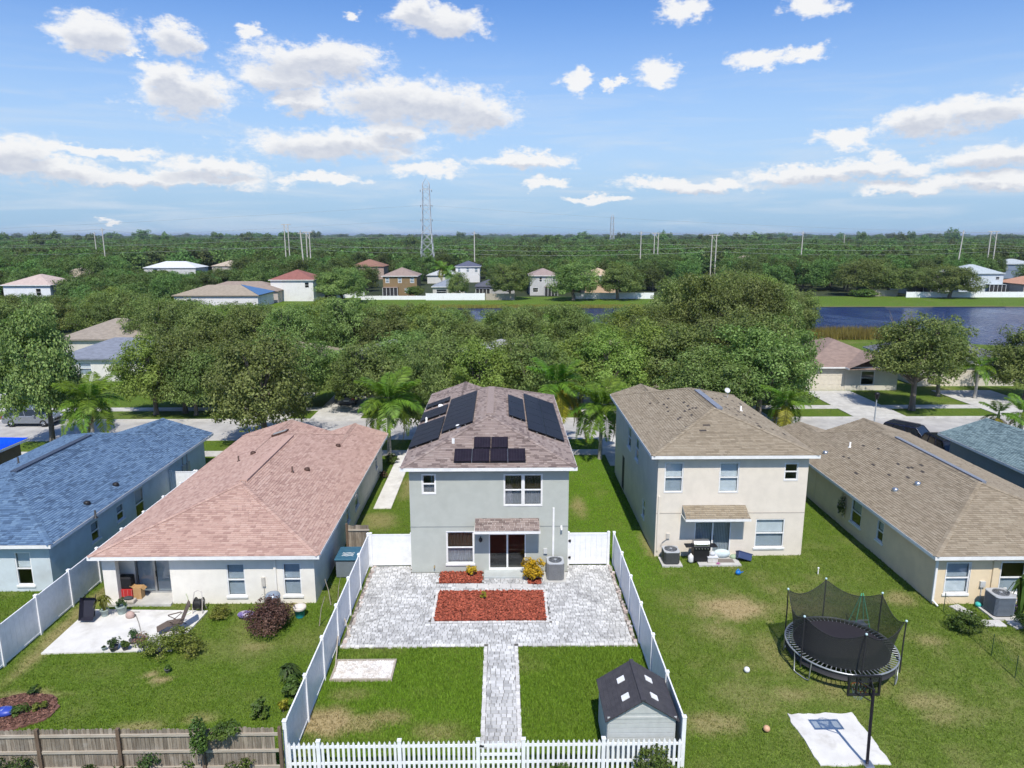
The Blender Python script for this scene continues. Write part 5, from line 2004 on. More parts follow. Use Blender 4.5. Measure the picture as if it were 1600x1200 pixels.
for k in range(12):
    a = k * .5236
    m.tube([(rc[0] + .22 * math.cos(a), rc[1] + .22 * math.sin(a), rc[2]), (rc[0] + .17 * math.cos(a + .26), rc[1] + .17 * math.sin(a + .26), rc[2] - .2), (rc[0] + .12 * math.cos(a), rc[1] + .12 * math.sin(a), rc[2] - .4)], .005, 4, False)
    m.tube([(rc[0] + .22 * math.cos(a), rc[1] + .22 * math.sin(a), rc[2]), (rc[0] + .17 * math.cos(a - .26), rc[1] + .17 * math.sin(a - .26), rc[2] - .2), (rc[0] + .12 * math.cos(a), rc[1] + .12 * math.sin(a), rc[2] - .4)], .005, 4, False)
m.build('hoop_net', white_paint, rim)


def ball(label, u, v, r, c, c2):
    x, y = G(u, v, r)
    m = MB(); m.ball((x, y, r - .01), r, 10)
    o = m.build('ball', pm('ball %s' % label[:12], c, rough=.5))
    tag(o, label, 'ball')
    return o


ball('white ball lying on the lawn near the trampoline', 1167, 1046, .12, (.72, .73, .74), None)
ball('faded orange basketball on the lawn between shed and concrete slab', 1198, 1138, .12, (.55, .33, .2), None)

# ================================================================== PATIO OF THE PINK HOUSE
pp = [G(u, v) for u, v in ((64, 1022), (268, 1017), (325, 955), (140, 953))]
m = MB()
m.prism([(p[0], p[1], -.06) for p in pp] + [], (0, 0, .1))
struct(m.build('concrete_patio', bright_concrete))
m = MB(); m.box(PX0 - .0, PY - .25, -.05, porch_x1, DY - .003, .09); struct(m.build('porch_floor', concrete))


def pot(m, x, y, r, h, z=.04):
    m.lathe([(r * .7, 0), (r, h), (r * 1.08, h), (r * 1.08, h - .03), (r * .9, h - .03), (r * .85, h - .05), (0, h - .05)], (x, y, z), 16)


# wheelbarrow
x, y = G(142, 968)
wb = thing('wheelbarrow', 'dark wheelbarrow standing upright on the patio near the vinyl fence', 'wheelbarrow', (x, y, 0))
navy = pm('navy black tray', (.02, .02, .032), rough=.5)
m = MB(); m.M = Matrix.Translation((x, y, .58)) @ Matrix.Rotation(math.radians(68), 4, 'X') @ Matrix.Scale(.78, 4)
m._add([(-.3, -.5, 0), (.3, -.5, 0), (.36, .5, 0), (-.36, .5, 0), (-.42, -.68, .28), (.42, -.68, .28), (.46, .62, .28), (-.46, .62, .28)], [(0, 1, 2, 3), (0, 4, 5, 1), (1, 5, 6, 2), (2, 6, 7, 3), (3, 7, 4, 0)])
m.build('tray', navy, wb)
for s in (-1, 1):
    m = MB(); m.M = Matrix.Translation((x, y, .58)) @ Matrix.Rotation(math.radians(68), 4, 'X') @ Matrix.Scale(.78, 4)
    m.tube([(s * .12, -.85, -.05), (s * .25, 0, -.06), (s * .32, .8, .02)], .02, 6); m.build('handle', dark_metal, wb)
m = MB(); m.M = Matrix.Translation((x, y + .15, .2)) @ Matrix.Rotation(math.pi / 2, 4, 'Y'); m.lathe([(.08, -.04), (.19, -.04), (.2, 0), (.19, .04), (.08, .04), (.08, -.04)], (0, 0, 0), 18); m.build('wheel', black_plastic, wb)


# folding lounge chair
x, y = G(275, 985)
ch = thing('lounge_chair', 'brown mesh reclining garden chair on the bright concrete patio', 'chair', (x, y, .04), rot=math.radians(-62), world=False)
tube_m = pm('brown chair tube', (.13, .1, .08), rough=.45, metal=.3)
mesh_m = pm('brown chair mesh', (.1, .075, .06), (.13, .1, .08), 20, .8)
for s in (-.3, .3):
    m = MB(); m.tube([(s, -.55, .0), (s, .35, .62)], .018, 6); m.build('leg', tube_m, ch)
    m = MB(); m.tube([(s, .45, .0), (s, -.25, .6)], .018, 6); m.build('leg', tube_m, ch)
    m = MB(); m.tube([(s * 1.12, -.25, .6), (s * 1.12, .3, .62)], .026, 6); m.build('armrest', tube_m, ch)
m = MB(); m.prism([(-.28, -.3, .36), (.28, -.3, .36), (.28, .25, .32), (-.28, .25, .32)], (0, 0, .025)); m.build('seat', mesh_m, ch)
m = MB(); m.prism([(-.28, .25, .33), (.28, .25, .33), (.28, .62, 1.15), (-.28, .62, 1.15)], (0, .03, .01)); m.build('backrest', mesh_m, ch)
m = MB(); m.prism([(-.26, -.3, .37), (.26, -.3, .37), (.26, -.75, .2), (-.26, -.75, .2)], (0, 0, .022)); m.build('footrest', mesh_m, ch)
m = MB(); m.tube([(-.2, .63, 1.08), (.2, .63, 1.08)], .06, 8); m.build('headrest', mesh_m, ch)

# hose reel
x, y = G(312, 956)
hr = thing('hose_reel', 'black garden hose reel on a pale frame against the cream wall', 'hose reel', (x, y, .02))
for s in (-.22, .22):
    m = MB(); m.tube([(x + s, y - .25, .02), (x + s, y - .12, .55), (x + s * .8, y + .02, 1.0), (x, y + .04, 1.08)], .022, 6); m.build('frame', pm('pale frame', (.5, .46, .42), rough=.5), hr)
    m = MB(); m.tube([(x + s, y + .25, .02), (x + s, y, .6)], .022, 6); m.build('leg', pm('pale frame', (.5, .46, .42)), hr)
m = MB(); m.M = Matrix.Translation((x, y, .42)) @ Matrix.Rotation(math.pi / 2, 4, 'Y')
m.lathe([(.05, -.17), (.3, -.17), (.3, -.15), (.12, -.14), (.12, .14), (.3, .15), (.3, .17), (.05, .17)], (0, 0, 0), 20); rl = m.build('drum', black_plastic, hr)
m = MB(); m.M = Matrix.Translation((x, y, .42)) @ Matrix.Rotation(math.pi / 2, 4, 'Y')
for k in range(5):
    m.tube([(.2 * math.cos(t * .5236), .2 * math.sin(t * .5236), -.11 + k * .055) for t in range(13)], .028, 6, False)
m.build('hose', pm('dark hose', (.03, .03, .03), rough=.5), rl)
x, y = G(290, 957)
m = MB(); m.tube([(x, y, .05), (x + .1, y - .1, .06), (x + .2, y, .2), (x + .12, y + .1, .7), (x + .05, y + .12, .9)], .018, 6); m.tube([(x - .1, y - .2, .05), (x + .2, y - .3, .05), (x + .3, y - .1, .05)], .018, 6)
tag(m.build('garden_hose', pm('pale green hose', (.45, .5, .3), rough=.5)), 'loose pale green hose end beside the hose reel', 'hose')
x, y = G(225, 995)
m = MB(); m.tube([(*G(223, 999), .055), (*G(217, 975), .055), (*G(212, 962), .06), (*G(205, 958), .06), (*G(218, 958), .06)], .02, 6)
tag(m.build('garden_hose', pm('grey hose', (.25, .24, .22), rough=.6)), 'thin grey hose trailing across the concrete patio', 'hose')
x, y = G(204, 966)
m = MB(); m.lathe([(.0, 0), (.16, .0), (.2, .06), (.19, .2), (.08, .3), (0, .3)], (x, y, .04), 14, sy=.8)
tag(m.build('watering_jug', pm('pinkish clay', (.42, .3, .26), rough=.7)), 'small pinkish clay jug on the patio beside the flowerpots', 'jug')
# porch clutter
x, y = W(196, 912, 31.9)[0], 31.9
sg = thing('red_crate', 'red ribbed plastic crate in the porch corner', 'crate', (x, y, .09))
m = MB(); m.box(x - .42, y - .25, .095, x + .42, y + .25, .6); m.build('shell', pm('red plastic', (.45, .03, .03), rough=.5), sg, bevel=.02)
for k in range(5):
    m = MB(); m.box(x - .38 + k * .19, y - .265, .1, x - .36 + k * .19, y - .251, .58); m.build('rib', pm('pale red rib', (.6, .2, .18)), sg)
m = MB(); m.box(x - .28, y - .22, .602, x + .38, y + .22, 1.2); tag(m.build('black_case', black_plastic, bevel=.06), 'black case standing on the red crate in the porch', 'case')
x = W(216, 915, 31.8)[0]
m = MB(); m.box(x - .2, 31.65, .095, x + .18, 32.0, .68); m.poly((x - .2, 31.65, .68), (x - .2, 32.0, .68), (x - .36, 32.0, .78), (x - .36, 31.65, .78)); m.poly((x + .18, 31.65, .68), (x + .32, 31.65, .56), (x + .32, 32.0, .56), (x + .18, 32.0, .68))
tag(m.build('cardboard_box', pm('cardboard', (.4, .24, .1), (.46, .29, .14), 3, .9)), 'open brown cardboard box on the porch beside the glass door', 'box')
x = W(201, 935, 31.35)[0]
m = MB(); m.box(x - .36, 31.15, .095, x + .32, 31.5, .28); o = m.build('clutter_tray', pm('beige tray', (.5, .45, .4), (.4, .36, .3), 8), bevel=.05)
tag(o, 'beige tray of garden odds and ends on the porch floor', 'tray')
m = MB(); m.ball((x, 31.32, .34), .18, 8, 1.3, .8, .5); m.build('dark_bundle', pm('dark bundle', (.05, .055, .06), rough=.8), o)
# blue-lidded drum, teal bucket and bag among the shrubs
x, y = G(432, 960)[0], 30.7
m = MB(); m.lathe([(.0, 0), (.28, 0), (.32, .75), (.34, .76), (.34, .85), (.3, .95), (.12, 1.02), (0, 1.02)], (G(425, 962)[0], 30.5, 0), 20)
tag(m.build('round_bin', pm('grey blue bin', (.3, .36, .44), rough=.35, metal=.3)), 'round grey-blue bin behind the purple shrub at the cream wall', 'bin')
x, y = G(469, 963)
bk = thing('bucket', 'teal bucket with a white liner on the grass near the house corner', 'bucket', (x, y, 0))
m = MB(); m.lathe([(.2, 0), (.26, .42), (.27, .42), (.27, .45), (.24, .45), (.2, .1), (0, .1)], (x, y, 0), 18); m.build('pail', pm('teal plastic', (.02, .3, .33), rough=.4), bk)
m = MB(); m.lathe([(.28, .38), (.31, .46), (.29, .52), (.23, .48), (.15, .4), (0, .38)], (x, y, 0), 18); m.build('liner', pm('white bag', (.6, .55, .5), rough=.5), bk)
x, y = G(385, 965)
m = MB(); m.ball((x, y, .16), .3, 9, 1.35, .8, .55)
tag(m.build('soil_bag', pm('soil bag print', (.16, .12, .3), (.45, .4, .44), 4, .45, lo=.45, hi=.6)), 'purple and white soil bag lying in front of the cream wall', 'bag')
x, y = G(8, 1117)
m = MB(); m.ball((x, y, .14), .32, 9, 1.2, .8, .5)
tag(m.build('soil_bag', pm('blue bag print', (.03, .06, .35), (.5, .52, .6), 4, .4, lo=.5, hi=.62)), 'shiny blue soil bag on the dark mulch bed', 'bag')
# round mulch bed lower left
cx, cy = G(25, 1112)
m = MB()
m.prism([(cx + 1.45 * math.cos(k * .2618) * (1 + .06 * math.sin(k * 2.3)), cy + 1.05 * math.sin(k * .2618) * (1 + .07 * math.cos(k * 1.7)), -.04) for k in range(24)], (0, 0, .07))
dm = pm('brown mulch', (.12, .06, .045), (.2, .1, .08), 8, .95, .7, 50)
o = m.build('mulch_bed', dm)
tag(o, 'rounded brown mulch bed behind the wooden fence', 'mulch bed')
n = 2600
a, r = RNG.uniform(0, 6.283, n), np.sqrt(RNG.uniform(0, 1, n))
x, y = cx + 1.4 * r * np.cos(a), cy + 1.0 * r * np.sin(a)
an = RNG.uniform(0, 6.283, n)
P = np.stack([np.stack([x + .06 * np.cos(an), y + .06 * np.sin(an), np.full(n, .06)], 1), np.stack([x - .015 * np.sin(an), y + .015 * np.cos(an), np.full(n, .09)], 1), np.stack([x - .06 * np.cos(an), y - .06 * np.sin(an), np.full(n, .06)], 1)], 1)
np_object('wood_chips', P.reshape(-1, 3), np.arange(3 * n).reshape(n, 3), pm('brown chips', (.14, .07, .05), (.24, .13, .1), 8, .9, island=.5), o, 'stuff')
# stakes near the left fence
for lab, u, v, h, lean in (('thin wooden stake with a string beside the vinyl fence', 499, 978, 1.4, .3), ('leaning branch pole near the corner of the cream bungalow', 517, 945, 1.3, -.25), ('bent stick stuck in the grass by the wooden gate', 528, 940, 1.2, .15)):
    x, y = G(u, v)
    m = MB(); m.tube([(x, y, 0), (x + lean * .4, y + .05, h * .6), (x + lean, y + .1, h)], [.025, .02, .012], 6)
    tag(m.build('garden_stake', wood_grey), lab, 'stake')

# ================================================================== BEIGE HOUSE CLUTTER
x0, y0 = G(1092, 884); x1, y1 = G(1157, 882)
m = MB(); m.box(x0, y0 - .05, -.05, x1, EY - .004, .06); struct(m.build('door_slab', concrete))
gx_, gy_ = W(1093, 875, 35.55)[0], 35.5
gr = thing('gas_grill', 'black gas grill with silver lid and side shelves on the small slab', 'grill', (gx_, gy_, 0))
m = MB(); m.box(gx_ - .42, gy_ - .26, .12, gx_ + .42, gy_ + .26, .78); m.build('cabinet', black_plastic, gr, bevel=.01)
m = MB(); m.box(gx_ - .45, gy_ - .3, .78, gx_ + .45, gy_ + .28, .95); fb = m.build('firebox', dark_metal, gr, bevel=.01)
for k in range(5):
    m = MB(); m.tube([(gx_ - .32 + k * .16, gy_ - .3, .87), (gx_ - .32 + k * .16, gy_ - .34, .87)], .03, 10); m.build('knob', galv, fb)
m = MB()
prof = [(-.24, .95), (-.26, 1.1), (-.16, 1.24), (.05, 1.27), (.22, 1.15), (.24, .95)]
m.prism([(gx_ - .42, gy_ + a, b + .002) for a, b in prof], (.84, 0, 0)); ld = m.build('lid', pm('brushed steel lid', (.5, .5, .5), rough=.3, metal=.8), gr)
m = MB(); m.tube([(gx_ - .3, gy_ - .3, 1.1), (gx_ + .3, gy_ - .3, 1.1)], .02, 8); m.build('handle', galv, ld)
for s in (-1, 1):
    m = MB(); m.box(gx_ + s * .452, gy_ - .24, .9, gx_ + s * .85, gy_ + .22, .95); m.build('side_shelf', black_plastic, gr, bevel=.01)
    for dy in (-.2, .2):
        m = MB(); m.M = Matrix.Translation((gx_ + s * .36, gy_ + dy, .06)) @ Matrix.Rotation(math.pi / 2, 4, 'Y'); m.lathe([(0, -.02), (.06, -.02), (.06, .02), (0, .02)], (0, 0, 0), 10); m.build('wheel', dark_metal, gr)
x, y = G(1079, 879)
m = MB(); m.lathe([(.0, 0), (.14, .02), (.15, .1), (.15, .34), (.1, .42), (.05, .44), (.05, .5), (0, .5)], (x, y, .02), 16)
tag(m.build('gas_bottle', pm('white gas bottle', (.65, .65, .64), rough=.4)), 'white gas bottle beside the black grill', 'gas bottle')
x, y = G(1112, 879)
cb = thing('storage_tub', 'clear plastic tub filled with pale things next to the grill', 'tub', (x, y, .06))
m = MB(); m.box(x - .27, y - .2, .065, x + .27, y + .2, .36); m.build('body', pm('pale tub', (.5, .47, .42), (.62, .6, .58), 6, .4), cb, bevel=.03)
m = MB(); m.box(x - .29, y - .22, .361, x + .29, y + .22, .4); m.build('lid', pm('white tub lid', (.65, .66, .68), rough=.4), cb, bevel=.01)
m = MB(); m.ball((x + .02, y + .05, .5), .14, 8, 1.2, 1, .8); m.build('bundle', pm('grey bundle', (.55, .57, .6), rough=.7), cb)
x = W(1127, 862, 35.9)[0]
m = MB(); m.ball((x, 35.85, .28), .34, 10, 1.4, .6, .75)
o = m.build('covered_heap', pm('pale blue sheet', (.5, .6, .62), (.6, .68, .7), 5, .7, .5, 8)); tag(o, 'pale blue sheet bundled in front of the beige house patio door', 'bundle')
x, y = G(1133, 878)
m = MB(); m.box(x - .42, y - .2, .062, x + .45, y + .22, .075); tag(m.build('doormat', pm('grey brown mat', (.2, .17, .15), rough=.95)), 'grey-brown doormat before the beige house patio door', 'doormat')
x, y = G(1122, 883)
m = MB(); m.ball((x, y, .1), .07, 7); m.box(x - .1, y - .04, .062, x + .1, y + .04, .1)
tag(m.build('toy', pm('mauve toy', (.35, .12, .25), rough=.5)), 'small mauve toy on the edge of the small slab', 'toy')
x, y = G(1162, 876)
m = MB(); m.M = Matrix.Translation((x, y + .05, .25)) @ Matrix.Rotation(.3, 4, 'Y') @ Matrix.Rotation(-.5, 4, 'X'); m.box(-.38, -.2, -.2, .38, .2, .2); m.box(-.41, -.23, .14, .41, .23, .2)
tag(m.build('cooler_box', pm('navy cooler', (.03, .05, .13), rough=.5), bevel=.03), 'navy blue plastic crate tipped on the grass by the beige wall', 'crate')
x, y = G(1146, 873)
m = MB(); m.ball((x, y, .12), .2, 9, 1.1, .8, .7); tag(m.build('green_bag', pm('sage bag', (.3, .38, .26), rough=.7)), 'sage green bag slumped against the navy crate', 'bag')
x, y = G(1153, 898)
bl = pm('bright blue plastic', (.01, .16, .5), rough=.4)
m = MB(); m.ball((x, y, .12), .13, 8, 1.1, .9, .9); m.tube([(x - .1, y, .2), (x, y + .02, .32), (x + .1, y, .2)], .025, 6); m.tube([(x + .1, y, .1), (x + .25, y - .05, .2)], .03, 6)
tag(m.build('watering_can', bl), 'bright blue watering can on the lawn behind the beige house', 'watering can')
x, y = G(1278, 897)
m = MB(); m.tube([(x, y, 0), (x, y, .32)], .03, 8); m.ball((x, y, .34), .05, 6); tag(m.build('yard_tap', white_paint), 'small white standpipe in the grass beside the ochre bungalow', 'standpipe')
# ochre bungalow clutter
for i, (u, v, a) in enumerate(((1497, 950, .3), (1512, 958, .1), (1540, 974, .2), (1558, 974, .0), (1578, 968, .1), (1588, 977, .3))):
    x, y = G(u, v)
    m = MB(); m.M = Matrix.Translation((x, y, 0)) @ Matrix.Rotation(a, 4, 'Z'); m.box(-.27, -.25, -.04, .27, .25, .035)
    tag(m.build('stepping_stone', PAV2, bevel=.01), 'pale square stepping stone in the grass around the blue-grey air conditioner', 'stone', 'stepping stones behind the ochre bungalow')
x, y = G(1528, 948)
m = MB(); m.lathe([(0, 0), (.12, .02), (.15, .14), (.1, .22), (0, .22)], (x, y, 0), 12); m.tube([(x + .1, y, .1), (x + .4, y - .2, .03), (x + .55, y - .35, .03)], .025, 6)
tag(m.build('sprinkler', pm('aqua plastic', (.05, .42, .38), rough=.4)), 'aqua green sprinkler with a hose at the ochre wall', 'sprinkler')
x, y = G(1585, 955)
tc_ = thing('tricycle', 'pink and purple child tricycle beside the blue-grey air conditioner', 'tricycle', (x, y, 0))
m = MB(); m.tube([(x - .2, y, .2), (x + .15, y, .3), (x + .22, y, .55)], .03, 6); m.build('frame', pm('pink plastic', (.6, .05, .25), rough=.4), tc_)
for dx, dy in ((-.22, -.15), (-.22, .15), (.22, 0)):
    m = MB(); m.M = Matrix.Translation((x + dx, y + dy, .14)) @ Matrix.Rotation(math.pi / 2, 4, 'X'); m.lathe([(0, -.02), (.13, -.02), (.13, .02), (0, .02)], (0, 0, 0), 14); m.build('wheel', pm('purple wheel', (.15, .05, .3), rough=.5), tc_)
m = MB(); m.box(x - .2, y - .1, .3, x + .02, y + .1, .36); m.build('seat', pm('purple wheel', (.15, .05, .3)), tc_, bevel=.02)
x, y = W(1580, 925, 30.4)[0], 30.3
pc = thing('patio_chair', 'white plastic garden chair behind the blue-grey air conditioner', 'chair', (x, y, 0), world=False)
pc.location = (x, y + .1, 0); pc.rotation_euler = (0, 0, .5)
for a in (-.22, .22):
    for b in (-.22, .22):
        m = MB(); m.tube([(a * 1.1, b * 1.1, 0), (a, b, .43)], .025, 6); m.build('leg', white_paint, pc)
m = MB(); m.box(-.25, -.25, .43, .25, .25, .46); m.build('seat', white_paint, pc, bevel=.02)
for k in range(7):
    a = -.22 + k * .073
    m = MB(); m.prism([(a - .02, .23, .46), (a + .02, .23, .46), (a + .02, .32, .9 - .02 * abs(k - 3)), (a - .02, .32, .9 - .02 * abs(k - 3))], (0, .015, 0)); m.build('slat', white_paint, pc)
m = MB(); m.tube([(-.25, .28, .7), (-.27, -.2, .62), (-.27, -.24, .44)], .022, 6); m.build('armrest', white_paint, pc)
m = MB(); m.tube([(.25, .28, .7), (.27, -.2, .62), (.27, -.24, .44)], .022, 6); m.build('armrest', white_paint, pc)
# wire fence between the lawns on the right
wfn = thing('wire_fence', 'low green wire fence with thin metal stakes behind the ochre bungalow', 'fence', (*G(1500, 990), 0))
wl_ = [G(u, v) for u, v in ((1474, 955), (1512, 990), (1549, 1023), (1586, 1058), (1625, 1095))]
green_wire = pm('green wire', (.03, .07, .03), rough=.6)
for i, p in enumerate(wl_):
    m = MB(); m.tube([(p[0], p[1], -.05), (p[0], p[1], .95)], .018, 6); m.build('stake', green_wire, wfn)
    if i < len(wl_) - 1:
        q = wl_[i + 1]
        m = MB()
        for z in (.1, .25, .4, .55, .7, .85):
            m.tube([(p[0], p[1], z), (q[0], q[1], z)], .003, 4, False)
        for k in range(1, 16):
            a = k / 16
            m.tube([(p[0] + (q[0] - p[0]) * a, p[1] + (q[1] - p[1]) * a, .05), (p[0] + (q[0] - p[0]) * a, p[1] + (q[1] - p[1]) * a, .86)], .003, 4, False)
        m.build('mesh_panel', green_wire, wfn)


# ================================================================== STREET: cars, lamp
def car(label, x, y, rot, color, L=4.7, wd=1.85, h=1.7, name='parked_car', suv=True):
    r = thing(name, label, 'car', (x, y, -.12), None, rot, world=False)
    paint = pm('paint %.3f %.3f %.3f' % color, color, rough=.25, spec=.6, metal=.3)
    gl = pm('car glass', (.012, .014, .018), rough=.06, spec=.8)
    # stations along the length: (x, z_low, z_belt, z_top, half_width, roof half width)
    hl = L / 2
    st_ = [(-hl, .45, .8, .82, wd * .40, .38), (-hl + .12, .3, .88, .95, wd * .46, .42), (-hl + .5, .25, .98, 1.02, wd * .5, .46)]
    bz = 1.02
    body = MB()
    prof = [(-hl, .45), (-hl + .02, .78), (-hl + .2, .95), (-hl + 1.15, 1.04), (hl - .25, 1.06), (hl - .06, .95), (hl, .5), (hl - .1, .3), (-hl + .15, .3)]
    sec = []
    for k, hw in ((0, wd / 2 - .1), (1, wd / 2), (2, wd / 2), (3, wd / 2 - .1)):
        pass
    n = len(prof)
    V = []
    for yy, s in ((-wd / 2 + .0, .97), (-wd / 2 + .1, 1.0), (wd / 2 - .1, 1.0), (wd / 2, .97)):
        for (a, b) in prof:
            V.append((a * s, yy, .62 + (b - .62) * (s if s == 1 else .92)))
    Fc = []
    for j in range(3):
        for i in range(n):
            Fc.append((j * n + i, j * n + (i + 1) % n, (j + 1) * n + (i + 1) % n, (j + 1) * n + i))
    Fc += [tuple(range(n))[::-1], tuple(range(3 * n, 4 * n))]
    body._add(V, Fc, False)
    bo = body.build('body', paint, r, bevel=.05)
    c0, c1, c2, c3 = (-hl + 1.1, -hl + 1.75, hl - (.55 if suv else 1.1), hl - .22)
    def cab(z, k, ins):
        return [(c0 + (c1 - c0) * k, -wd / 2 + ins, z), (c0 + (c1 - c0) * k, wd / 2 - ins, z), (c3 + (c2 - c3) * k, wd / 2 - ins, z), (c3 + (c2 - c3) * k, -wd / 2 + ins, z)]
    lo, hi = cab(1.0, 0, .06), cab(h - .06, 1, .2)
    m = MB(); m._add(lo + hi, [(0, 1, 5, 4), (1, 2, 6, 5), (2, 3, 7, 6), (3, 0, 4, 7)]); m.build('windows', gl, r)
    tp2 = cab(h, 1.0, .24)
    m = MB(); m._add(cab(h - .07, .985, .19) + tp2, [(0, 1, 5, 4), (1, 2, 6, 5), (2, 3, 7, 6), (3, 0, 4, 7), (4, 5, 6, 7)]); m.build('roof', paint, r, bevel=.02)
    for sgn in (-1, 1):
        ins = lambda k: (wd / 2 - (.06 + .14 * k) + .006) * sgn
        m = MB()
        for t in (0, .4, .72, 1):
            xa = c0 + (c3 - c0) * t
            xb = c1 + (c2 - c1) * t
            m.tube([(xa, ins(0), 1.0), (xb, ins(1), h - .05)], .035, 5)
        m.build('pillars', paint, r)
        m = MB(); m.box(c0 + .35, sgn * (wd / 2 + .02), 1.02, c0 + .55, sgn * (wd / 2 + .18), 1.16); m.build('mirror', paint, r, bevel=.02)
    for wx_ in (-hl + .85, hl - .9):
        for sgn in (-1, 1):
            m = MB(); m.M = Matrix.Translation((wx_, sgn * (wd / 2 - .1), .34)) @ Matrix.Rotation(math.pi / 2, 4, 'X')
            m.lathe([(.2, -.11), (.31, -.115), (.345, -.08), (.345, .08), (.31, .115), (.2, .11)], (0, 0, 0), 20); w_ = m.build('wheel', pm('tyre', (.015, .015, .016), rough=.85), r)
            m = MB(); m.M = Matrix.Translation((wx_, sgn * (wd / 2 - .1), .34)) @ Matrix.Rotation(math.pi / 2, 4, 'X')
            for q in range(5):
                a = q * 1.2566
                m.box(-.02, -.02, -.118, .02, .02, .118)
                m.tube([(0, 0, -sgn * .105), (.2 * math.cos(a), .2 * math.sin(a), -sgn * .1)], .03, 5)
            m.lathe([(.19, -.1), (.21, -.1), (.21, .1), (.19, .1)], (0, 0, 0), 18); m.build('rim', galv, w_)
    for sgn in (-1, 1):
        m = MB(); m.box(-hl - .015, sgn * .5, .68, -hl + .1, sgn * .82, .84); m.build('headlight', pm('headlight', (.6, .62, .64), rough=.15), r, bevel=.02)
        m = MB(); m.box(hl - .08, sgn * .55, .75, hl + .012, sgn * .85, 1.0); m.build('tail_light', pm('tail light', (.25, .01, .012), rough=.2), r, bevel=.02)
    m = MB(); m.box(-hl - .01, -.45, .5, -hl + .05, .45, .68); m.build('radiator_grille', black_plastic, r)
    m = MB(); m.box(hl - .05, -.26, .62, hl + .02, .26, .74); m.build('number_plate', white_paint, r)
    m = MB(); m.box(c1 + .2, -wd / 2 + .3, h + .03, c2 - .1, -wd / 2 + .34, h + .06); m.box(c1 + .2, wd / 2 - .34, h + .03, c2 - .1, wd / 2 - .3, h + .06); m.build('roof_rails', dark_metal, r)
    return r


car('silver grey SUV parked at the kerb under the broad dark oak', *[G(68, 655)[0], 65.1], math.pi, (.22, .24, .27))
car('dark grey hatchback on the driveway across from the pink roof', -16.0, 73.6, -math.pi / 2, (.13, .14, .155), 4.4, 1.8, 1.55)
car('white van half hidden beside the grey hatchback', -13.3, 75.2, -math.pi / 2, (.5, .5, .52), 4.7, 1.85, 1.75)
car('dark blue SUV parked in the driveway behind the ochre bungalow', 34.6, 57.4, math.pi - .9, (.014, .018, .04), 4.8, 1.9, 1.75)
car('black car parked close to the slate grey bungalow', 35.3, 53.6, math.pi / 2, (.012, .012, .022), 4.7, 1.85, 1.65)
car('silver car under the trees across from the grey house', -1.8, 74.5, -math.pi / 2, (.4, .42, .44), 4.5, 1.8, 1.5)
# street lamp
lx_, ly_ = 33.6, 59.0
lp = thing('street_lamp', 'grey street lamp post with a dark lantern by the kerb', 'street lamp', (lx_, ly_, 0))
lt_ = W(1370, 622, ly_)
lx_ = lt_[0]
m = MB(); m.tube([(lx_, ly_, -.05), (lx_, ly_, .6), (lx_, ly_, lt_[1] - .1)], [.09, .06, .05], 10); m.build('pole', pm('grey pole', (.3, .33, .35), rough=.5), lp)
m = MB(); m.lathe([(.05, -.1), (.12, -.08), (.18, .3), (.26, .34), (.12, .48), (0, .52)], (lx_, ly_, lt_[1]), 12); m.build('lantern', dark_metal, lp)
m = MB(); m.box(-24.7, 68.2, 0, -24.2, 68.7, .9); m.box(-24.75, 68.15, .9, -24.15, 68.75, .97)
tag(m.build('utility_box', pm('pale green box', (.4, .42, .36), rough=.6), bevel=.02), 'pale utility box on the verge across the street', 'utility box')


# white fences on the far bank
def bank_fence(label, x0, x1, y, h, mat, step=2.4, boards=None):
    r = thing('bank_fence', label, 'fence', ((x0 + x1) / 2, y, 0))
    n_ = max(1, int((x1 - x0) / step))
    for i in range(n_ + 1):
        x = x0 + (x1 - x0) * i / n_
        m = MB(); m.box(x - .07, y - .07, -.1, x + .07, y + .07, h + .08); m.build('post', mat, r)
        if i < n_:
            xb = x0 + (x1 - x0) * (i + 1) / n_
            m = MB(); m.box(x + .071, y - .02, .05, xb - .071, y + .02, h); m.build('panel', mat, r)


bank_fence('low white fence before the brown house across the pond', -38, -20.5, 194, 1.1, white_vinyl)
bank_fence('tall white fence before the blue-grey roof across the pond', -20.3, -4.5, 192.5, 1.9, white_vinyl)
bank_fence('weathered wooden fence before the charcoal roof across the pond', -4.2, 3.5, 192.5, 1.8, wood_grey)
bank_fence('white fence under the trees before the peach house', 20, 42, 196, 1.7, white_vinyl)
bank_fence('long white picket fence on the bank before the pale blue-grey house', 114, 175, 199, 1.6, white_vinyl)
bank_fence('grey wooden fence at the end of the long white pond fence', 104, 113.6, 203, 1.8, wood_grey)
bank_fence('short white fence between the dome-shaped tree and the brown house', -46, -38.3, 200, 1.8, white_vinyl)

# ================================================================== VEGETATION
oak_leaf = leaf_mat('oak leaves', (.125, .18, .047), (.22, .285, .085), .45, .36, .26, .022)
oak_leaf2 = leaf_mat('lighter oak leaves', (.16, .235, .045), (.25, .33, .075), .4, .36, .18)
wood_leaf = leaf_mat('woodland leaves', (.075, .13, .03), (.145, .21, .055), .4, .3, .42, .03)
bark = pm('grey bark', (.10, .085, .07), (.19, .165, .14), 4, .95, .8, 18, aniso=(3, 3, .6))


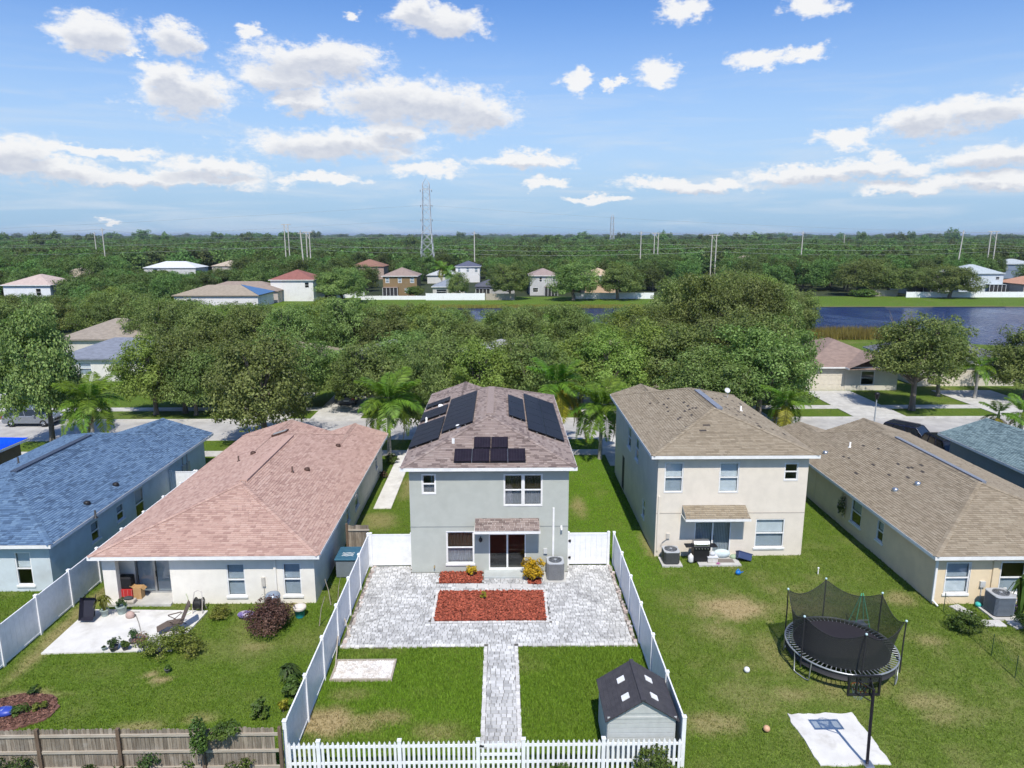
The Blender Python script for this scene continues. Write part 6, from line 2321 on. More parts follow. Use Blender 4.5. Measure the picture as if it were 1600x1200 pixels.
def leaf_cloud(P, Nrm, size, rq, aspect=.55):
    """rhombic leaf faces at points P facing about Nrm"""
    n = len(P)
    N = Nrm + rq.normal(0, .55, (n, 3))
    N /= np.linalg.norm(N, axis=1)[:, None] + 1e-9
    R = rq.normal(0, 1, (n, 3))
    T = np.cross(N, R)
    T /= np.linalg.norm(T, axis=1)[:, None] + 1e-9
    B = np.cross(N, T)
    L = (size * rq.uniform(.65, 1.35, n))[:, None]
    V = np.stack([P - T * L * .5, P + B * L * aspect * .5 + N * L * .06, P + T * L * .5, P - B * L * aspect * .5 + N * L * .06], 1)
    return V.reshape(-1, 3), np.arange(4 * n).reshape(n, 4)


def crown_points(seed, nclump, nleaf, lobes=5, squash=.72, bottom=-.45, hollow=.3, rc=(.17, .3)):
    """points in a unit crown (radius 1, z -0.45..1) and their outward normals"""
    rq = np.random.default_rng(seed)
    ld = rq.normal(0, 1, (lobes, 3))
    ld[:, 2] = np.abs(ld[:, 2]) * .6
    ld /= np.linalg.norm(ld, axis=1)[:, None]
    C = []
    while len(C) < nclump:
        d = rq.normal(0, 1, 3)
        d /= np.linalg.norm(d)
        if d[2] < bottom:
            continue
        grow = .66 + .34 * max(0, (ld @ d).max()) ** 3 + rq.uniform(-.13, .1)
        r = grow * (hollow + (1 - hollow) * rq.uniform(0, 1) ** .45)
        C.append((d[0] * r, d[1] * r, d[2] * r * (squash if d[2] < 0 else 1.0)))
    C = np.array(C)
    P, N = [], []
    for c in C:
        k = rq.uniform(*rc)
        d = rq.normal(0, 1, (nleaf, 3))
        d /= np.linalg.norm(d, axis=1)[:, None]
        rad = k * (.35 + .65 * rq.uniform(0, 1, nleaf) ** .5)
        p = c + d * rad[:, None] * np.array([1.15, 1.15, .75])
        P.append(p)
        N.append(d * .6 + np.array([0, 0, .55]) + c * .5)
    P, N = np.concatenate(P), np.concatenate(N)
    k = np.array([1 / np.quantile(np.hypot(P[:, 0], P[:, 1]), .985)] * 2 + [1 / np.quantile(P[:, 2], .998)])
    return P * k, N, C * k


def crown_mesh(name, seed, mat, nclump, nleaf, leaf, **kw):
    P, N, C = crown_points(seed, nclump, nleaf, **kw)
    rq = np.random.default_rng(seed + 900)
    V, Fq = leaf_cloud(P, N, leaf, rq)
    me = bpy.data.meshes.new(name)
    ob = np_object(name, V, Fq, mat)
    me = ob.data
    bpy.data.objects.remove(ob)
    return me, C


def trunk_mesh(name, C, seed, ratio, full=True):
    """trunk in the crown's unit frame: ground at z = -ratio"""
    rq = random.Random(seed)
    m = MB()
    fork = -ratio + (ratio - .3) * .8
    m.tube([(0, 0, -ratio - .02), (.01, 0, -ratio + .1), (rq.uniform(-.03, .03), rq.uniform(-.03, .03), fork), (rq.uniform(-.06, .06), rq.uniform(-.06, .06), .25)], [.085, .065, .052, .02], 8)
    idx = list(range(len(C)))
    rq.shuffle(idx)
    for i in idx[:16 if full else 6]:
        c = C[i]
        s = rq.uniform(0, .35)
        a = Vector((0, 0, fork + s))
        b = Vector(c) * .92
        mid = a.lerp(b, .5) + Vector((0, 0, -.06 + rq.uniform(0, .08)))
        m.tube([a, mid, b], [.032 - s * .02, .02, .006], 5, False)
        if full:
            for q in range(2):
                e = b + Vector((rq.uniform(-.2, .2), rq.uniform(-.2, .2), rq.uniform(0, .18)))
                m.tube([mid.lerp(b, .4), e], [.012, .003], 4, False)
    return m.mesh(name, bark)


TREES = []
for k in range(6):
    me, C = crown_mesh('oak crown', 40 + k, oak_leaf if k != 4 else oak_leaf2, 165, 150, .052, lobes=5 + k % 3, rc=(.11, .23))
    TREES.append((me, trunk_mesh('oak trunk', C, k, .78)))
MIDS = []
for k in range(5):
    me, C = crown_mesh('mid crown', 60 + k, wood_leaf, 85, 100, .075, lobes=6, rc=(.13, .26))
    MIDS.append((me, trunk_mesh('mid trunk', C, k, .75, False)))


def tree(label, x, y, height, radius, var=0, group=None, name='oak_tree', rot=None, mid=False, ratio=None):
    src = MIDS if mid else TREES
    me, tk = src[var % len(src)]
    r = ratio or (.75 if mid else .78)
    kz = height / (1 + r)
    t = thing(name, label, 'tree', (x, y, -.02), group, random.uniform(0, 6.28) if rot is None else rot, world=False)
    for nm, mesh in (('crown', me), ('trunk', tk)):
        o = bpy.data.objects.new(nm, mesh)
        COL.objects.link(o)
        o.parent = t
        o.location = (0, 0, kz * r)
        o.scale = (radius, radius, kz if nm == 'crown' or not ratio else kz * ratio / .78)
    return t


def tree_px(label, u, vtop, hw, Y, var=0, group=None, **kw):
    x, z = W(u, vtop, Y)
    d = (Y * _ca) * _cp + (CAM_H - z * .6) * _sp
    return tree(label, x, Y, max(3.0, z), hw * d / F_PX, var, group, **kw)


# things the photograph shows between the crowns: (u0, v0, u1, v1, distance) keep trees out of these sight lines
SIGHT = [(0, 430, 72, 460, 170), (272, 446, 424, 466, 171), (340, 432, 462, 474, 186), (416, 423, 488, 466, 190), (226, 406, 308, 422, 322), (330, 406, 356, 416, 330), (112, 416, 140, 428, 229), (108, 528, 196, 600, 84), (122, 497, 205, 530, 100),
         (590, 417, 664, 466, 206), (668, 440, 706, 466, 200), (735, 440, 775, 466, 200), (826, 418, 874, 466, 208), (716, 406, 742, 422, 266), (676, 418, 706, 432, 260), (590, 464, 1000, 476, 186), (726, 486, 758, 500, 150), (920, 488, 962, 505, 150),
         (1328, 480, 1600, 522, 118), (1322, 506, 1372, 532, 118), (1500, 412, 1600, 458, 208), (1428, 429, 1468, 458, 212), (1270, 545, 1345, 640, 78), (566, 404, 592, 414, 286), (1095, 406, 1122, 416, 318), (1566, 405, 1600, 418, 286)]


def hides(x, y, h, r):
    u, v = PX(x, y, h)
    k = abs(PX(x + r * .85, y, h * .6)[0] - u)
    vb = PX(x, y, h * .25)[1]
    for (a, b, c, d, Y) in SIGHT:
        if Y == 150:
            if y < Y and a - 8 < u < c + 8 and v < d:
                return True
            continue
        if y < Y - 1 and u + k > a and u - k < c and v + 2 < d and vb > b:
            return True
    return False


TONE = {4: 'pale yellow-green '}
# street trees
tree_px('broad dark oak by the near kerb next to the blue tarpaulin roof', 52, 472, 66, 58.2, 0)
tree_px('wide oak with forked trunk by the near kerb behind the pink roof', 402, 520, 84, 58.0, 1)
tree_px('dense dark oak behind the pale-trunked palm beside the grey house', 655, 545, 44, 58.2, 2)
tree_px('pale green oak before the cream garage house across the street', 1442, 490, 74, 69.0, 3, ratio=1.15)
tree_px('oak in the yard between the two garages across the street', 1480, 500, 46, 75.2, 2, ratio=1.1)
tree_px('dark oak before the charcoal gable roof across the street', 1618, 512, 64, 73.0, 5)
tree_px('dark oak overhanging the street beside the dead-skirted palm', 1195, 510, 84, 63.5, 0)
tree_px('low oak touching the beige roof from the street side', 1110, 545, 75, 61.5, 3)
SG = 'oaks along the far side of the street'
SL = 'bushy oak in the row along the far side of the street'
rt = random.Random(17)
for (u, v, hw, Y) in ((232, 525, 58, 68.3), (280, 512, 58, 69), (330, 505, 62, 72), (300, 540, 50, 68), (455, 520, 66, 70), (520, 540, 50, 74.0), (575, 530, 62, 69.5), (620, 515, 60, 74), (690, 520, 64, 70),
                      (745, 525, 60, 68.5), (800, 520, 66, 72), (850, 525, 58, 69), (905, 520, 64, 72), (960, 515, 66, 70), (1015, 505, 70, 73), (1070, 500, 72, 70), (1130, 490, 72, 74), (1180, 490, 70, 70), (1228, 495, 58, 72.5),
                      (400, 530, 56, 75)):
    k = rt.randrange(6)
    tree_px(TONE.get(k, '') + SL, u + rt.uniform(-6, 6), v + rt.uniform(-6, 6), hw, Y, k, SG + (' (pale)' if k == 4 else ''))
# thicket between the far houses and the pond
sky_u = [-300, 0, 110, 130, 200, 250, 330, 400, 470, 560, 640, 720, 760, 800, 880, 930, 970, 1000, 1060, 1150, 1230, 1290, 1330, 1500]
sky_v = [470, 455, 480, 455, 450, 460, 455, 470, 464, 472, 470, 478, 482, 470, 464, 480, 470, 450, 432, 428, 445, 470, 512, 540]
TG, TL = 'oaks in the thicket before the pond', 'oak in the dense thicket between the street houses and the pond'
for Y in (93.5, 99, 105, 111, 115, 118.5):
    x = -62 - rt.uniform(0, 5)
    while x < 48:
        x += rt.uniform(5.0, 7.2)
        yy = Y + rt.uniform(-2.2, 2.2)
        u, _v = PX(x, yy, 6)
        if u < 222 or u > 1262:
            continue
        v = np.interp(u, sky_u, sky_v) + rt.uniform(0, 18)
        h = W(u, v, yy)[1]
        h, r, k = min(13, max(4.8, h * 1.07)), rt.uniform(3.6, 4.9) * (1.12 if u > 1000 else 1), rt.randrange(6)
        for _ in range(6):
            if not hides(x, yy, h, r):
                tree(TONE.get(k, '') + TL, x, yy, h, r, k, TG + (' (pale)' if k == 4 else ''))
                break
            h -= .7
            if h < 4:
                break
# trees around the far left houses
LG, LL = 'oaks around the pale pink and tan roofs', 'oak standing among the pale pink, slate and tan roofed houses'
KEEP = [(-54, -41, 70, 96), (-64, -43, 95, 113), (-80, -57, 150, 186), (-119, -106, 150, 184), (-62, -48, 176, 203), (-80, -57, 185, 199), (-145, -128, 215, 243)]
for k in range(260):
    x, y = rt.uniform(-175, -42), rt.uniform(96, 230)
    u, _v = PX(x, y, 5)
    if u < -60 or any(a < x < b and c < y < d for a, b, c, d in KEEP):
        continue
    if u > 215 and y < 120:
        continue
    hmax = 17.3 - y * .045
    h, r = min(rt.uniform(6.5, 9.5), max(5.5, hmax)), rt.uniform(3.8, 5.2)
    while h > 4 and hides(x, y, h, r):
        h -= .8
    if h > 4:
        tree(LL, x, y, h, min(r, h * .6), rt.randrange(5), LG, mid=y > 125)
# trees on the far bank that stand out
for lab, u, v, hw, Y in (('round dense tree between wooden fence and light grey house on the bank', 797, 412, 34, 194), ('large round tree between the light grey and the peach house on the bank', 897, 408, 42, 192), ('spreading tree hiding the peach house on the pond bank', 967, 410, 40, 193),
                         ('slim round tree before the blue-grey roof on the pond bank', 715, 425, 19, 196), ('big dome-shaped tree between red roof and brown house', 532, 418, 42, 184), ('umbrella-shaped tree before the long white pond fence', 1490, 414, 44, 197),
                         ('thick tree beside the grey wooden fence on the pond bank', 1392, 412, 44, 206), ('tall tree behind the clipped hedge on the pond bank', 1345, 404, 42, 208), ('small shrub-like tree beside the brown house porch', 651, 452, 13, 205), ('loose tree between brown-roofed bungalow and umbrella tree', 1440, 418, 24, 211)):
    tree_px(lab, u, v, hw, Y, rt.randrange(6))
# the wood beyond: its front belt tree by tree, the rest as one mass
WG, WL = 'trees in the front of the wood', 'tree in the front belt of the wood beyond the pond'
HOUSES_FAR = [(-36, -23, 180, 220), (7, 18, 180, 221), (-21, -9, 180, 215), (-9, 5, 180, 216), (-19, -7, 222, 279), (-30, -14, 240, 272), (-62, -49, 150, 203), (-162, -135, 290, 340), (-136, -118, 318, 348), (-62, -46, 262, 301), (139, 156, 175, 232), (155, 172, 175, 224), (120, 136, 175, 226),
              (203, 219, 262, 302), (103, 119, 300, 333), (22, 35, 200, 221)]


def blocked(x, y):
    return any(a < x < b and c < y < d for a, b, c, d in HOUSES_FAR)


cnt = 0
y = 222.0
while cnt < 285 and y < 420:
    s = 9.5 + (y - 220) * .02
    x = -.76 * y + rt.uniform(0, s)
    while x < .78 * y and cnt < 285:
        xx, yy = x + rt.uniform(-3, 3), y + rt.uniform(-4, 4)
        x += s * rt.uniform(.85, 1.25)
        if blocked(xx, yy):
            continue
        h = rt.uniform(7.5, 10.5)
        if hides(xx, yy, h, 5.0):
            continue
        tree(WL, xx, yy, h, rt.uniform(4.6, 6.2), rt.randrange(5), WG, mid=True, name='woodland_tree')
        cnt += 1
    y += s * .92
Y_FRONT = y
# far wood: thousands of crowns placed by geometry nodes on one object
pts, rad, hgt, vr = [], [], [], []
rw = np.random.default_rng(77)
y = Y_FRONT
while y < 5200:
    s = 9.5 if y < 620 else (13 if y < 1000 else (22 if y < 2000 else 42))
    xs = np.arange(-.8 * y - 40, .82 * y + 40, s)
    xs = xs + rw.uniform(-s * .4, s * .4, len(xs))
    ys = y + rw.uniform(-s * .45, s * .45, len(xs))
    h = rw.uniform(7.0, 11.5, len(xs))
    tall = rw.uniform(0, 1, len(xs)) < (.03 if y > 900 else .012)
    h = np.where(tall & (y > 500), h * rw.uniform(1.3, 2.4 if y > 900 else 1.7, len(xs)), h)
    h *= 1 + .25 * (vnoise(xs, ys, 160, 4) - .5)
    r = np.full(len(xs), s * .66) * rw.uniform(.85, 1.25, len(xs))
    for i in range(len(xs)):
        if not blocked(xs[i], ys[i]):
            pts.append((xs[i], ys[i], h[i] * .42)); rad.append(r[i]); hgt.append(h[i] * .58); vr.append(rw.uniform(0, 6.28))
    y += s * .9
FAR = []
for k in range(4):
    me, C = crown_mesh('far crown', 80 + k, wood_leaf, 40, 48, .17, lobes=6, rc=(.2, .34))
    o = bpy.data.objects.new('far crown source', me)
    FAR.append(o)
me = bpy.data.meshes.new('far_wood')
me.vertices.add(len(pts))
me.vertices.foreach_set('co', np.array(pts, dtype=np.float32).ravel())
for nm, val in (('rad', rad), ('hgt', hgt), ('rotz', vr)):
    A = me.attributes.new(nm, 'FLOAT', 'POINT')
    A.data.foreach_set('value', np.array(val, dtype=np.float32))
fw = bpy.data.objects.new('far_wood', me)
COL.objects.link(fw)
fw['kind'] = 'stuff'
tag(fw, 'distant wood stretching to the horizon beyond the pond', 'wood')
ng = bpy.data.node_groups.new('far_wood', 'GeometryNodeTree')
ng.interface.new_socket('Geometry', in_out='INPUT', socket_type='NodeSocketGeometry')
ng.interface.new_socket('Geometry', in_out='OUTPUT', socket_type='NodeSocketGeometry')
gi_, go_ = ng.nodes.new('NodeGroupInput'), ng.nodes.new('NodeGroupOutput')
jo = ng.nodes.new('GeometryNodeJoinGeometry')
for k, o in enumerate(FAR):
    oi = ng.nodes.new('GeometryNodeObjectInfo')
    oi.inputs['Object'].default_value = o
    oi.inputs['As Instance'].default_value = True
    ip = ng.nodes.new('GeometryNodeInstanceOnPoints')
    ix = ng.nodes.new('GeometryNodeInputIndex')
    md = ng.nodes.new('ShaderNodeMath'); md.operation = 'FLOORED_MODULO'; md.inputs[1].default_value = len(FAR)
    ng.links.new(ix.outputs[0], md.inputs[0])
    cm = ng.nodes.new('FunctionNodeCompare'); cm.data_type = 'FLOAT'; cm.operation = 'EQUAL'; cm.inputs['Epsilon'].default_value = .1
    ng.links.new(md.outputs[0], cm.inputs[0]); cm.inputs[1].default_value = k
    ng.links.new(gi_.outputs[0], ip.inputs['Points'])
    ng.links.new(cm.outputs[0], ip.inputs['Selection'])
    ng.links.new(oi.outputs['Geometry'], ip.inputs['Instance'])
    def named(a):
        n_ = ng.nodes.new('GeometryNodeInputNamedAttribute'); n_.data_type = 'FLOAT'; n_.inputs['Name'].default_value = a
        return n_.outputs['Attribute']
    cx_ = ng.nodes.new('ShaderNodeCombineXYZ'); R_, H_ = named('rad'), named('hgt')
    ng.links.new(R_, cx_.inputs[0]); ng.links.new(R_, cx_.inputs[1]); ng.links.new(H_, cx_.inputs[2])
    ng.links.new(cx_.outputs[0], ip.inputs['Scale'])
    rz_ = ng.nodes.new('ShaderNodeCombineXYZ'); ng.links.new(named('rotz'), rz_.inputs[2])
    ng.links.new(rz_.outputs[0], ip.inputs['Rotation'])
    ng.links.new(ip.outputs[0], jo.inputs[0])
ng.links.new(jo.outputs[0], go_.inputs[0])
fw.modifiers.new('wood', 'NODES').node_group = ng

# ---- palms
frond_g = leaf_mat('palm fronds', (.1, .2, .02), (.17, .29, .034), .35, .3, .12)
frond_y = leaf_mat('yellowing palm fronds', (.2, .2, .02), (.3, .26, .025), .35, .3, .1)
frond_d = leaf_mat('dead palm fronds', (.2, .14, .06), (.28, .2, .09), .35, .2, .1)
palm_bark = pm('palm trunk', (.3, .28, .25), (.42, .4, .37), 2, .9, .5, 12, aniso=(1, 1, 9))


def frond_mesh(seed, L=2.6, droop=1.2, mat=frond_g, rise=.75):
    rq = random.Random(seed)
    V, Fq = [], []
    n = 40
    P = []
    for i in range(n + 1):
        t = i / n
        P.append(Vector((L * (t - .18 * t * t * droop), 0, rise * t * 1.3 - droop * 1.25 * t ** 2.1)))
    for i in range(3, n):
        t = i / n
        d = (P[i + 1] - P[i]).normalized()
        ln = (.62 * math.sin(math.pi * min(1, t * .9 + .1)) + .12)
        for s in (-1, 1):
            for q in range(2):
                side = Vector((d.x * .35, s, 0)).normalized()
                tip = P[i] + side * ln * rq.uniform(.75, 1.0) + d * .2 * ln + Vector((0, 0, -.38 * ln * rq.uniform(.5, 1.6) + q * .1))
                w = d * .035
                o = len(V)
                mid = P[i].lerp(tip, .5) + Vector((0, 0, .05))
                V += [tuple(P[i] - w), tuple(mid + w), tuple(tip), tuple(mid - w)]
                Fq.append((o, o + 1, o + 2, o + 3))
    for i in range(n):
        o = len(V)
        w = Vector((0, .025 * (1 - i / n) + .006, 0))
        V += [tuple(P[i] - w), tuple(P[i] + w), tuple(P[i + 1] + w), tuple(P[i + 1] - w)]
        Fq.append((o, o + 1, o + 2, o + 3))
    ob = np_object('frond', V, Fq, mat)
    me = ob.data
    bpy.data.objects.remove(ob)
    return me


FR = {m_: [frond_mesh(k * 7 + j, 2.6, dr, mt, rs) for k, (dr, rs) in enumerate(((.9, .9), (1.3, .6), (1.8, .35)))] for j, (m_, mt) in enumerate((('g', frond_g), ('y', frond_y), ('d', frond_d)))}


def palm(label, x, y, h, n=17, size=1.0, seed=0, yellow=0, dead=0, r=.14, group=None):
    rq = random.Random(seed)
    t = thing('palm_tree', label, 'palm', (x, y, -.02), group, 0, world=False)
    m = MB()
    m.tube([(0, 0, -.03), (.02, 0, h * .3), (.05, .02, h * .7), (.06, .03, h)], [r * 1.35, r * 1.05, r, r * .8], 10); m.build('trunk', palm_bark, t)
    m = MB(); m.tube([(.06, .03, h - .1), (.06, .03, h + .55)], [r * 1.0, r * .45], 8); m.build('crown_shaft', pm('green shaft', (.15, .2, .06), rough=.6), t)
    for k in range(n):
        kind = 'd' if k < dead else ('y' if k < dead + yellow else 'g')
        tier = 2 if kind != 'g' else k % 3
        o = bpy.data.objects.new('frond', FR[kind][tier if kind == 'g' else 2])
        COL.objects.link(o)
        o.parent = t
        o.location = (.06, .03, h + (.45 if kind == 'g' else .2) - .12 * tier)
        tilt = {'g': [-.55, -.15, .15][k % 3], 'y': .35, 'd': 1.05}[kind]
        o.rotation_euler = (rq.uniform(-.2, .2), tilt + rq.uniform(-.15, .15), 2.399 * k + rq.uniform(-.2, .2))
        s = size * rq.uniform(.85, 1.1) * (.7 if kind == 'd' else 1)
        o.scale = (s, s, s)
    return t


palm('queen palm with pale trunk at the end of the side path', -9.0, 54.6, W(600, 630, 54.6)[1], 22, 1.4, 1, 2)
palm('queen palm with grey trunk between the grey and the beige house', 7.75, 53.6, W(937, 640, 53.6)[1], 22, 1.3, 2, 2)
palm('yellowing palm peeking over the street end of the mauve roof', W(868, 610, 56)[0], 56, W(868, 605, 56)[1], 22, 1.4, 3, 7)
palm('shaggy palm with drooping fronds behind the slate blue roof', W(138, 628, 56.5)[0], 56.5, W(138, 632, 56.5)[1], 22, 1.3, 4, 1, 1)
palm('palm with a skirt of dead fronds near the beige house front', W(1228, 625, 57.5)[0], 57.5, W(1228, 632, 57.5)[1], 20, 1.0, 5, 2, 6)
palm('small palm with brown skirt near the kerb before the wide garage', W(1518, 632, 61)[0], 57.5, 2.2, 16, .85, 6, 3, 6)
palm('young green palm without a brown skirt behind the grey-green roof', W(1575, 640, 60)[0], 58.2, 2.1, 14, .85, 7, 2)
palm('small palm in the yard of the charcoal-roofed garage house', W(1527, 590, 74)[0], 74, 3.2, 14, .9, 8)
palm('palm near the pylon across the pond', W(690, 425, 222)[0], 222, 7, 14, 1.5, 9, 3)
palm('tuft-headed palm behind the blue-grey roof across the pond', W(700, 430, 214)[0], 214, 6, 14, 1.4, 10)


# ---- shrubs
def shrub(label, x, y, r, h, mat, n=26, leaf=.075, nl=60, seed=1, z=0, name='shrub', cat='shrub', stems=True, group=None, bottom=-.4, aspect=.55):
    P, N, C = crown_points(seed, n, nl, lobes=5, hollow=.15, bottom=bottom, rc=(.2, .34))
    S = np.array([r, r, h * .6])
    P2 = P * S + np.array([0, 0, h * .42])
    P2[:, 2] = np.maximum(P2[:, 2], .02)
    rq = np.random.default_rng(seed + 5)
    V, Fq = leaf_cloud(P2, N, leaf, rq, aspect)
    t = thing(name, label, cat, (x, y, z), group, 0, world=False)
    np_object('foliage', V, Fq, mat, t)
    if stems:
        m = MB()
        for c in C[:12]:
            e = Vector(c * S) + Vector((0, 0, h * .42))
            m.tube([(e.x * .1, e.y * .1, -.02), (e.x * .5, e.y * .5, e.z * .6), tuple(e)], [.018, .013, .005], 4, False)
        m.build('stems', bark, t)
    return t


def spiky(label, x, y, r, h, mat, n=60, seed=1, w=.035, z=0, name='plant'):
    rq = random.Random(seed)
    V, Fq = [], []
    for k in range(n):
        a, q = rq.uniform(0, 6.28), rq.uniform(.2, 1)
        d = Vector((math.cos(a), math.sin(a), 0))
        p0 = d * rq.uniform(0, .08) * r
        p1 = d * r * q * .55 + Vector((0, 0, h * (1.05 - .3 * q)))
        p2 = d * r * q + Vector((0, 0, h * (1 - .75 * q * q)))
        s = Vector((-d.y, d.x, 0)) * w
        o = len(V)
        V += [tuple(p0 - s * .6), tuple(p0 + s * .6), tuple(p1 + s), tuple(p1 - s), tuple(p2)]
        Fq += [(o, o + 1, o + 2, o + 3), (o + 3, o + 2, o + 4, o + 4)]
    m = MB()
    m.v, m.f = V, [f_ if f_[2] != f_[3] else f_[:3] for f_ in Fq]
    m.smooth = [False] * len(m.f)
    t = thing(name, label, 'plant', (x, y, z), None, 0, world=False)
    m.build('leaves', mat, t)
    return t


yel = leaf_mat('yellow croton', (.42, .3, .012), (.6, .44, .02), .45, .3, .02)
yel_g = leaf_mat('green yellow croton', (.18, .2, .02), (.45, .36, .03), .45, .3, .02)
purple = leaf_mat('purple brown leaves', (.075, .04, .03), (.13, .08, .05), .5, .2, .05)
mid_g = leaf_mat('shrub green', (.06, .11, .018), (.11, .16, .03), .45, .28, .1)
yell_g = leaf_mat('yellow green shrub', (.12, .15, .022), (.2, .21, .04), .45, .3, .08)
pinkish = leaf_mat('pinkish leaves', (.25, .14, .11), (.32, .22, .16), .5, .3, .05)
deep_g = leaf_mat('deep green', (.03, .065, .014), (.06, .1, .02), .45, .2, .08)
x = W(833, 895, 33.5)[0]
shrub('large yellow croton bush beside the sliding door', x, 33.45, .62, 1.25, yel, 34, .12, 60, 1)
shrub('small yellow croton in the short mulch bed', W(738, 905, 33.9)[0], 33.95, .32, .62, yel, 14, .1, 40, 2)
x, y = G(757, 938)
shrub('tiny yellow croton in the long mulch bed', x, y + .05, .2, .42, yel_g, 9, .08, 30, 3, .04)
x, y = G(418, 985)
shrub('wide purple-brown shrub before the cream bungalow window', x, y + .2, 1.25, 1.35, purple, 70, .09, 90, 4)
x, y = G(345, 965)
shrub('low yellow-green shrub at the patio corner by the cream wall', x, y, .55, .55, yell_g, 22, .08, 60, 5)
x, y = G(250, 1022)
shrub('sprawling yellow-green shrub growing over the patio edge', x, y, 1.0, .8, yell_g, 40, .08, 70, 6)
x, y = G(298, 1020)
shrub('loose olive shrub at the patio corner on the lawn', x, y, .75, .8, yell_g, 30, .08, 60, 7)
x, y = G(290, 1000)
shrub('pale bushy plant in a blue pot on the patio edge', x - .2, y, .5, .7, yell_g, 20, .07, 50, 8)
pot_m = pm('grey green pot', (.33, .4, .38), rough=.6)
pot_d = pm('dark pot', (.1, .1, .11), rough=.6)
for i, (u, v, r, h, mt, lr, lh, lm, lab) in enumerate(((164, 962, .19, .32, pot_m, .42, .8, yell_g, 'spiky yellow-green plant in a grey-green pot on the patio'), (191, 958, .24, .38, pot_m, .25, .45, deep_g, 'broad-leaved plant in a wide grey-green pot by the porch column'),
                                                       (178, 1016, .18, .2, pot_d, .3, .45, deep_g, 'dark leafy plant in a black pot on the patio edge'), (196, 1015, .14, .18, pot_d, .24, .35, mid_g, 'small green plant in a black pot on the patio edge'),
                                                       (209, 1005, .17, .2, pot_d, .3, .5, deep_g, 'upright dark plant in a pot behind the patio edge'), (221, 1011, .16, .2, pot_d, .36, .5, pinkish, 'pinkish variegated plant in a pot on the patio edge'),
                                                       (163, 1016, .1, .15, pot_m, .06, .05, deep_g, 'small empty-looking grey pot at the end of the row of pots'), (267, 1012, .2, .25, pm('blue pot', (.2, .32, .38), rough=.5), .3, .4, mid_g, 'green plant in a dusty blue pot among the shrubs'),
                                                       (262, 1048, .12, .14, pot_d, .12, .15, mid_g, 'small black pot standing on the lawn below the shrubs'))):
    x, y = G(u, v, .04)
    z = .045 if v < 1030 else 0
    t = thing('potted_plant', lab, 'potted plant', (x, y, z), None, 0, world=False)
    m = MB(); pot(m, 0, 0, r, h, 0); m.build('pot', mt, t)
    if i == 0:
        s_ = spiky('x', 0, 0, .55, .75, lm, 70, 3)
        lf = s_.children[0]; lf.parent = t; lf.location = (0, 0, h - .05); lf.name = 'leaves'
        bpy.data.objects.remove(s_)
    else:
        P, N, C = crown_points(100 + i, 12, 40, lobes=4, hollow=.1, rc=(.25, .4))
        V, Fq = leaf_cloud(P * np.array([lr, lr, lh * .55]) + np.array([0, 0, h + lh * .3]), N, .07, np.random.default_rng(i))
        np_object('leaves', V, Fq, lm, t)
spiky('dark strappy plant on the lawn beside the vinyl fence', *G(452, 1062), .6, .7, deep_g, 70, 5, .05)
shrub('leafy bright green plant against the vinyl fence near the wooden fence', *G(458, 1086), .45, .8, mid_g, 24, .13, 50, 9)
shrub('young green shrub behind the wooden fence near the vinyl corner', *G(408, 1120), .35, .75, mid_g, 18, .12, 45, 10)
shrub('small yellow-leaved plant at the corner of wooden and vinyl fence', *G(443, 1112), .2, .5, yel_g, 9, .09, 30, 11)
shrub('green weed on the brown mulch bed', *G(32, 1115), .35, .35, mid_g, 14, .08, 40, 12)
shrub('yellow-green weed at the rim of the brown mulch bed', *G(62, 1110), .3, .3, yell_g, 12, .08, 40, 13)
shrub('small dark bush in the corner behind the wooden fence', *G(50, 1085), .3, .3, deep_g, 8, .08, 30, 14)
for lab, u, z, r, h, s in (('vine cluster climbing over the near face of the wooden fence by its second post', 312, 1.0, .25, 1.5, 21), ('tall weeds growing up before the wooden fence', 200, .0, .9, 1.0, 22), ('leafy weeds before the wooden fence near the vinyl corner', 385, 0, .8, .75, 23),
                           ('dark weeds at the foot of the wooden fence by the mulch bed', 15, 0, .8, 1.1, 24), ('vine draped over the top of the wooden fence', 345, 1.55, .5, .4, 25), ('bright weeds before the wooden fence between its posts', 130, 0, .8, .7, 26), ('creeper before the wooden fence under the vine post', 290, 0, .7, .6, 27)):
    x = W(u, 1170, 19.8)[0]
    shrub(lab, x, 19.78 if z < 1.5 else 20.12, r, h, mid_g if s % 2 else deep_g, 26, .09, 50, s, z, name='vine' if z else 'weed_clump', cat='plant')
x = W(1030, 1190, 19.9)[0]
shrub('green bush growing through the picket fence beside the shed', x - .1, 19.95, .7, .95, mid_g, 30, .1, 55, 31)
shrub('leafy creeper in front of the picket fence between gate and shed', W(880, 1195, 19.95)[0], 19.95, .5, .45, mid_g, 18, .09, 40, 33)
# ochre bungalow plants
x, y = G(1510, 985)
shrub('round citrus bush on the lawn behind the ochre bungalow', x, y, .8, .95, mid_g, 40, .09, 80, 41)
x, y = G(1597, 985)
shrub('dark bush on the lawn beside the pink tricycle', x + .3, y, .7, .9, deep_g, 30, .09, 60, 42)
spiky('broad-leaved plant at the ochre wall window', W(1604, 895, 29.6)[0], 29.6, .8, 2.1, mid_g, 26, 8, .09)
t = thing('climbing_rose', 'climbing rose with pale flowers on the ochre side wall', 'plant', (20.4, 40.0, 0), None, 0, world=False)
P, N, C = crown_points(55, 26, 40, lobes=4, hollow=.1)
V, Fq = leaf_cloud(P * np.array([.18, .45, 1.0]) + np.array([0, 0, 1.1]), N, .08, np.random.default_rng(4)); np_object('leaves', V, Fq, mid_g, t)
V, Fq = leaf_cloud(P[::14] * np.array([.24, .5, 1.05]) + np.array([0, 0, 1.1]), N[::14], .09, np.random.default_rng(5), .9); np_object('flowers', V, Fq, pm('pale petals', (.7, .55, .5), rough=.7), t)
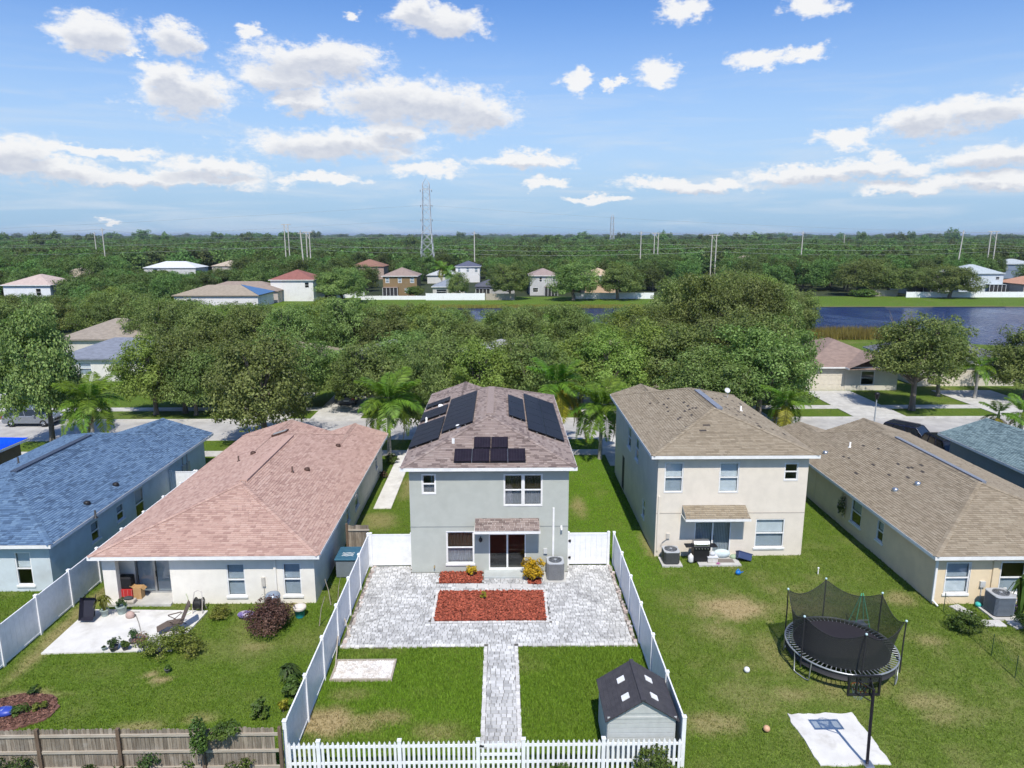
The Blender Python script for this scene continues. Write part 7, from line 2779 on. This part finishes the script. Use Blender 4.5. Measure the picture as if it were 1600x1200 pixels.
# shrubs along the pink house's side path and fronts
shrub('dark low shrub at the end of the side path', -8.5, 52.6, .6, .8, deep_g, 22, .1, 50, 51)
shrub('brown dry shrub in the bed at the cream side wall', -8.6, 49.3, .35, .5, purple, 14, .08, 40, 52)
shrub('clipped bush on the far bank beside the brown house', W(645, 452, 204)[0], 203.2, 2.6, 2.8, mid_g, 30, .4, 60, 53)
shrub('low clipped hedge at the pond bank under the tall tree', W(1345, 462, 203)[0], 202, 4, 2.2, mid_g, 40, .45, 70, 54)

# reeds at the pond edge
n = 9000
x, y = RNG.uniform(50, 72, n), RNG.uniform(117.5, 125.5, n)
k = (y < 125 - (x - 60) ** 2 * .02)
x, y = x[k], y[k]
n = len(x)
h = RNG.uniform(1.0, 1.9, n)
a = RNG.uniform(0, 6.28, n)
P = np.stack([np.stack([x - .05 * np.cos(a), y - .05 * np.sin(a), np.zeros(n)], 1), np.stack([x + .05 * np.cos(a), y + .05 * np.sin(a), np.zeros(n)], 1), np.stack([x + RNG.normal(0, .2, n), y + RNG.normal(0, .2, n), h], 1)], 1)
o = np_object('reeds', P.reshape(-1, 3), np.arange(3 * n).reshape(n, 3), leaf_mat('reed leaves', (.2, .17, .045), (.24, .22, .05), .4, .3, .02), None, 'stuff')
tag(o, 'tall yellow-green reeds at the near pond edge', 'reeds')
n = 9000
x, y = RNG.uniform(-20, 60, n), RNG.uniform(171, 174, n)
h = RNG.uniform(.4, .9, n)
P = np.stack([np.stack([x - .1, y, np.zeros(n)], 1), np.stack([x + .1, y, np.zeros(n)], 1), np.stack([x + RNG.normal(0, .2, n), y, h], 1)], 1)
o = np_object('bank_reeds', P.reshape(-1, 3), np.arange(3 * n).reshape(n, 3), MATS['reed leaves'], None, 'stuff')
tag(o, 'straw-coloured reeds along the far pond bank', 'reeds')

# ---- grass tufts on the near lawns
HARD = [(FX0 - .02, FX1 + .02, PY0 - .03, 60), (WALK[0], WALK[1], 14, 28), (GX0, GX1, 34, 60), (PX0 - .4, PX1 + .02, PY, 60), (EX0, EX1, EY, 60), (TX0, TX1, TY, 60), (BX0, BX1, BY, 60), (gx0, gx1, gy0, gy1), (sh0x, sh1x, SY0, SY1),
        (x0, x1, y0 - .05, EY), (-8.3, -7.15, 43.3, 55), (-100, 100, 54.5, 56.1), (-100, 100, 59.1, 80)] + [(a, b, 51.8, 60) for a, b in DRIVES_NEAR]
HARD[0] = (FX0 + .1, FX1 - .1, PY0 - .03, 35.2)


def in_poly(x, y, poly):
    ins = np.zeros(len(x), bool)
    j = len(poly) - 1
    for i in range(len(poly)):
        xi, yi, xj, yj = *poly[i][:2], *poly[j][:2]
        c = ((yi > y) != (yj > y)) & (x < (xj - xi) * (y - yi) / (yj - yi + 1e-12) + xi)
        ins ^= c
        j = i
    return ins


def tufts(name, n, x0, x1, y0, y1, hgt, label):
    x, y = RNG.uniform(x0, x1, n), RNG.uniform(y0, y1, n)
    keep = np.ones(n, bool)
    for (a, b, c, d) in HARD:
        keep &= ~((x > a) & (x < b) & (y > c) & (y < d))
    for poly in (pp, s4):
        keep &= ~in_poly(x, y, poly)
    keep &= ~((((x - cx) / 1.4) ** 2 + ((y - cy) / 1.0) ** 2) < 1)
    s = straw(x, y)
    keep &= RNG.uniform(0, 1, n) > s * .55
    x, y, s = x[keep], y[keep], s[keep]
    n = len(x)
    l = lush(x, y)
    V, A, B = [], [], []
    for q in range(3):
        a = RNG.uniform(0, 6.283, n)
        h = hgt * RNG.uniform(.5, 1.3, n) * (1 - .4 * s)
        w = RNG.uniform(.012, .024, n)
        ox, oy = RNG.normal(0, .025, n), RNG.normal(0, .025, n)
        lean = RNG.uniform(.2, .9, n) * h
        an = a + RNG.uniform(-1, 1, n) + 1.57
        z0 = np.full(n, -.05)
        V.append(np.stack([np.stack([x + ox - w * np.cos(a), y + oy - w * np.sin(a), z0], 1), np.stack([x + ox + w * np.cos(a), y + oy + w * np.sin(a), z0], 1),
                           np.stack([x + ox + lean * np.cos(an), y + oy + lean * np.sin(an), h], 1)], 1))
        A.append(np.repeat(s, 3)); B.append(np.repeat(l, 3))
    V = np.concatenate(V).reshape(-1, 3)
    o = np_object(name, V, np.arange(len(V)).reshape(-1, 3), GRASS, None, 'stuff', {'straw': np.concatenate(A), 'lush': np.concatenate(B)})
    tag(o, label, 'grass')


GRASS = bpy.data.materials.new('grass blades')
GRASS.use_nodes = True
t = GRASS.node_tree
b = t.nodes['Principled BSDF']
b.inputs['Roughness'].default_value = .7
b.inputs['Specular IOR Level'].default_value = .2
gi = nn(t, 'ShaderNodeNewGeometry')
a1, a2 = nn(t, 'ShaderNodeAttribute', attribute_name='straw'), nn(t, 'ShaderNodeAttribute', attribute_name='lush')
c = mixc(t, gi.outputs['Random Per Island'], (.115, .2, .02), (.22, .325, .04))
c = mixc(t, maprange(t, a2.outputs['Fac'], 0, 1, 0, .85), c, mixc(t, gi.outputs['Random Per Island'], (.14, .29, .016), (.235, .43, .03)))
c = mixc(t, a1.outputs['Fac'], c, mixc(t, gi.outputs['Random Per Island'], (.27, .21, .1), (.42, .34, .19)))
lk(t, c, b.inputs['Base Color'])
tr_ = nn(t, 'ShaderNodeBsdfTranslucent')
lk(t, c, tr_.inputs[0])
mx = nn(t, 'ShaderNodeMixShader')
mx.inputs[0].default_value = .3
lk(t, b.outputs[0], mx.inputs[1]); lk(t, tr_.outputs[0], mx.inputs[2]); lk(t, mx.outputs[0], t.nodes['Material Output'].inputs[0])
tufts('lawn_grass', 135000, -26, 28, 19, 37, .055, 'short green lawn grass around the houses')
tufts('yard_grass', 22000, FX0, FX1, 20, PY0, .095, 'longer green grass inside the white fences')
tufts('lawn_grass', 45000, -27, 31, 37, 59, .07, 'green grass strips between the houses and the street')

# ================================================================== POWER LINES
steel = pm('pylon steel', (.5, .52, .54), rough=.5, metal=.2)
pole_mat = pm('pale wooden pole', (.48, .45, .4), (.56, .53, .48), 2, .85)


def pylon(label, x, y, h, base, top, th=.16):
    r = thing('pylon', label, 'pylon', (x, y, 0))
    lev = [0, .14, .27, .38, .48, .57, .65, .73, .80, .87, .94, 1.0]
    wd = lambda t: (base + (top * 1.4 - base) * (t / .48)) if t < .48 else top * 1.4 + (top - top * 1.4) * ((t - .48) / .52)
    cor = [(-1, -1), (1, -1), (1, 1), (-1, 1)]
    P = [[(x + a * wd(t) / 2, y + b * wd(t) / 2, h * t) for a, b in cor] for t in lev]
    for k in range(4):
        m = MB(); m.tube([P[i][k] for i in range(len(lev))], th, 4, smooth=False); m.build('leg', steel, r)
    for i in range(len(lev) - 1):
        for k in range(4):
            q = (k + 1) % 4
            m = MB(); m.tube([P[i][k], P[i + 1][q]], th * .55, 4, smooth=False)
            if i < 5:
                m.tube([P[i][q], P[i + 1][k]], th * .55, 4, smooth=False)
            m.build('brace', steel, r)
            if i in (1, 3, 4, 7, 10):
                m = MB(); m.tube([P[i][k], P[i][q]], th * .6, 4, smooth=False); m.build('cross_bar', steel, r)
    m = MB(); m.tube([P[-1][0], (x, y, h * 1.045), P[-1][2]], th * .5, 4); m.tube([P[-1][1], (x, y, h * 1.045), P[-1][3]], th * .5, 4); m.build('peak', steel, r)
    for z in (.62, .77, .93):
        m = MB(); m.tube([(x - top * .9, y, h * z), (x + top * .9, y, h * z)], th * .6, 4); arm = m.build('arm', steel, r)
        for s in (-.9, .9):
            m = MB(); m.tube([(x + s * top, y, h * z), (x + s * top, y, h * z - .9)], .12, 6); m.build('insulator', pm('insulator', (.12, .1, .1), rough=.3), arm)


pylon('tall steel lattice pylon beyond the pond houses', -30.6, 300, 38.0, 6.6, 2.6)
xf, zf = W(957, 340, 900)
pylon('distant slim lattice mast on the horizon', xf, 900, zf + 2, 6, 3, .3)


def hframe(label, u0, u1, vt, Y, arm=True):
    xa, z = W(u0, vt, Y)
    xb, _ = W(u1, vt, Y)
    r = thing('twin_pole', label, 'power pole', ((xa + xb) / 2, Y, 0))
    for x in (xa, xb):
        m = MB(); m.tube([(x, Y, -.1), (x, Y, z)], [.26, .18], 8); m.build('pole', pole_mat, r)
    if arm:
        m = MB(); m.tube([(xa - 1.2, Y, z - .2), (xb + 1.2, Y, z - .2)], .14, 5); m.build('cross_arm', pole_mat, r)
        m = MB(); m.tube([(xa, Y, z - .3), (xb, Y, z - 3.0)], .1, 5); m.build('brace', pole_mat, r)
    return (xa + xb) / 2, Y, z


def spole(label, u, vt, Y, lean=0):
    x, z = W(u, vt, Y)
    r = thing('power_pole', label, 'power pole', (x, Y, 0))
    m = MB(); m.tube([(x + lean, Y, -.1), (x, Y, z)], [.27, .18], 8); m.build('pole', pole_mat, r)
    m = MB(); m.tube([(x - .9, Y, z - 1.0), (x + .9, Y, z - 1.0)], .09, 5); ar = m.build('cross_arm', pole_mat, r)
    for s in (-.8, .8):
        m = MB(); m.tube([(x + s, Y, z - 1.0), (x + s, Y, z - .6)], .07, 5); m.build('insulator', MATS['insulator'], ar)
    return x, Y, z


H1 = hframe('tall twin-pole frame with braced top above the red roof', 443.5, 449.5, 350, 300)
P2_ = spole('thick leaning pole standing between two twin-pole frames', 469, 360, 230, .8)
H3 = hframe('shorter twin-pole frame beside the thick leaning pole', 478, 483, 362, 270)
P741 = spole('lone pole above the navy roof', 741, 361, 290)
P1002 = spole('lone pole next to thin twin poles in the wood', 1002, 361, 320)
H1027 = hframe('thin twin poles next to a lone pole in the wood', 1023, 1029, 364, 330)
H1113 = hframe('twin poles beside the tan roof in the wood', 1113, 1120, 367, 280)
P1255 = spole('lone pole in the wood between twin poles and pond', 1255, 361, 310)
P1505 = spole('lone pole above the umbrella-shaped tree', 1506, 360, 280, -1)
H1552 = hframe('twin poles above the pale blue-grey house', 1549, 1558, 361, 285)
P160 = spole('taller of two poles near the white metal roof', 159, 356, 330)
P147 = spole('shorter of two poles near the white metal roof', 147, 362, 380)
P1320 = spole('tiny pole far off in the wood near the horizon', 1320, 366, 520)
cable_m = pm('aluminium cable', (.3, .31, .31), rough=.5, metal=.3)
for k, (lab, pts3) in enumerate((('upper power cable running through the single poles over the wood', [(-420, 340, 17.5), (P160[0], 330, P160[2] - .6), (P2_[0] - 18, 262, 16.5), (P741[0], 290, P741[2] - .6), (P1002[0], 320, P1002[2] - .6), (P1255[0], 310, P1255[2] - .6), (P1505[0], 280, P1505[2] - .6), (420, 250, 18)]),
                                 ('lower power cable running through the single poles over the wood', [(-420, 340, 13.5), (P160[0], 330, 14.2), (-70, 262, 13.2), (P741[0], 290, 13.6), (P1002[0], 320, 13.6), (P1255[0], 310, 13.8), (P1505[0], 280, 13.8), (420, 250, 14)]),
                                 ('upper cable strung between the twin-pole frames', [(-400, 320, 15.5), (H1[0], 300, 15.6), (H3[0], 270, 14.2), (-30, 298, 11.8), (H1113[0], 280, 12.8), (H1552[0], 285, 12.4), (420, 290, 13)]),
                                 ('lower cable strung between the twin-pole frames', [(-400, 318, 12.5), (H1[0], 299, 12.6), (H3[0], 269, 12.2), (-30, 297, 10.2), (H1113[0], 279, 11.0), (H1552[0], 284, 10.8), (420, 289, 11)]),
                                 ('thin cable crossing the sky at the height of the pylon top', [(-900, 330, 17), (-30.6, 300, 29.2), (420, 330, 19), (1000, 500, 38)]),
                                 ('thin cable crossing the sky below the pylon top', [(-900, 330, 14), (-30.6, 300, 23.4), (420, 330, 16), (1000, 500, 30)]))):
    m = MB()
    for i in range(len(pts3) - 1):
        a, b = Vector(pts3[i]), Vector(pts3[i + 1])
        sag = (b - a).length * .012
        m.tube([a.lerp(b, q / 14) + Vector((0, 0, -sag * 4 * (q / 14) * (1 - q / 14))) for q in range(15)], .05 if k < 4 else .035, 4, False)
    o = m.build('power_cable', cable_m)
    tag(o, lab, 'cable')

# ================================================================== HAZE
m = MB()
m.box(-31000, -210, -1.2, 31000, 41000, 47)
hz = bpy.data.materials.new('thin haze')
hz.use_nodes = True
t = hz.node_tree
t.nodes.remove(t.nodes['Principled BSDF'])
pv = nn(t, 'ShaderNodeVolumePrincipled')
pv.inputs['Color'].default_value = (.72, .84, 1.0, 1)
pv.inputs['Density'].default_value = 0.00009
pv.inputs['Anisotropy'].default_value = .2
lk(t, pv.outputs[0], t.nodes['Material Output'].inputs['Volume'])
m.build('haze', hz, kind='stuff')
